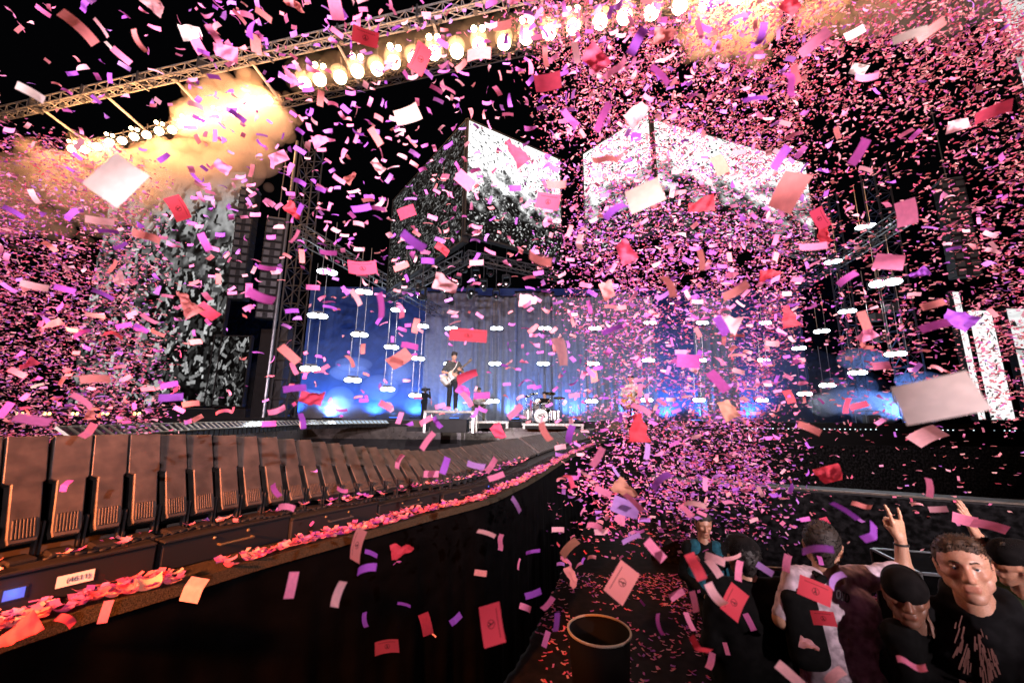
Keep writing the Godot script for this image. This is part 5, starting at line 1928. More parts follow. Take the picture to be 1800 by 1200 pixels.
func build_pit_things() -> void:
	# black bin
	var r := at_level(1053, 1103, 0.72)
	var t := thing("black_bin", "round black bin with a pale rim standing in the pit", "bin", Vector3(r.x, 0, r.z))
	put("bucket", lathe_mesh([Vector2(0.0, 0.02), Vector2(0.18, 0.0), Vector2(0.19, 0.02), Vector2(0.235, 0.70), Vector2(0.228, 0.70), Vector2(0.182, 0.04), Vector2(0.0, 0.04)], 36), M.bin_black, t)
	var st := begin(true)
	for i in 40:
		var a := TAU * i / 40
		var b := TAU * (i + 1) / 40
		tube(st, Vector3(cos(a) * 0.236, 0.705, sin(a) * 0.236), Vector3(cos(b) * 0.236, 0.705, sin(b) * 0.236), 0.0095, 0.0095, 8, false)
	put("rim", done(st), M.rim_pale, t)
	# gas cylinder
	var g := at_level(1380, 1012, 0.0)
	t = thing("gas_cylinder", "tall grey gas cylinder with a rounded shoulder", "gas cylinder", Vector3(g.x, 0, g.z))
	var hh := at_z(1378, 905, g.z).y
	put("tank", lathe_mesh([Vector2(0.0, 0.0), Vector2(0.112, 0.0), Vector2(0.115, 0.03), Vector2(0.115, hh - 0.13), Vector2(0.10, hh - 0.06), Vector2(0.065, hh - 0.015), Vector2(0.03, hh), Vector2(0.0, hh)], 24), M.cylinder_grey, t)
	put("valve", lathe_mesh([Vector2(0.02, hh - 0.01), Vector2(0.018, hh + 0.03), Vector2(0.03, hh + 0.035), Vector2(0.026, hh + 0.06), Vector2(0.0, hh + 0.06)], 12), M.brass, t)
	# flight case with a small white device
	var cw := at(1655, 992, 3.2)
	t = thing("flight_case", "black flight case behind the man in the hoodie", "case", Vector3(cw.x + 0.1, 0, cw.z), "", Basis(Vector3.UP, -0.25))
	put("box", box_mesh(Vector3(0.8, cw.y, 0.6), 0.012, Transform3D(Basis(), Vector3(0, cw.y / 2, 0))), M.black_cloth, t)
	var es := begin()
	for x in [-0.4, 0.4]:
		for z in [-0.3, 0.3]:
			cbox(es, Transform3D(Basis(), Vector3(x, cw.y / 2, z)), Vector3(0.022, cw.y + 0.006, 0.022), 0.004)
		cbox(es, Transform3D(Basis(), Vector3(x, cw.y - 0.002, 0)), Vector3(0.023, 0.022, 0.58), 0.004)
	for z in [-0.3, 0.3]:
		cbox(es, Transform3D(Basis(), Vector3(0, cw.y - 0.001, z)), Vector3(0.78, 0.021, 0.023), 0.004)
	put("edge_trim", done(es), M.dark_steel, t)
	var dv := thing("white_device", "small white device with a black underside on the flight case", "device", Vector3(cw.x - 0.08, cw.y + 0.013, cw.z + 0.16), "", Basis(Vector3.UP, 0.4))
	bone_reset(0.02)
	bone(Vector3(-0.05, 0.085, 0), Vector3(0.05, 0.08, 0), 0.028, 0.03, Color.WHITE)
	bone(Vector3(-0.05, 0.085, -0.02), Vector3(-0.045, 0.115, -0.02), 0.02, 0.016, Color.WHITE)
	carve(Vector3(0.01, 0.125, 0.01), 0.034)
	put("shell", join([[nets(0.007), ident]]), M.white_paint, dv)
	put("base", box_mesh(Vector3(0.12, 0.07, 0.09), 0.012, Transform3D(Basis(), Vector3(0, 0.035, 0))), M.dark_grey, dv)
	# barrier rail
	var b0 := at(1360, 997, 3.9)
	t = thing("barrier", "low steel crowd barrier behind the person in black", "barrier", Vector3(b0.x, 0, b0.z))
	var bs := begin()
	for y in [b0.y, 0.55, 0.12]:
		tube(bs, Vector3(-0.35, y, 0), Vector3(0.9, y, 0.1), 0.017)
	put("rails", done(bs), M.dark_steel, t)
	for x in [-0.35, 0.27, 0.9]:
		var ps := begin()
		tube(ps, Vector3(x, 0, 0.04 + x * 0.08), Vector3(x, b0.y, 0.04 + x * 0.08), 0.015)
		put("post", done(ps), M.dark_steel, t)

# ---------------------------------------------------------------- the band
func guitar(called: String, label: String, body_at: Vector3, neck_to: Vector3, face: Vector3, m: Material) -> void:
	var y := (neck_to - body_at).normalized()
	var x := y.cross(face).normalized()
	var z := x.cross(y)
	var t := thing(called, label, "guitar", body_at, "", Basis(x, y, z))
	bone_reset(0.05)
	bone(Vector3(-0.05, -0.14, 0), Vector3(0.05, -0.14, 0), 0.10, 0.10, Color.WHITE)
	bone(Vector3(-0.045, 0.06, 0), Vector3(0.045, 0.06, 0), 0.075, 0.075, Color.WHITE)
	bone(Vector3(-0.07, 0.08, 0), Vector3(-0.09, 0.17, 0), 0.035, 0.018, Color.WHITE)
	bone(Vector3(0.07, 0.08, 0), Vector3(0.085, 0.14, 0), 0.035, 0.016, Color.WHITE)
	put("body", join([[nets(0.012), Transform3D(Basis().scaled(Vector3(1.25, 1.25, 0.24)), Vector3.ZERO)]]), m, t)
	put("pickguard", box_mesh(Vector3(0.13, 0.2, 0.006), 0.002, Transform3D(Basis(), Vector3(0.02, -0.02, 0.028))), M.white_paint, t)
	put("neck", box_mesh(Vector3(0.055, 0.62, 0.03), 0.006, Transform3D(Basis(), Vector3(0, 0.42, 0.012))), M.wood, t)
	put("headstock", box_mesh(Vector3(0.08, 0.16, 0.02), 0.006, Transform3D(Basis(Vector3(0, 0, 1), 0.1), Vector3(-0.01, 0.80, 0.005))), M.wood, t)
	for i in 2:
		put("pickup", box_mesh(Vector3(0.08, 0.03, 0.012), 0.003, Transform3D(Basis(), Vector3(0, -0.02 - i * 0.09, 0.033))), M.dark_grey, t)

func drum(label: String, c: Vector3, r: float, d: float, axis: Vector3, group := "") -> Node3D:
	var t := thing("drum", label, "drum", c, group, frame_of(Vector3.ZERO, axis))
	put("shell", lathe_mesh([Vector2(r * 0.97, -d / 2), Vector2(r * 0.97, d / 2)], 28), M.drum_shell, t)
	for s in [-1.0, 1.0]:
		put("hoop", lathe_mesh([Vector2(r * 0.97, s * d / 2 - 0.018), Vector2(r * 1.02, s * d / 2 - 0.018), Vector2(r * 1.02, s * d / 2 + 0.018), Vector2(r * 0.96, s * d / 2 + 0.018)], 28), M.chrome, t)
		var hs := begin()
		lathe(hs, [Vector2(0, s * (d / 2 + 0.004)), Vector2(r * 0.97, s * (d / 2 + 0.002))], Transform3D(), 28)
		put("drumhead", done(hs), M.white_paint, t)
	for i in 8:
		var a := TAU * i / 8
		var ls := begin()
		tube(ls, Vector3(cos(a) * r * 1.01, -d / 2, sin(a) * r * 1.01), Vector3(cos(a) * r * 1.01, d / 2, sin(a) * r * 1.01), 0.008, 0.008, 6)
		put("lug", done(ls), M.chrome, t)
	return t

func cymbal(label: String, base_: Vector3, h: float, r: float, tilt: float) -> void:
	var t := thing("cymbal", label, "cymbal", base_, "cymbals of the drum kit")
	var st := begin()
	tube(st, Vector3(0, 0.25, 0), Vector3(0, h, 0), 0.014)
	for i in 3:
		var a := TAU * i / 3 + 0.4
		tube(st, Vector3(0, 0.3, 0), Vector3(cos(a) * 0.25, 0.0, sin(a) * 0.25), 0.012)
	put("stand", done(st), M.chrome, t)
	put("plate", lathe_mesh([Vector2(r, 0.0), Vector2(r * 0.3, 0.03), Vector2(r * 0.18, 0.045), Vector2(0.02, 0.055)], 28, Transform3D(Basis(Vector3(1, 0, 0.3).normalized(), tilt), Vector3(0, h, 0))), M.cymbal_metal, t)

func riser(label: String, p: Vector3, size: Vector3) -> Node3D:
	var t := thing("riser", label, "riser", p, "band risers")
	put("top", box_mesh(Vector3(size.x, 0.09, size.z), 0.006, Transform3D(Basis(), Vector3(0, size.y - 0.045, 0))), M.white_paint, t)
	put("inner_box", box_mesh(Vector3(size.x - 0.3, size.y - 0.1, size.z - 0.3), 0.01, Transform3D(Basis(), Vector3(0, (size.y - 0.1) / 2, 0))), M.black_steel, t)
	for x in [-1, 1]:
		for z in [-1, 1]:
			put("leg", box_mesh(Vector3(0.1, size.y - 0.09, 0.1), 0.006, Transform3D(Basis(), Vector3(x * (size.x / 2 - 0.07), (size.y - 0.09) / 2, z * (size.z / 2 - 0.07)))), M.white_paint, t)
	return t

func build_band() -> void:
	M.drum_shell = mat(lin(0.55, 0.55, 0.56), 0.25, 0.8)
	M.cymbal_metal = mat(lin(0.65, 0.48, 0.18), 0.25, 1.0)
	M.white_body = mat(lin(0.75, 0.75, 0.72), 0.3)
	M.sunburst = mat(lin(0.55, 0.30, 0.04), 0.3)
	# guitarist on his small riser
	var z := -12.3
	var f := at_z(794, 722, z)
	var ry := f.y - DECK
	var rt := thing("guitar_riser", "small black and steel riser under the guitarist", "riser", Vector3(f.x - 0.02, DECK, z - 0.2))
	var ww := 1.5
	put("top", box_mesh(Vector3(ww, 0.07, 1.2), 0.006, Transform3D(Basis(), Vector3(0, ry - 0.035, 0))), M.riser_top, rt)
	for x in [-1, 1]:
		for zz in [-1, 1]:
			put("leg", box_mesh(Vector3(0.07, ry - 0.07, 0.07), 0.005, Transform3D(Basis(), Vector3(x * (ww / 2 - 0.04), (ry - 0.07) / 2, zz * 0.55))), M.steel, rt)
	put("side_panel", box_mesh(Vector3(0.03, ry - 0.12, 1.0), 0.004, Transform3D(Basis(), Vector3(ww / 2 - 0.06, (ry - 0.1) / 2, 0))), M.dark_steel, rt)
	put("inner_box", box_mesh(Vector3(ww - 0.4, ry - 0.25, 0.8), 0.01, Transform3D(Basis(), Vector3(-0.05, (ry - 0.25) / 2, -0.1))), M.black_steel, rt)
	var j := stand(Vector3(f.x, f.y, z), 0.45, 1.80)
	j.elbow_r = j.shoulder_r + j.side * -0.13 + Vector3(0, -0.27, 0) - j.front * 0.06
	j.wrist_r = j.pelvis + j.side * -0.08 + j.front * 0.20 + Vector3(0, 0.12, 0)
	j.elbow_l = j.shoulder_l + j.side * 0.12 + Vector3(0, -0.26, 0) + j.front * 0.05
	j.wrist_l = j.chest + j.side * 0.16 + j.front * 0.26 + Vector3(0, -0.10, 0)
	j.head += j.front * 0.04 + Vector3(0, -0.01, 0)
	var g0: Vector3 = j.pelvis + j.front * 0.17 - j.side * 0.14 + Vector3(0, 0.02, 0)
	var g1: Vector3 = j.chest + j.side * 0.22 + j.front * 0.24 + Vector3(0, 0.0, 0)
	var o := person("guitarist in a dark grey shirt standing on the small riser", j, {
		"top": M.grey_shirt, "trousers": M.dark_jeans, "shoes": M.white_shirt, "hair": M.black_hair, "mop": true, "sleeve": "short", "head": face_to(j.front + Vector3(-0.15, -0.45, 0.1)), "cell": 0.018, "wide": 1.06, "face": true}, "the band")
	guitar("guitar", "white electric guitar held by the guitarist on the riser", g0, g1, j.front, M.white_body)
	var ss := begin(true)
	var a0: Vector3 = g0 - o.position
	var a1: Vector3 = j.shoulder_l + Vector3(0, 0.075, 0) - o.position
	var a2: Vector3 = j.chest + j.front * 0.15 + j.side * 0.02 - o.position
	cable(ss, [a0 + Vector3(0, 0.1, 0), a2, a1.lerp(j.neck - o.position, 0.3) + j.front * 0.06], 0.018)
	put("guitar_strap", done(ss), M.white_shirt, o)
	# risers, keyboard player, drummer
	var zr := -17.2
	var k0 := at_z(824, 740, zr)
	var k1 := at_z(894, 740, zr)
	riser("white-edged riser under the keyboard player", Vector3((k0.x + k1.x) / 2, DECK, zr - 0.9), Vector3(k1.x - k0.x, k0.y - DECK, 1.8))
	var d0 := at_z(918, 744, zr)
	var d1 := at_z(1026, 744, zr)
	riser("wide white-edged riser under the drum kit", Vector3((d0.x + d1.x) / 2, DECK, zr - 1.0), Vector3(d1.x - d0.x, d0.y - DECK, 2.2))
	var ky := k0.y
	var kp := at_z(841, 738, zr - 1.0)
	j = stand(Vector3(kp.x, ky - 0.30, zr - 1.1), 0.05, 1.80)
	for n in ["_l", "_r"]:
		j["knee" + n] = j["hip" + n] + j.front * 0.40 + j.side * (0.14 if n == "_l" else -0.14) + Vector3(0, 0.02, 0)
		j["ankle" + n] = Vector3(j["knee" + n].x, ky + 0.085, j["knee" + n].z + 0.05)
		j["toe" + n] = j["ankle" + n] + j.front * 0.15 + Vector3(0, -0.05, 0)
		j["elbow" + n] = j["shoulder" + n] + Vector3(0, -0.27, 0) + j.side * (0.07 if n == "_l" else -0.07)
		j["wrist" + n] = j["elbow" + n] + j.front * 0.25 + Vector3(0, 0.02, 0)
	person("keyboard player in a white shirt and cap sitting at the keyboard", j, {
		"top": M.white_shirt, "trousers": M.olive, "cap": M.olive, "hair": M.dark_hair, "head": face_to(j.front + Vector3(-0.3, -0.35, 0)), "cell": 0.02, "sleeve": "short"}, "the band")
	var stl := thing("stool", "black stool under the keyboard player", "stool", Vector3(j.pelvis.x, ky, j.pelvis.z))
	put("seat", lathe_mesh([Vector2(0, 0.52), Vector2(0.17, 0.52), Vector2(0.18, 0.54), Vector2(0.17, 0.56), Vector2(0, 0.56)], 16), M.black_steel, stl)
	put("post", lathe_mesh([Vector2(0.2, 0.0), Vector2(0.03, 0.03), Vector2(0.025, 0.52)], 14), M.dark_grey, stl)
	var kb := thing("keyboard", "stage keyboard on a crossed stand in front of its player", "keyboard", Vector3(kp.x - 0.05, ky, zr - 0.60))
	put("body", box_mesh(Vector3(1.25, 0.1, 0.32), 0.01, Transform3D(Basis(), Vector3(0, 0.78, 0))), M.dark_steel, kb)
	put("keys", box_mesh(Vector3(1.1, 0.012, 0.14), 0.002, Transform3D(Basis(), Vector3(0, 0.838, -0.08))), M.white_paint, kb)
	for s in [-1, 1]:
		var ls := begin()
		tube(ls, Vector3(s * 0.45, 0.74, 0.05 * s), Vector3(-s * 0.45, 0.02, 0.05 * s), 0.018)
		put("leg", done(ls), M.steel, kb)
	var ms := thing("microphone_stand", "thin microphone stand between keyboard and riser edge", "microphone stand", Vector3(kp.x + 0.1, DECK, zr + 0.1))
	var mst := begin()
	tube(mst, Vector3.ZERO, Vector3(0, 1.45, 0), 0.012)
	put("pole", done(mst), M.steel, ms)
	put("base", lathe_mesh([Vector2(0.15, 0.0), Vector2(0.14, 0.02), Vector2(0.0, 0.03)], 16), M.dark_grey, ms)
	put("microphone", lathe_mesh([Vector2(0.0, 0.0), Vector2(0.016, 0.02), Vector2(0.022, 0.12), Vector2(0.03, 0.15), Vector2(0.0, 0.19)], 12, Transform3D(Basis(Vector3(1, 0, 0), -1.0), Vector3(0, 1.43, 0.02))), M.dark_grey, ms)
	# drum kit
	var dy := d0.y
	var bc := at_z(951, 730, zr - 0.2)
	var bd := drum("bass drum with a white head and a dark emblem, front of the kit", Vector3(bc.x, dy + 0.31, zr - 0.35), 0.30, 0.42, Vector3(0, 0, 1))
	# emblem on the front head: dark slanting strokes
	var em := begin()
	for q in [[0.0, 0.03, 0.055, 0.30, 0.25], [0.07, -0.02, 0.03, 0.24, -0.35], [-0.06, -0.12, 0.03, 0.12, 0.9], [0.03, 0.12, 0.04, 0.1, 0.8]]:
		cbox(em, Transform3D(Basis(Vector3(1, 0, 0), PI / 2) * Basis(Vector3(0, 1, 0), 0.0) , Vector3.ZERO) * Transform3D(Basis(Vector3(0, 0, 1), q[4]), Vector3(q[0], q[1], -0.218)), Vector3(q[2], q[3], 0.006), 0.002)
	put("emblem", done(em), M.print_black, bd, Transform3D(Basis(Vector3(0, 1, 0), 0.0), Vector3.ZERO))
	drum("floor tom right of the bass drum", Vector3(bc.x + 0.62, dy + 0.36, zr - 0.6), 0.20, 0.40, Vector3(0, 1, 0), "toms of the drum kit")
	drum("floor tom left of the bass drum", Vector3(bc.x - 0.55, dy + 0.38, zr - 0.55), 0.19, 0.38, Vector3(0, 1, 0), "toms of the drum kit")
	drum("small tom mounted over the bass drum, left", Vector3(bc.x - 0.2, dy + 0.74, zr - 0.45), 0.155, 0.22, Vector3(0.1, 1, 0.3), "toms of the drum kit")
	drum("small tom mounted over the bass drum, right", Vector3(bc.x + 0.2, dy + 0.74, zr - 0.45), 0.155, 0.22, Vector3(-0.1, 1, 0.3), "toms of the drum kit")
	drum("snare drum left of the drummer", Vector3(bc.x - 0.4, dy + 0.62, zr - 0.85), 0.18, 0.14, Vector3(0, 1, 0.1), "toms of the drum kit")
	cymbal("crash cymbal at the left end of the drum kit", Vector3(bc.x - 0.62, dy, zr - 0.6), 1.16, 0.23, 0.25)
	cymbal("small cymbal left of the drummer", Vector3(bc.x - 0.3, dy, zr - 0.7), 1.28, 0.2, 0.3)
	cymbal("crash cymbal right of the drummer", Vector3(bc.x + 0.45, dy, zr - 0.7), 1.3, 0.24, -0.25)
	cymbal("ride cymbal at the right end of the drum kit", Vector3(bc.x + 0.85, dy, zr - 0.6), 1.1, 0.26, -0.2)
	j = stand(Vector3(bc.x + 0.25, dy - 0.36, zr - 1.25), -0.1, 1.76)
	for n in ["_l", "_r"]:
		var e := 1.0 if n == "_l" else -1.0
		j["knee" + n] = j["hip" + n] + j.front * 0.40 + j.side * (0.18 * e)
		j["ankle" + n] = Vector3(j["knee" + n].x, dy + 0.085, j["knee" + n].z + 0.05)
		j["toe" + n] = j["ankle" + n] + j.front * 0.15 + Vector3(0, -0.05, 0)
		j["elbow" + n] = j["shoulder" + n] + Vector3(0, -0.2, 0) + j.side * (0.18 * e) + j.front * 0.1
		j["wrist" + n] = j["elbow" + n] + j.front * 0.22 + Vector3(0, 0.08, 0) - j.side * (0.08 * e)
	o = person("drummer sitting behind the silver drum kit", j, {
		"top": M.black_hoodie, "hair": M.dark_hair, "mop": true, "head": face_to(j.front + Vector3(-0.2, -0.2, 0)), "cell": 0.022, "sleeve": "short"}, "the band")
	for n in ["_l", "_r"]:
		var sk := begin()
		var w: Vector3 = j["wrist" + n] + j.front * 0.08
		tube(sk, Vector3.ZERO, j.front * 0.32 + Vector3(0, 0.10, 0), 0.008, 0.006, 6)
		var stick := put("drumstick", done(sk), M.wood)
		stick.position = w
		tag(stick, "drumstick in the drummer's %s hand" % ("left" if n == "_l" else "right"), "drumstick")
	var st2 := thing("stool", "black stool under the drummer", "stool", Vector3(j.pelvis.x, dy, j.pelvis.z))
	put("seat", lathe_mesh([Vector2(0, 0.43), Vector2(0.17, 0.43), Vector2(0.18, 0.46), Vector2(0.17, 0.48), Vector2(0, 0.48)], 16), M.black_steel, st2)
	put("post", lathe_mesh([Vector2(0.2, 0.0), Vector2(0.03, 0.03), Vector2(0.025, 0.43)], 14), M.dark_grey, st2)
	# camera operator in the blue haze
	var c := at_z(744, 737, -22.0)
	j = stand(Vector3(c.x, 2.17, -22.0), 0.9, 1.72)
	j.wrist_l = j.head + j.front * 0.3 + Vector3(0, -0.06, 0) + j.side * 0.08
	j.elbow_l = j.shoulder_l + j.front * 0.18 + Vector3(0, -0.18, 0) + j.side * 0.08
	j.wrist_r = j.head + j.front * 0.22 + Vector3(0, -0.1, 0) - j.side * 0.1
	j.elbow_r = j.shoulder_r + j.front * 0.14 + Vector3(0, -0.2, 0) - j.side * 0.08
	person("camera operator standing in the blue haze left of the guitarist", j, {
		"top": M.dark_jeans, "trousers": M.dark_jeans, "hair": M.black_hair, "head": face_to(j.front), "cell": 0.022}, "the band")
	var vc := thing("video_camera", "shoulder camera held by the operator in the blue haze", "camera", j.head + j.front * 0.12 - j.side * 0.14 + Vector3(0, 0.02, 0), "", Basis.looking_at(-j.front, Vector3.UP))
	put("body", box_mesh(Vector3(0.13, 0.18, 0.4), 0.015), M.dark_grey, vc)
	put("lens", lathe_mesh([Vector2(0.05, 0.0), Vector2(0.055, 0.2), Vector2(0.065, 0.22), Vector2(0.0, 0.2)], 14, Transform3D(Basis(Vector3(1, 0, 0), PI / 2), Vector3(0, 0, 0.2))), M.black_steel, vc)
	put("handle", box_mesh(Vector3(0.03, 0.03, 0.22), 0.006, Transform3D(Basis(), Vector3(0, 0.13, 0.02))), M.dark_grey, vc)
	# second guitarist on the right, mostly behind the paper
	var gp := at_z(1112, 722, -12.6)
	j = stand(Vector3(gp.x, DECK, -12.6), -0.2, 1.80)
	j.elbow_r = j.shoulder_r - j.side * 0.14 + Vector3(0, -0.26, 0)
	j.wrist_r = j.pelvis - j.side * 0.06 + j.front * 0.2 + Vector3(0, 0.12, 0)
	j.elbow_l = j.shoulder_l + j.side * 0.14 + Vector3(0, -0.24, 0)
	j.wrist_l = j.chest + j.side * 0.2 + j.front * 0.26 + Vector3(0, -0.08, 0)
	person("second guitarist in a white shirt behind the thick paper storm", j, {
		"top": M.white_shirt, "trousers": M.black_jeans, "hair": M.dark_hair, "head": face_to(j.front + Vector3(0.1, -0.3, 0)), "cell": 0.022}, "the band")
	guitar("guitar", "yellow sunburst guitar of the second guitarist", j.pelvis + j.front * 0.17 - j.side * 0.1 + Vector3(0, 0.03, 0), j.chest + j.side * 0.28 + j.front * 0.25, j.front, M.sunburst)
	# low black wedge monitors on the runway
	for q in [[735, 742, -13.2, "black floor wedge left of the guitarist's riser"], [1085, 757, -11.8, "black floor wedge in front of the second guitarist"], [1190, 752, -13.0, "black floor wedge behind the second guitarist"]]:
		var w := at_z(q[0], q[1], q[2])
		var wd := thing("stage_wedge", q[3], "loudspeaker", Vector3(w.x, DECK, q[2]))
		put("cabinet", prism_side([Vector2(-0.25, 0), Vector2(0.25, 0), Vector2(0.25, 0.12), Vector2(-0.02, 0.36), Vector2(-0.25, 0.36)], 0.6), M.black_steel, wd)
		put("grille", box_mesh(Vector3(0.54, 0.01, 0.33), 0.002, Transform3D(Basis(Vector3(1, 0, 0), 0.727), Vector3(0, 0.246, 0.121))), M.dark_grey, wd)

# outline (z, y) drawn out along x
func prism_side(o: Array, w: float) -> ArrayMesh:
	var st := begin()
	var c := Vector2.ZERO
	for p in o:
		c += p / o.size()
	var mid := Vector3(0, c.y, c.x)
	for i in o.size():
		var p: Vector2 = o[i]
		var q: Vector2 = o[(i + 1) % o.size()]
		quad(st, Vector3(-w / 2, p.y, p.x), Vector3(w / 2, p.y, p.x), Vector3(w / 2, q.y, q.x), Vector3(-w / 2, q.y, q.x), mid)
		for s in [-1, 1]:
			tri(st, Vector3(s * w / 2, p.y, p.x), Vector3(s * w / 2, q.y, q.x), Vector3(s * w / 2, c.y, c.x), mid)
	return done(st)

func hairy(c: Color, dark: float, rough: float, scale: float, seed_: int) -> StandardMaterial3D:
	var m := worn(c, dark, rough, scale, seed_)
	m.vertex_color_use_as_albedo = true
	return m

# ---------------------------------------------------------------- paper slips
const SLIP := Vector2(0.050, 0.0195)
const BILL := Vector2(0.078, 0.050)

# a sheet of paper bent in one of several ways; x is the long side
func sheet(size: Vector2, kind: int, seed_: int, nu := 8, nv := 2) -> ArrayMesh:
	var g := RandomNumberGenerator.new()
	g.seed = seed_
	var st := begin(true)
	var turn := g.randf_range(0.5, 1.0) * (1 if g.randf() < 0.5 else -1)
	var nz := FastNoiseLite.new()
	nz.seed = seed_
	nz.frequency = 0.9 / size.x * 0.5
	var p := []
	for i in nu + 1:
		var row := []
		var u := float(i) / nu - 0.5
		for k in nv + 1:
			var v := float(k) / nv - 0.5
			var q := Vector3(u * size.x, v * size.y, 0)
			match kind:
				0:
					q.z = size.x * 0.10 * turn * (1.0 - 4.0 * u * u) + size.x * 0.03 * v
				1:      # curled along its length
					var a := turn * 2.1
					q = Vector3(sin(u * a) / a * size.x, v * size.y, (1.0 - cos(u * a)) / a * size.x)
				2:      # wave
					q.z = size.x * (0.13 if size.x < 0.06 else 0.05) * sin(u * TAU * 0.9 + 0.4) * turn
					q.x *= 0.93
				3:      # folded near the middle
					var f := u - 0.1 * turn
					var a := 0.62
					q = Vector3(f * cos(a) * size.x, v * size.y, -absf(f) * sin(a) * size.x)
				4:      # twisted
					var a := u * 1.5 * turn
					q = Vector3(u * size.x, v * size.y * cos(a), v * size.y * sin(a) + size.x * 0.10 * cos(u * 4.0))
				6:      # a sheet that sails like a shallow bowl with one lifted corner
					q.z = size.x * (0.32 * turn * u * u + 0.22 * v * v + 0.18 * u * v)
					q.x *= 1.0 - 0.08 * (v + 0.5)
				5:      # crumpled
					q.z = size.x * 0.26 * nz.get_noise_2d(u * size.x * 3.0, v * size.x * 3.0) + size.x * 0.2 * turn * u * v * 4.0
					q.x *= 0.95 + 0.06 * v * turn
			row.append([q, Vector2(u + 0.5, 0.5 - v)])
		p.append(row)
	for i in nu:
		for k in nv:
			for c in [[0, 0], [1, 0], [1, 1], [0, 0], [1, 1], [0, 1]]:
				var w: Array = p[i + c[0]][k + c[1]]
				st.set_uv(w[1])
				st.add_vertex(w[0])
	return done(st)

func paper_mat(c: Color, t: Texture2D = null, pass_ := 0.95) -> StandardMaterial3D:
	var m := mat(c, 0.75)
	m.backlight_enabled = true
	m.backlight = Color(pass_, pass_, pass_)
	m.cull_mode = BaseMaterial3D.CULL_DISABLED
	if t:
		m.albedo_texture = t
	return m

func print_texture() -> ImageTexture:
	# a round line emblem in the middle and one line of tiny words along a long side
	var im := Image.create(156, 100, false, Image.FORMAT_RGB8)
	im.fill(Color.WHITE)
	var ink := Color(0.45, 0.30, 0.30)
	for y in 100:
		for x in 156:
			var d := Vector2(x - 78, y - 52)
			var r := d.length()
			if absf(r - 16.0) < 1.2:
				im.set_pixel(x, y, ink)
			if r < 15.0 and (absf(d.x - d.y * 0.35) < 2.2 or absf(d.x + d.y * 0.55 + 2.0) < 1.6 and d.y > -8 or absf(d.y - 5.0) < 1.4 and absf(d.x) < 8):
				im.set_pixel(x, y, Color(0.32, 0.2, 0.2))
			if y > 17 and y < 22 and x > 22 and x < 134 and (x * 7 + y * 3) % 11 < 7:
				im.set_pixel(x, y, ink)
	return ImageTexture.create_from_image(im)

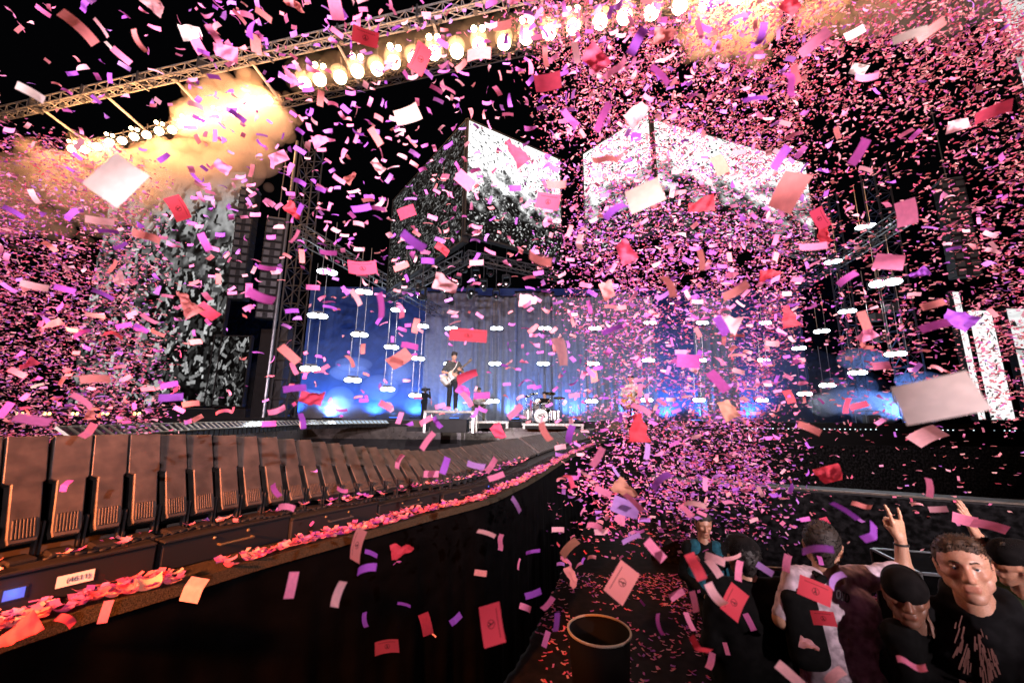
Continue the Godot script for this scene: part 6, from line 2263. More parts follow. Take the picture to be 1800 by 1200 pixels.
# x, y in the photograph, length there, turn in degrees (clockwise), colour, form: s flat slip, c curled, w wave, f folded, t twisted, b sheet, p printed sheet, k crumpled sheet
const SLIPS := [
	[137, 50, 52, 25, "salmon", "b"], [75, 19, 20, 8, "mauve", "s"], [147, 10, 24, -70, "purple", "w"], [53, 163, 36, 3, "white", "s"], [241, 72, 34, 48, "salmon", "c"], [177, 49, 28, 20, "pale pink", "s"], [213, 98, 28, 22, "pink", "s"], [193, 83, 17, 35, "white", "s"], [218, 116, 18, 8, "lilac", "c"], [127, 129, 17, -40, "purple", "c"], [193, 137, 18, 65, "purple", "s"],
	[335, 57, 32, -30, "white", "k"], [347, 77, 30, 40, "pink", "b"], [397, 92, 36, -15, "pink", "k"], [450, 77, 28, 85, "salmon", "b"], [377, 63, 36, 55, "pink", "w"], [443, 50, 32, -75, "purple", "t"], [463, 26, 28, 4, "salmon", "s"], [517, 6, 34, 5, "salmon", "k"], [590, 13, 36, 70, "pink", "b"], [267, 5, 36, 12, "pale pink", "k"], [510, 133, 34, 60, "pink", "k"], [563, 173, 26, 88, "salmon", "s"], [205, 316, 84, -65, "white", "u"], [312, 366, 42, 50, "red", "p"], [515, 370, 30, 30, "red", "k"], [563, 247, 28, -30, "pink", "k"], [377, 238, 22, 70, "mauve", "s"], [417, 204, 27, 25, "purple", "s"], [390, 293, 28, 10, "pink", "k"], [287, 277, 22, -60, "purple", "t"], [490, 277, 28, -40, "pink", "b"], [175, 387, 36, -8, "pale pink", "s"], [123, 377, 26, -60, "purple", "c"], [23, 373, 27, 20, "purple", "s"], [60, 345, 24, 60, "pale pink", "s"], [135, 274, 15, 35, "purple", "s"], [122, 297, 12, 30, "purple", "s"],
	[642, 64, 42, 3, "red", "p"], [738, 103, 44, -68, "red", "p"], [842, 96, 42, 2, "salmon", "b"], [717, 204, 46, -27, "beige", "u"], [810, 115, 26, -30, "salmon", "s"], [883, 43, 32, -3, "salmon", "b"], [960, 100, 28, 88, "salmon", "s"], [1012, 93, 33, 88, "pale pink", "s"], [1047, 103, 47, 50, "hot pink", "k"], [963, 143, 46, -8, "hot pink", "b"], [1083, 120, 46, -20, "pink", "w"], [1120, 73, 44, -50, "purple", "w"], [1060, 207, 46, -55, "magenta", "s"], [1003, 207, 36, 55, "magenta", "s"], [907, 267, 52, 60, "hot pink", "k"], [963, 353, 42, 15, "hot pink", "p"], [817, 317, 34, 35, "pink", "b"], [715, 373, 30, -25, "hot pink", "b"], [660, 240, 32, 45, "salmon", "s"], [787, 157, 29, -10, "pink", "s"], [767, 157, 22, 20, "mauve", "s"], [1134, 344, 64, -15, "beige", "u"], [1080, 367, 46, -50, "purple", "c"], [1160, 133, 44, 48, "magenta", "s"], [1167, 62, 36, 20, "salmon", "k"], [1120, 200, 42, -35, "pale pink", "k"], [978, 325, 36, 3, "salmon", "c"], [1063, 280, 50, -10, "salmon", "w"], [635, 365, 32, -30, "purple", "s"], [616, 312, 26, -60, "salmon", "k"], [664, 292, 26, 40, "pale pink", "k"],
	[1747, 197, 44, 12, "hot pink", "b"], [1685, 220, 30, 8, "pale pink", "k"], [1387, 337, 68, -56, "salmon", "u"], [1593, 374, 44, 88, "pink", "b"], [1443, 383, 36, 75, "hot pink", "p"], [1265, 290, 36, 80, "tan", "b"], [1233, 360, 44, 4, "red", "k"], [1503, 57, 27, -12, "white", "b"], [1637, 53, 42, -10, "salmon", "s"], [1600, 62, 44, 5, "white", "s"], [1510, 122, 26, 40, "white", "k"], [1522, 137, 36, 15, "pink", "c"], [1510, 267, 42, -45, "magenta", "s"], [1390, 147, 52, -80, "magenta", "w"], [1400, 130, 32, 85, "red", "s"], [1328, 175, 38, -8, "purple", "s"], [1432, 75, 46, -20, "pink", "s"], [1390, 10, 32, 60, "red", "k"], [1373, 277, 40, -42, "purple", "s"], [1610, 237, 20, -30, "magenta", "s"], [1473, 233, 22, 75, "salmon", "s"], [1300, 28, 30, 5, "mauve", "c"], [1340, 60, 34, -70, "purple", "c"],
	[330, 533, 48, 62, "salmon", "k"], [365, 547, 34, 40, "hot pink", "b"], [547, 700, 44, 22, "hot pink", "k"], [508, 623, 40, 42, "salmon", "s"], [517, 647, 24, 60, "pink", "s"], [518, 683, 36, -10, "purple", "s"], [458, 523, 50, 20, "magenta", "c"], [530, 740, 28, 82, "purple", "s"], [487, 722, 30, -20, "pink", "c"], [143, 705, 37, 22, "pink", "s"], [57, 737, 46, 26, "mauve", "s"], [158, 727, 22, 88, "salmon", "k"], [8, 720, 28, -70, "purple", "s"], [113, 508, 27, 5, "purple", "s"], [60, 502, 34, 2, "pale pink", "s"], [167, 555, 25, -3, "pale pink", "s"], [90, 570, 28, -50, "salmon", "k"], [87, 432, 24, 40, "salmon", "c"], [140, 585, 27, -25, "purple", "c"], [180, 518, 30, 25, "purple", "s"], [197, 467, 24, -60, "salmon", "s"], [257, 415, 42, 3, "salmon", "w"], [197, 583, 30, 10, "red", "f"], [167, 667, 40, -18, "salmon", "s"], [217, 572, 22, -25, "purple", "s"], [248, 577, 22, 25, "purple", "s"], [262, 560, 27, 50, "pink", "s"], [277, 585, 22, 3, "salmon", "s"], [297, 677, 27, -10, "purple", "s"], [300, 698, 34, -5, "purple", "s"], [335, 710, 25, -15, "salmon", "s"], [347, 735, 16, -35, "salmon", "b"], [155, 760, 32, -60, "pink", "f"], [190, 407, 28, -30, "purple", "s"], [383, 490, 20, 85, "salmon", "s"], [530, 450, 24, 85, "salmon", "s"], [470, 470, 27, 3, "magenta", "s"], [577, 443, 27, -8, "magenta", "s"], [550, 505, 22, -5, "mauve", "s"], [517, 415, 26, -75, "pink", "s"], [360, 425, 32, 55, "magenta", "s"], [437, 510, 27, 85, "mauve", "s"], [210, 488, 24, -70, "pale pink", "k"], [47, 640, 26, -40, "hot pink", "k"], [30, 655, 24, 30, "pink", "s"], [108, 670, 16, -70, "salmon", "s"], [65, 678, 16, -30, "beige", "s"],
	[637, 468, 46, -12, "hot pink", "p"], [727, 423, 50, 30, "purple", "s"], [777, 438, 26, 25, "red", "p"], [753, 458, 26, -3, "purple", "c"], [783, 500, 46, 15, "pale pink", "k"], [705, 468, 27, -25, "salmon", "s"], [668, 537, 48, 60, "magenta", "s"], [625, 523, 30, 50, "pale pink", "s"], [707, 545, 28, 70, "pink", "f"], [730, 573, 28, -80, "salmon", "c"], [823, 589, 68, 2, "red", "r"], [928, 528, 32, 10, "pale pink", "k"], [990, 617, 52, 89, "pale pink", "u"], [820, 659, 40, -15, "hot pink", "u"], [702, 630, 42, -42, "salmon", "b"], [720, 608, 30, 5, "magenta", "s"], [752, 775, 34, -52, "pink", "s"], [875, 758, 30, 65, "hot pink", "k"], [905, 723, 32, -36, "pink", "s"], [768, 743, 24, 55, "purple", "c"], [748, 739, 25, -30, "pink", "c"], [678, 713, 29, 25, "pink", "s"], [815, 687, 30, 20, "magenta", "k"], [847, 695, 30, -4, "magenta", "s"], [638, 613, 20, 80, "salmon", "s"], [617, 633, 27, 75, "salmon", "c"], [1017, 428, 30, -85, "pale pink", "f"], [947, 457, 52, 5, "salmon", "c"], [1100, 443, 42, 60, "hot pink", "k"], [1068, 510, 34, 70, "salmon", "k"], [1077, 580, 36, -25, "purple", "s"], [1127, 720, 35, 35, "pink", "s"], [1043, 660, 23, 75, "salmon", "b"], [1122, 752, 52, 80, "red", "k"], [1003, 763, 34, -65, "purple", "s"], [957, 760, 36, 65, "salmon", "c"], [1178, 500, 46, 85, "salmon", "c"], [600, 720, 20, -15, "mauve", "s"], [820, 702, 30, 60, "pink", "s"],
	[1648, 700, 108, -14, "white", "u"], [1630, 767, 46, -45, "pale pink", "b"], [1448, 411, 34, 80, "red", "k"], [1232, 457, 37, 88, "salmon", "s"], [1387, 557, 37, 75, "red", "k"], [1353, 483, 32, 25, "red", "k"], [1563, 460, 42, 20, "pink", "u"], [1617, 480, 25, -30, "purple", "k"], [1687, 562, 44, 30, "purple", "k"], [1520, 563, 33, 80, "salmon", "s"], [1523, 590, 30, -25, "pink", "k"], [1520, 610, 23, 30, "salmon", "f"], [1550, 643, 24, -8, "pink", "b"], [1490, 713, 30, 88, "hot pink", "s"], [1510, 713, 26, -15, "hot pink", "s"], [1387, 697, 23, 80, "red", "b"], [1280, 720, 38, 70, "tan", "k"], [1277, 567, 46, 20, "pale pink", "k"], [1423, 753, 34, 28, "salmon", "s"], [1490, 490, 33, -35, "magenta", "s"], [1430, 432, 40, -3, "pink", "s"], [1293, 510, 52, -16, "salmon", "s"], [1263, 670, 42, 55, "magenta", "s"], [1643, 573, 40, -20, "magenta", "s"], [1640, 535, 32, -14, "salmon", "s"], [1268, 572, 40, 60, "purple", "s"], [1210, 634, 38, 8, "magenta", "b"], [1493, 630, 12, 3, "pale pink", "b"],
	[112, 853, 26, -80, "purple", "f"], [483, 863, 27, 55, "magenta", "c"], [503, 890, 30, 15, "pink", "c"], [512, 1028, 40, -84, "pink", "s"], [593, 1043, 42, -75, "pale pink", "c"], [630, 958, 52, -58, "salmon", "p"], [652, 973, 25, 12, "purple", "s"], [643, 998, 36, 5, "purple", "c"], [707, 967, 40, -12, "red", "k"], [855, 938, 34, 33, "pale pink", "s"], [880, 953, 28, -75, "pink", "w"], [845, 1007, 25, 8, "salmon", "w"], [865, 1097, 62, 77, "red", "p"], [748, 1097, 34, 75, "red", "b"], [760, 1115, 16, 50, "pale pink", "s"], [800, 1090, 28, -35, "purple", "f"], [680, 1138, 40, -8, "red", "p"], [710, 1063, 24, 10, "purple", "s"], [640, 1090, 24, 80, "purple", "c"], [937, 970, 26, 2, "purple", "s"], [937, 1043, 30, -16, "purple", "s"], [925, 1068, 25, 15, "pink", "c"], [963, 1060, 30, -65, "mauve", "s"], [978, 1093, 30, 85, "purple", "s"], [960, 1123, 24, -70, "mauve", "s"], [1093, 1023, 58, -57, "salmon", "p"], [1002, 963, 38, -45, "tan", "b"], [997, 985, 24, 8, "pink", "c"], [1005, 1014, 36, 60, "salmon", "k"], [907, 887, 30, 38, "lilac", "s"], [1002, 838, 32, 70, "hot pink", "f"], [1060, 863, 30, 28, "pink", "s"], [1160, 843, 44, -40, "purple", "c"], [1097, 860, 42, 50, "tan", "k"], [1100, 890, 46, 20, "lilac", "b"], [1113, 883, 38, 55, "pink", "s"], [1030, 833, 20, 20, "pale pink", "s"], [1083, 828, 20, 45, "lilac", "s"], [1093, 907, 28, -55, "pink", "k"], [1110, 947, 34, -20, "lilac", "s"], [1152, 967, 42, 42, "pink", "s"], [1045, 923, 30, 15, "pink", "c"], [863, 817, 30, -40, "pink", "s"], [837, 817, 32, 15, "lilac", "s"], [872, 837, 30, -26, "pink", "s"], [782, 818, 30, -70, "purple", "s"], [758, 833, 28, 2, "pink", "s"], [700, 810, 28, -70, "pink", "c"], [1050, 803, 38, -62, "pink", "s"], [1137, 793, 28, -80, "lilac", "s"], [1157, 1097, 34, 75, "magenta", "c"], [1190, 1045, 28, -35, "pink", "s"], [600, 862, 22, 10, "mauve", "c"],
	[1433, 1038, 50, 13, "red", "p"], [1448, 1087, 35, -8, "red", "p"], [1292, 1058, 52, -57, "red", "p"], [1223, 995, 96, 65, "red", "w"], [1258, 1048, 44, 60, "pale pink", "c"], [1438, 968, 50, 1, "purple", "s"], [1537, 942, 44, -40, "purple", "f"], [1485, 898, 42, 55, "purple", "s"], [1515, 888, 30, 25, "salmon", "w"], [1447, 917, 19, -25, "hot pink", "b"], [1467, 1017, 38, -42, "lilac", "c"], [1383, 990, 30, -75, "pink", "c"], [1423, 1133, 30, 20, "pale pink", "k"], [1390, 1187, 44, 35, "pale pink", "s"], [1467, 1187, 40, -48, "pale pink", "c"], [1603, 1167, 40, -10, "pink", "w"], [1697, 913, 30, 10, "pink", "b"], [1740, 925, 42, 28, "pink", "b"], [1633, 857, 33, -75, "pink", "s"], [1458, 833, 42, -20, "red", "k"], [1257, 982, 34, 14, "pale pink", "s"], [1288, 978, 30, -5, "pale pink", "s"], [1255, 998, 33, 58, "pale pink", "s"], [1300, 1003, 33, -78, "pink", "s"], [1220, 1057, 33, 70, "pink", "s"], [1213, 1092, 29, 80, "pink", "s"], [1227, 1140, 44, 52, "red", "f"], [1250, 1163, 30, -75, "pink", "c"], [1262, 1127, 20, -55, "purple", "b"], [1277, 1140, 20, 80, "pink", "s"], [1318, 1093, 26, 65, "mauve", "s"], [1222, 888, 36, 30, "pale pink", "s"], [1207, 898, 27, 52, "pink", "s"], [1380, 1036, 22, -10, "purple", "b"], [1345, 1000, 28, 30, "lilac", "s"],
]

const PLACES := [
	[150, 90, "in the black sky above the roof truss"], [470, 40, "above the left end of the roof truss"], [300, 250, "in the orange smoke by the left lamps"], [90, 350, "in the low orange smoke at the left"], [520, 230, "right of the orange smoke"], [750, 110, "in front of the blinder lamp row"], [1000, 100, "under the middle of the blinder lamps"], [1250, 60, "under the top right smoke"], [1560, 90, "in the dark top right"], [1700, 220, "near the top right screen corner"],
	[110, 520, "left of the tall left screen"], [280, 480, "in front of the tall left screen"], [450, 500, "by the hanging loudspeaker columns"], [540, 680, "in front of the left tower foot"], [250, 680, "low over the tall left screen"], [70, 710, "just above the left end of the footlights"], [650, 330, "in the black left of the hanging screens"], [760, 400, "over the dark side of the hanging screen"], [900, 290, "over the white hanging screen"], [1010, 400, "over the gap between the hanging screens"], [1150, 330, "over the right hanging screen"], [1370, 350, "at the right end of the hanging screens"], [1560, 350, "in the dark right of the hanging screens"],
	[640, 520, "over the left wing strobes"], [700, 620, "left of the guitarist"], [830, 640, "right of the guitarist"], [950, 560, "over the gauze curtains"], [1050, 620, "right of the drummer"], [1200, 560, "over the right gauze curtains"], [1100, 730, "in front of the second guitarist"], [1300, 680, "over the blue backdrop at the right"], [1500, 560, "over the right wing strobes"], [1510, 700, "over the right blue smoke"], [1650, 560, "near the pale right screens"], [1640, 720, "in front of the pale right screens"],
	[880, 740, "low over the runway deck"], [760, 820, "in front of the middle footlights"], [300, 860, "in front of the first footlights"], [560, 900, "in front of the power boxes"], [640, 1000, "over the skirt below the power boxes"], [780, 1090, "low over the black skirt"], [880, 960, "over the skirt left of its fold"], [960, 1060, "left of the black bin"], [1040, 860, "by the runway corner"], [1120, 850, "over the dark pit entrance"], [1080, 960, "above the black bin"], [1110, 1030, "just above the rim of the black bin"], [1190, 1080, "right of the black bin"], [1240, 940, "round the steward in the vest"], [1280, 1000, "over the shoulders of the person in black"], [1280, 1120, "over the back of the person in black"], [1440, 920, "above the man with the raised horns"], [1440, 1060, "over the pale T-shirt"], [1430, 1170, "below the hem of the pale T-shirt"], [1540, 920, "left of the raised horns hand"], [1600, 1160, "over the strewn floor by the cap man"], [1710, 915, "by the raised open hand"], [1550, 840, "in front of the pit wall"],
]

func place_of(x: float, y: float) -> String:
	var best := 1e9
	var out := ""
	for p in PLACES:
		var d: float = Vector2(p[0] - x, p[1] - y).length()
		if d < best:
			best = d
			out = p[2]
	return out

func tilt_word(a: float) -> String:
	if absf(a) <= 12:
		return "level"
	if absf(a) >= 72:
		return "upright"
	return "falling right" if a > 0 else "rising right"

var paper := {}

func build_paper() -> void:
	var tones := {
		"salmon": lin(0.80, 0.25, 0.24), "pale pink": lin(0.82, 0.42, 0.46), "pink": lin(0.80, 0.21, 0.38), "hot pink": lin(0.78, 0.075, 0.16), "red": lin(0.66, 0.045, 0.075),
		"white": lin(0.82, 0.70, 0.66), "beige": lin(0.72, 0.50, 0.42), "tan": lin(0.60, 0.27, 0.19), "mauve": lin(0.62, 0.13, 0.36), "magenta": lin(0.54, 0.085, 0.42), "purple": lin(0.34, 0.07, 0.56), "lilac": lin(0.48, 0.24, 0.66)}
	var tex := print_texture()
	var grain := noise_tex(128, 0.02, 88, Color(0.95, 0.95, 0.95), Color.WHITE)
	for t in tones:
		paper[t] = paper_mat(tones[t], grain)
		paper[t + " printed"] = paper_mat(tones[t], tex)
	var forms := {"s": [], "c": [], "w": [], "f": [], "t": [], "b": [], "p": [], "k": [], "r": [], "u": []}
	for i in 4:
		forms.s.append(sheet(SLIP, 0, 100 + i))
		forms.c.append(sheet(SLIP, 1, 110 + i))
		forms.w.append(sheet(SLIP, 2, 120 + i))
		forms.f.append(sheet(SLIP, 3, 130 + i))
		forms.t.append(sheet(SLIP, 4, 140 + i))
		forms.b.append(sheet(BILL, 0, 150 + i, 8, 4))
		forms.p.append(sheet(BILL, 0, 160 + i, 8, 4))
		forms.r.append(sheet(Vector2(BILL.x, 0.024), 2, 180 + i, 10, 3))
		forms.u.append(sheet(BILL, 6, 190 + i, 10, 5))
		forms.k.append(sheet(BILL, 5, 170 + i, 10, 6))
	var form_word := {"s": "paper slip", "c": "curled paper slip", "w": "wavy paper slip", "f": "folded paper slip", "t": "twisted paper slip", "b": "paper sheet", "p": "printed paper sheet", "k": "crumpled paper sheet", "r": "printed paper strip", "u": "curved paper sheet"}
	var right := ray(1000, 600) - ray(900, 600)
	var g := RandomNumberGenerator.new()
	g.seed = 314
	var same := {}
	for q in SLIPS:
		var f: String = q[5]
		var big := f in ["b", "p", "k", "r", "u"]
		var long: float = BILL.x if big else SLIP.x
		var d: float = FPX * long / q[2]
		if not big and d < 0.75:
			d = 0.75
		var where := at(q[0], q[1], d)
		var view := (EYE - where).normalized()
		var x := (ray(q[0] + 10.0, q[1]) - ray(q[0], q[1])).normalized()
		var a: float = -deg_to_rad(q[3])
		var b := Basis.looking_at(-view, Vector3.UP)
		var loose := 1.0 if q[2] < 56 else 0.4
		b = b * Basis(Vector3(0, 0, 1), a) * Basis(Vector3(1, 0, 0), g.randf_range(-1.05, 1.05) * loose) * Basis(Vector3(0, 1, 0), g.randf_range(-0.55, 0.55) * loose)
		var size_word := "small" if q[2] < 24 else ("big" if q[2] >= 42 else "")
		var label := "%s %s %s, %s, %s" % [size_word, q[4], form_word[f], tilt_word(q[3]), place_of(q[0], q[1])]
		var sc := g.randf_range(0.97, 1.03)
		var list: Array = forms[f]
		var o := put("paper_slip" if not big else "paper_sheet", list[g.randi() % 4], paper[q[4] + (" printed" if f in ["p", "r"] else "")], null, Transform3D(b.scaled(Vector3.ONE * sc), where))
		label = label.strip_edges()
		tag(o, label, "confetti", "falling pink and purple paper")
		if not same.has(label):
			same[label] = []
		same[label].append([q[0], o])
	for label in same:
		var list: Array = same[label]
		if list.size() > 1:
			list.sort_custom(func(p1, p2): return p1[0] < p2[0])
			for i in list.size():
				list[i][1].set_meta("label", "%s, %s" % [label, (["left one", "right one"] if list.size() == 2 else ["left one", "middle one", "right one", "rightmost one"])[i]])
	build_paper_cloud()

const CLOUD_TONES := [
	[Color(0.80, 0.24, 0.28), Color(0.80, 0.32, 0.36), Color(0.78, 0.17, 0.30), Color(0.80, 0.28, 0.40), Color(0.72, 0.10, 0.18), Color(0.50, 0.11, 0.40), Color(0.80, 0.42, 0.42)],
	[Color(0.80, 0.21, 0.42), Color(0.80, 0.30, 0.50), Color(0.62, 0.15, 0.54), Color(0.38, 0.10, 0.58), Color(0.50, 0.20, 0.70), Color(0.76, 0.11, 0.22), Color(0.80, 0.40, 0.52)],
	[Color(0.36, 0.08, 0.56), Color(0.58, 0.12, 0.48), Color(0.80, 0.21, 0.40), Color(0.80, 0.26, 0.30), Color(0.80, 0.38, 0.46), Color(0.50, 0.18, 0.68), Color(0.78, 0.24, 0.48)],
]

func right_plume(x: float, y: float) -> float:
	# how thick the right hand cloud of slips is
	var edge := 985.0 - 70.0 * smoothstep(260.0, 0.0, y) + 55.0 * smoothstep(480.0, 760.0, y) - 50.0 * smoothstep(800.0, 950.0, y)
	var core := smoothstep(edge - 70.0, edge + 90.0, x) * smoothstep(1000.0, 800.0, y)
	core *= 1.0 - 0.86 * smoothstep(1380.0, 1490.0, x + 0.12 * (y - 300.0)) * smoothstep(60.0, 240.0, y)
	core *= 1.0 - 0.6 * smoothstep(1390.0, 1500.0, x) * smoothstep(260.0, 0.0, y)
	core += 0.22 * smoothstep(1620.0, 1790.0, x) * smoothstep(760.0, 600.0, y)
	core *= 1.0 - 0.80 * smoothstep(1390.0, 1460.0, x) * smoothstep(690.0, 770.0, y)
	return clampf(core, 0.0, 1.0)

func left_plume(x: float, y: float) -> float:
	var top := 235.0 + 0.18 * x
	return smoothstep(330.0, 190.0, x - 0.06 * (y - 400.0)) * smoothstep(top - 40.0, top + 40.0, y) * smoothstep(800.0, 770.0, y)

func build_paper_cloud() -> void:
	var g := RandomNumberGenerator.new()
	g.seed = 2718
	var nz := FastNoiseLite.new()
	nz.seed = 8
	nz.frequency = 0.009
	nz.fractal_octaves = 3
	var sets := [[], [], []]
	var put_one := func(x: float, y: float, d: float, tones: Array, flatness: float) -> void:
		var p := at(x, y, d)
		var b := Basis(Vector3(g.randfn(), g.randfn(), g.randfn()).normalized(), g.randf() * TAU)
		if g.randf() < flatness:
			b = Basis(Vector3.UP, g.randf() * TAU) * Basis(Vector3(1, 0, 0), g.randf_range(-0.9, 0.9) + PI / 2) * Basis(Vector3(0, 0, 1), g.randf_range(-0.4, 0.4))
		var s := g.randf_range(0.85, 1.12)
		var k := 0 if g.randf() < 0.5 else (1 if g.randf() < 0.5 else 2)
		var c: Color = tones[g.randi() % tones.size()]
		var f := g.randf_range(0.85, 1.1)
		c = Color(minf(c.r * f, 0.85), c.g * f, c.b * f)
		sets[k].append([Transform3D(b.scaled(Vector3.ONE * s), p), c])
	var n := 0
	while n < 36000:
		var x := g.randf_range(820, 1830)
		var y := g.randf_range(-30, 1010)
		if g.randf() < right_plume(x, y) * (0.72 + 0.9 * nz.get_noise_2d(x, y)):
			var low := smoothstep(640.0, 860.0, y)
			var warm := smoothstep(1330.0, 1500.0, x) + smoothstep(420.0, 150.0, y)
			var tone: Array = CLOUD_TONES[0] if g.randf() < warm * 0.8 else CLOUD_TONES[1]
			var d := lerpf(4.6, 10.0, pow(g.randf(), 0.8))
			if x > 1450:
				d = lerpf(4.2, 6.6, g.randf())
			put_one.call(x, y, minf(d, lerpf(10.0, 5.2, low)), tone, 0.55)
			n += 1
	n = 0
	while n < 9500:
		var x := g.randf_range(-30, 380)
		var y := g.randf_range(180, 800)
		if g.randf() < left_plume(x, y) * (0.75 + 0.8 * nz.get_noise_2d(x, y)):
			put_one.call(x, y, g.randf_range(5.2, 9.0), CLOUD_TONES[0] if g.randf() < 0.5 else CLOUD_TONES[1], 0.55)
			n += 1
	# nearer slips in between
	n = 0
	while n < 2500:
		var x := g.randf_range(-20, 1820)
		var y := g.randf_range(-20, 1080)
		var w := 0.5
		if x < 330:
			w = 0.55 if y > 400 else 0.24
		elif x < 900:
			w = 0.85 - 0.5 * smoothstep(380.0, 620.0, y)
		elif x < 1420:
			w = 1.0
		else:
			w = 0.22
		if y > 745:
			w = 0.02 if x < 980 else (0.75 * smoothstep(1080.0, 860.0, y) if x < 1400 else 0.06)
		if g.randf() < w:
			put_one.call(x, y, FPX * SLIP.x / lerpf(10.0, 23.0, pow(g.randf(), 1.6)), CLOUD_TONES[2], 0.35)
			n += 1
	var cloud := thing("paper_cloud", "dense storm of small pink and purple paper slips filling the air", "confetti")
	cloud.set_meta("kind", "stuff")
	var meshes := [sheet(SLIP, 0, 201, 3, 1), sheet(SLIP, 1, 202, 5, 1), sheet(SLIP, 4, 203, 4, 1)]
	var m := paper_mat(Color.WHITE)
	m.vertex_color_use_as_albedo = true
	for k in 3:
		many("slips", meshes[k], m, sets[k], cloud)
	# slips that lie on the floor, on the ledge and in the bin
	var floor_list := []
	var rest := func(lying: Array, x: float, y: float, z: float, tone: Array) -> void:
		var b := Basis(Vector3.UP, g.randf() * TAU) * Basis(Vector3(1, 0, 0), -PI / 2 + g.randf_range(-0.3, 0.3)) * Basis(Vector3(0, 1, 0), g.randf_range(-0.2, 0.2))
		var c: Color = tone[g.randi() % tone.size()]
		lying.append([Transform3D(b.scaled(Vector3.ONE * (1.0 if y < 0.5 else g.randf_range(1.0, 1.5))), Vector3(x, y, z)), c])
	n = 0
	while n < 7000:
		var x := g.randf_range(0.3, 5.2)
		var z := g.randf_range(-6.6, -0.9)
		if g.randf() < 0.55 + 0.8 * nz.get_noise_2d(x * 90.0, z * 90.0) + (0.4 if x > 1.9 else -0.2):
			rest.call(floor_list, x, 0.006 + g.randf() * 0.014, z, CLOUD_TONES[1] if g.randf() < 0.7 else CLOUD_TONES[0])
			n += 1
	var floor_ := thing("strewn_paper", "pink paper slips strewn over the dark pit floor", "confetti")
	floor_.set_meta("kind", "stuff")
	many("slips", meshes[0], m, floor_list, floor_)
	var ledge_list := []
	var total := path_length(path_edge)
	n = 0
	while n < 1900:
		var s := pow(g.randf(), 1.25) * minf(total, 11.0)
		var pd := along_path(path_edge, s)
		var t: Vector2 = pd[1]
		var inn := Vector2(t.y, -t.x)
		var off := pow(g.randf(), 1.4) * (0.13 + 0.04 * sin(s * 4.1)) + 0.022 + 0.02 * sin(s * 6.3)
		if nz.get_noise_1d(s * 220.0) > 0.32:
			n += 1
			continue
		var q: Vector2 = pd[0] + inn * off
		rest.call(ledge_list, q.x, LEDGE + 0.007 + 0.028 * g.randf() * g.randf(), q.y, CLOUD_TONES[2] if g.randf() < 0.5 else CLOUD_TONES[0])
		n += 1
	n = 0
	while n < 130:
		var pd := along_path(path_row, g.randf() * 5.0)
		var t: Vector2 = pd[1]
		var q: Vector2 = pd[0] - Vector2(t.y, -t.x) * g.randf_range(0.0, 0.19)
		rest.call(ledge_list, q.x, LEDGE + 0.15, q.y, CLOUD_TONES[2])
		n += 1
	var ledge := thing("strewn_paper", "drift of pink slips lying along the carpeted ledge", "confetti")
	ledge.set_meta("kind", "stuff")
	many("slips", meshes[1], m, ledge_list, ledge)
	# a few larger sheets that lie on the ledge
	var lie := [[340, 1033, 62, "pale pink", "big pale paper sheet hanging over the edge of the carpeted ledge"], [260, 1027, 44, "beige", "curled pale paper sheet lying on the ledge left of the hanging one"], [185, 1075, 34, "pink", "pink paper slip hanging straight down from the ledge edge"], [117, 1088, 50, "hot pink", "pink curled paper slip bending over the ledge edge"], [30, 1112, 56, "hot pink", "bright pink crumpled paper at the left end of the ledge"]]
	for i in lie.size():
		var q: Array = lie[i]
		var w := at_level(q[0], q[1], LEDGE + 0.02)
		var b := Basis.looking_at(-(EYE - w).normalized(), Vector3.UP) * Basis(Vector3(0, 0, 1), [1.2, 0.1, 1.45, -0.7, 0.5][i]) * Basis(Vector3(1, 0, 0), [-0.2, -0.9, -0.1, -0.5, -0.7][i])
		var mesh := sheet(BILL if i in [0, 1, 4] else SLIP, [3, 1, 0, 1, 5][i], 400 + i, 10, 4)
		var sc: float = q[2] / (FPX * (BILL.x if i in [0, 1, 4] else SLIP.x) / (w - EYE).dot(Vector3(0, sin(PITCH), -cos(PITCH))))
		var o := put("paper_sheet" if i in [0, 1, 4] else "paper_slip", mesh, paper[q[3]], null, Transform3D(b.scaled(Vector3.ONE * clampf(sc, 0.8, 1.35)), w))
		tag(o, q[4], "confetti", "paper lying on the ledge")

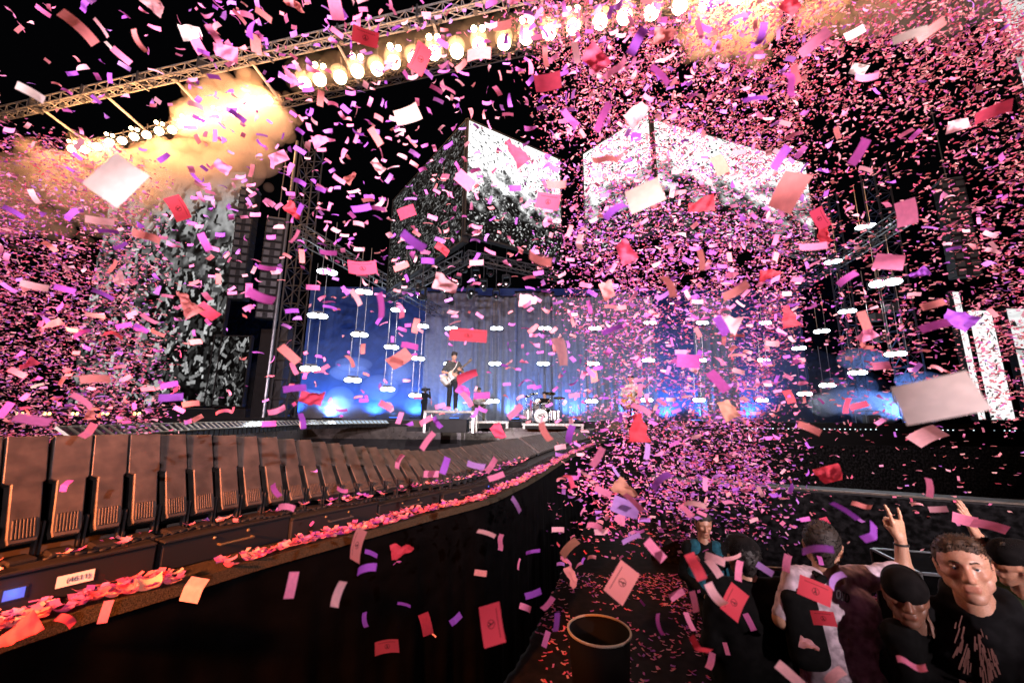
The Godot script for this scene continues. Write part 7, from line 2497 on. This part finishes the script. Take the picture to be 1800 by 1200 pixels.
func many(called: String, mesh: Mesh, m: Material, list: Array, parent: Node) -> void:
	var mm := MultiMesh.new()
	mm.transform_format = MultiMesh.TRANSFORM_3D
	mm.use_colors = true
	mm.mesh = mesh
	mm.instance_count = list.size()
	for i in list.size():
		mm.set_instance_transform(i, list[i][0])
		mm.set_instance_color(i, list[i][1])
	var o := MultiMeshInstance3D.new()
	o.multimesh = mm
	o.material_override = m
	o.name = called
	o.set_meta("kind", "stuff")
	parent.add_child(o, true)

func _ready() -> void:
	rng.seed = 20240
	set_camera_and_light()
	make_materials()
	M.dark_grey = mat(lin(0.03, 0.03, 0.032), 0.5)
	M.dark_steel = mat(lin(0.12, 0.12, 0.125), 0.35, 0.7)
	M.led_dot = glowing(Color(0.85, 0.95, 1.0), 2.2)
	M.led_dim = glowing(Color(0.85, 0.95, 1.0), 0.7)
	M.led_white = glowing(Color(0.75, 0.95, 1.0), 0.35)
	M.led_violet = glowing(Color(0.75, 0.3, 1.0), 0.6)
	M.blue_screen = glowing(Color(0.16, 0.42, 1.0), 0.9)
	M.brass = mat(lin(0.25, 0.19, 0.10), 0.4, 0.8)
	M.ink = mat(lin(0.02, 0.02, 0.02), 0.7)
	M.rim_metal = mat(lin(0.20, 0.19, 0.15), 0.4, 0.4)
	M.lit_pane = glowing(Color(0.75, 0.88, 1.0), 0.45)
	M.blue_lens = glowing(Color(0.2, 0.45, 1.0), 3.0)
	M.yellow_lens = glowing(Color(1.0, 0.85, 0.5), 5.0)
	M.warm_small = glowing(Color(1.0, 0.7, 0.4), 8.0)
	build_stage()
	build_roof()
	build_screens()
	build_back()
	build_gear()
	build_audience_lamps()
	build_footlights()
	M.bin_black = dull(mat(lin(0.005, 0.005, 0.0052), 0.7), 0.25)
	M.rim_pale = mat(lin(0.36, 0.33, 0.27), 0.5)
	M.cylinder_grey = worn(lin(0.10, 0.10, 0.11), 0.7, 0.4, 3.0, 90, 0.3)
	M.riser_top = worn(lin(0.30, 0.29, 0.26), 0.7, 0.5, 2.0, 91)
	build_pit_people()
	build_pit_things()
	build_band()
	build_paper()
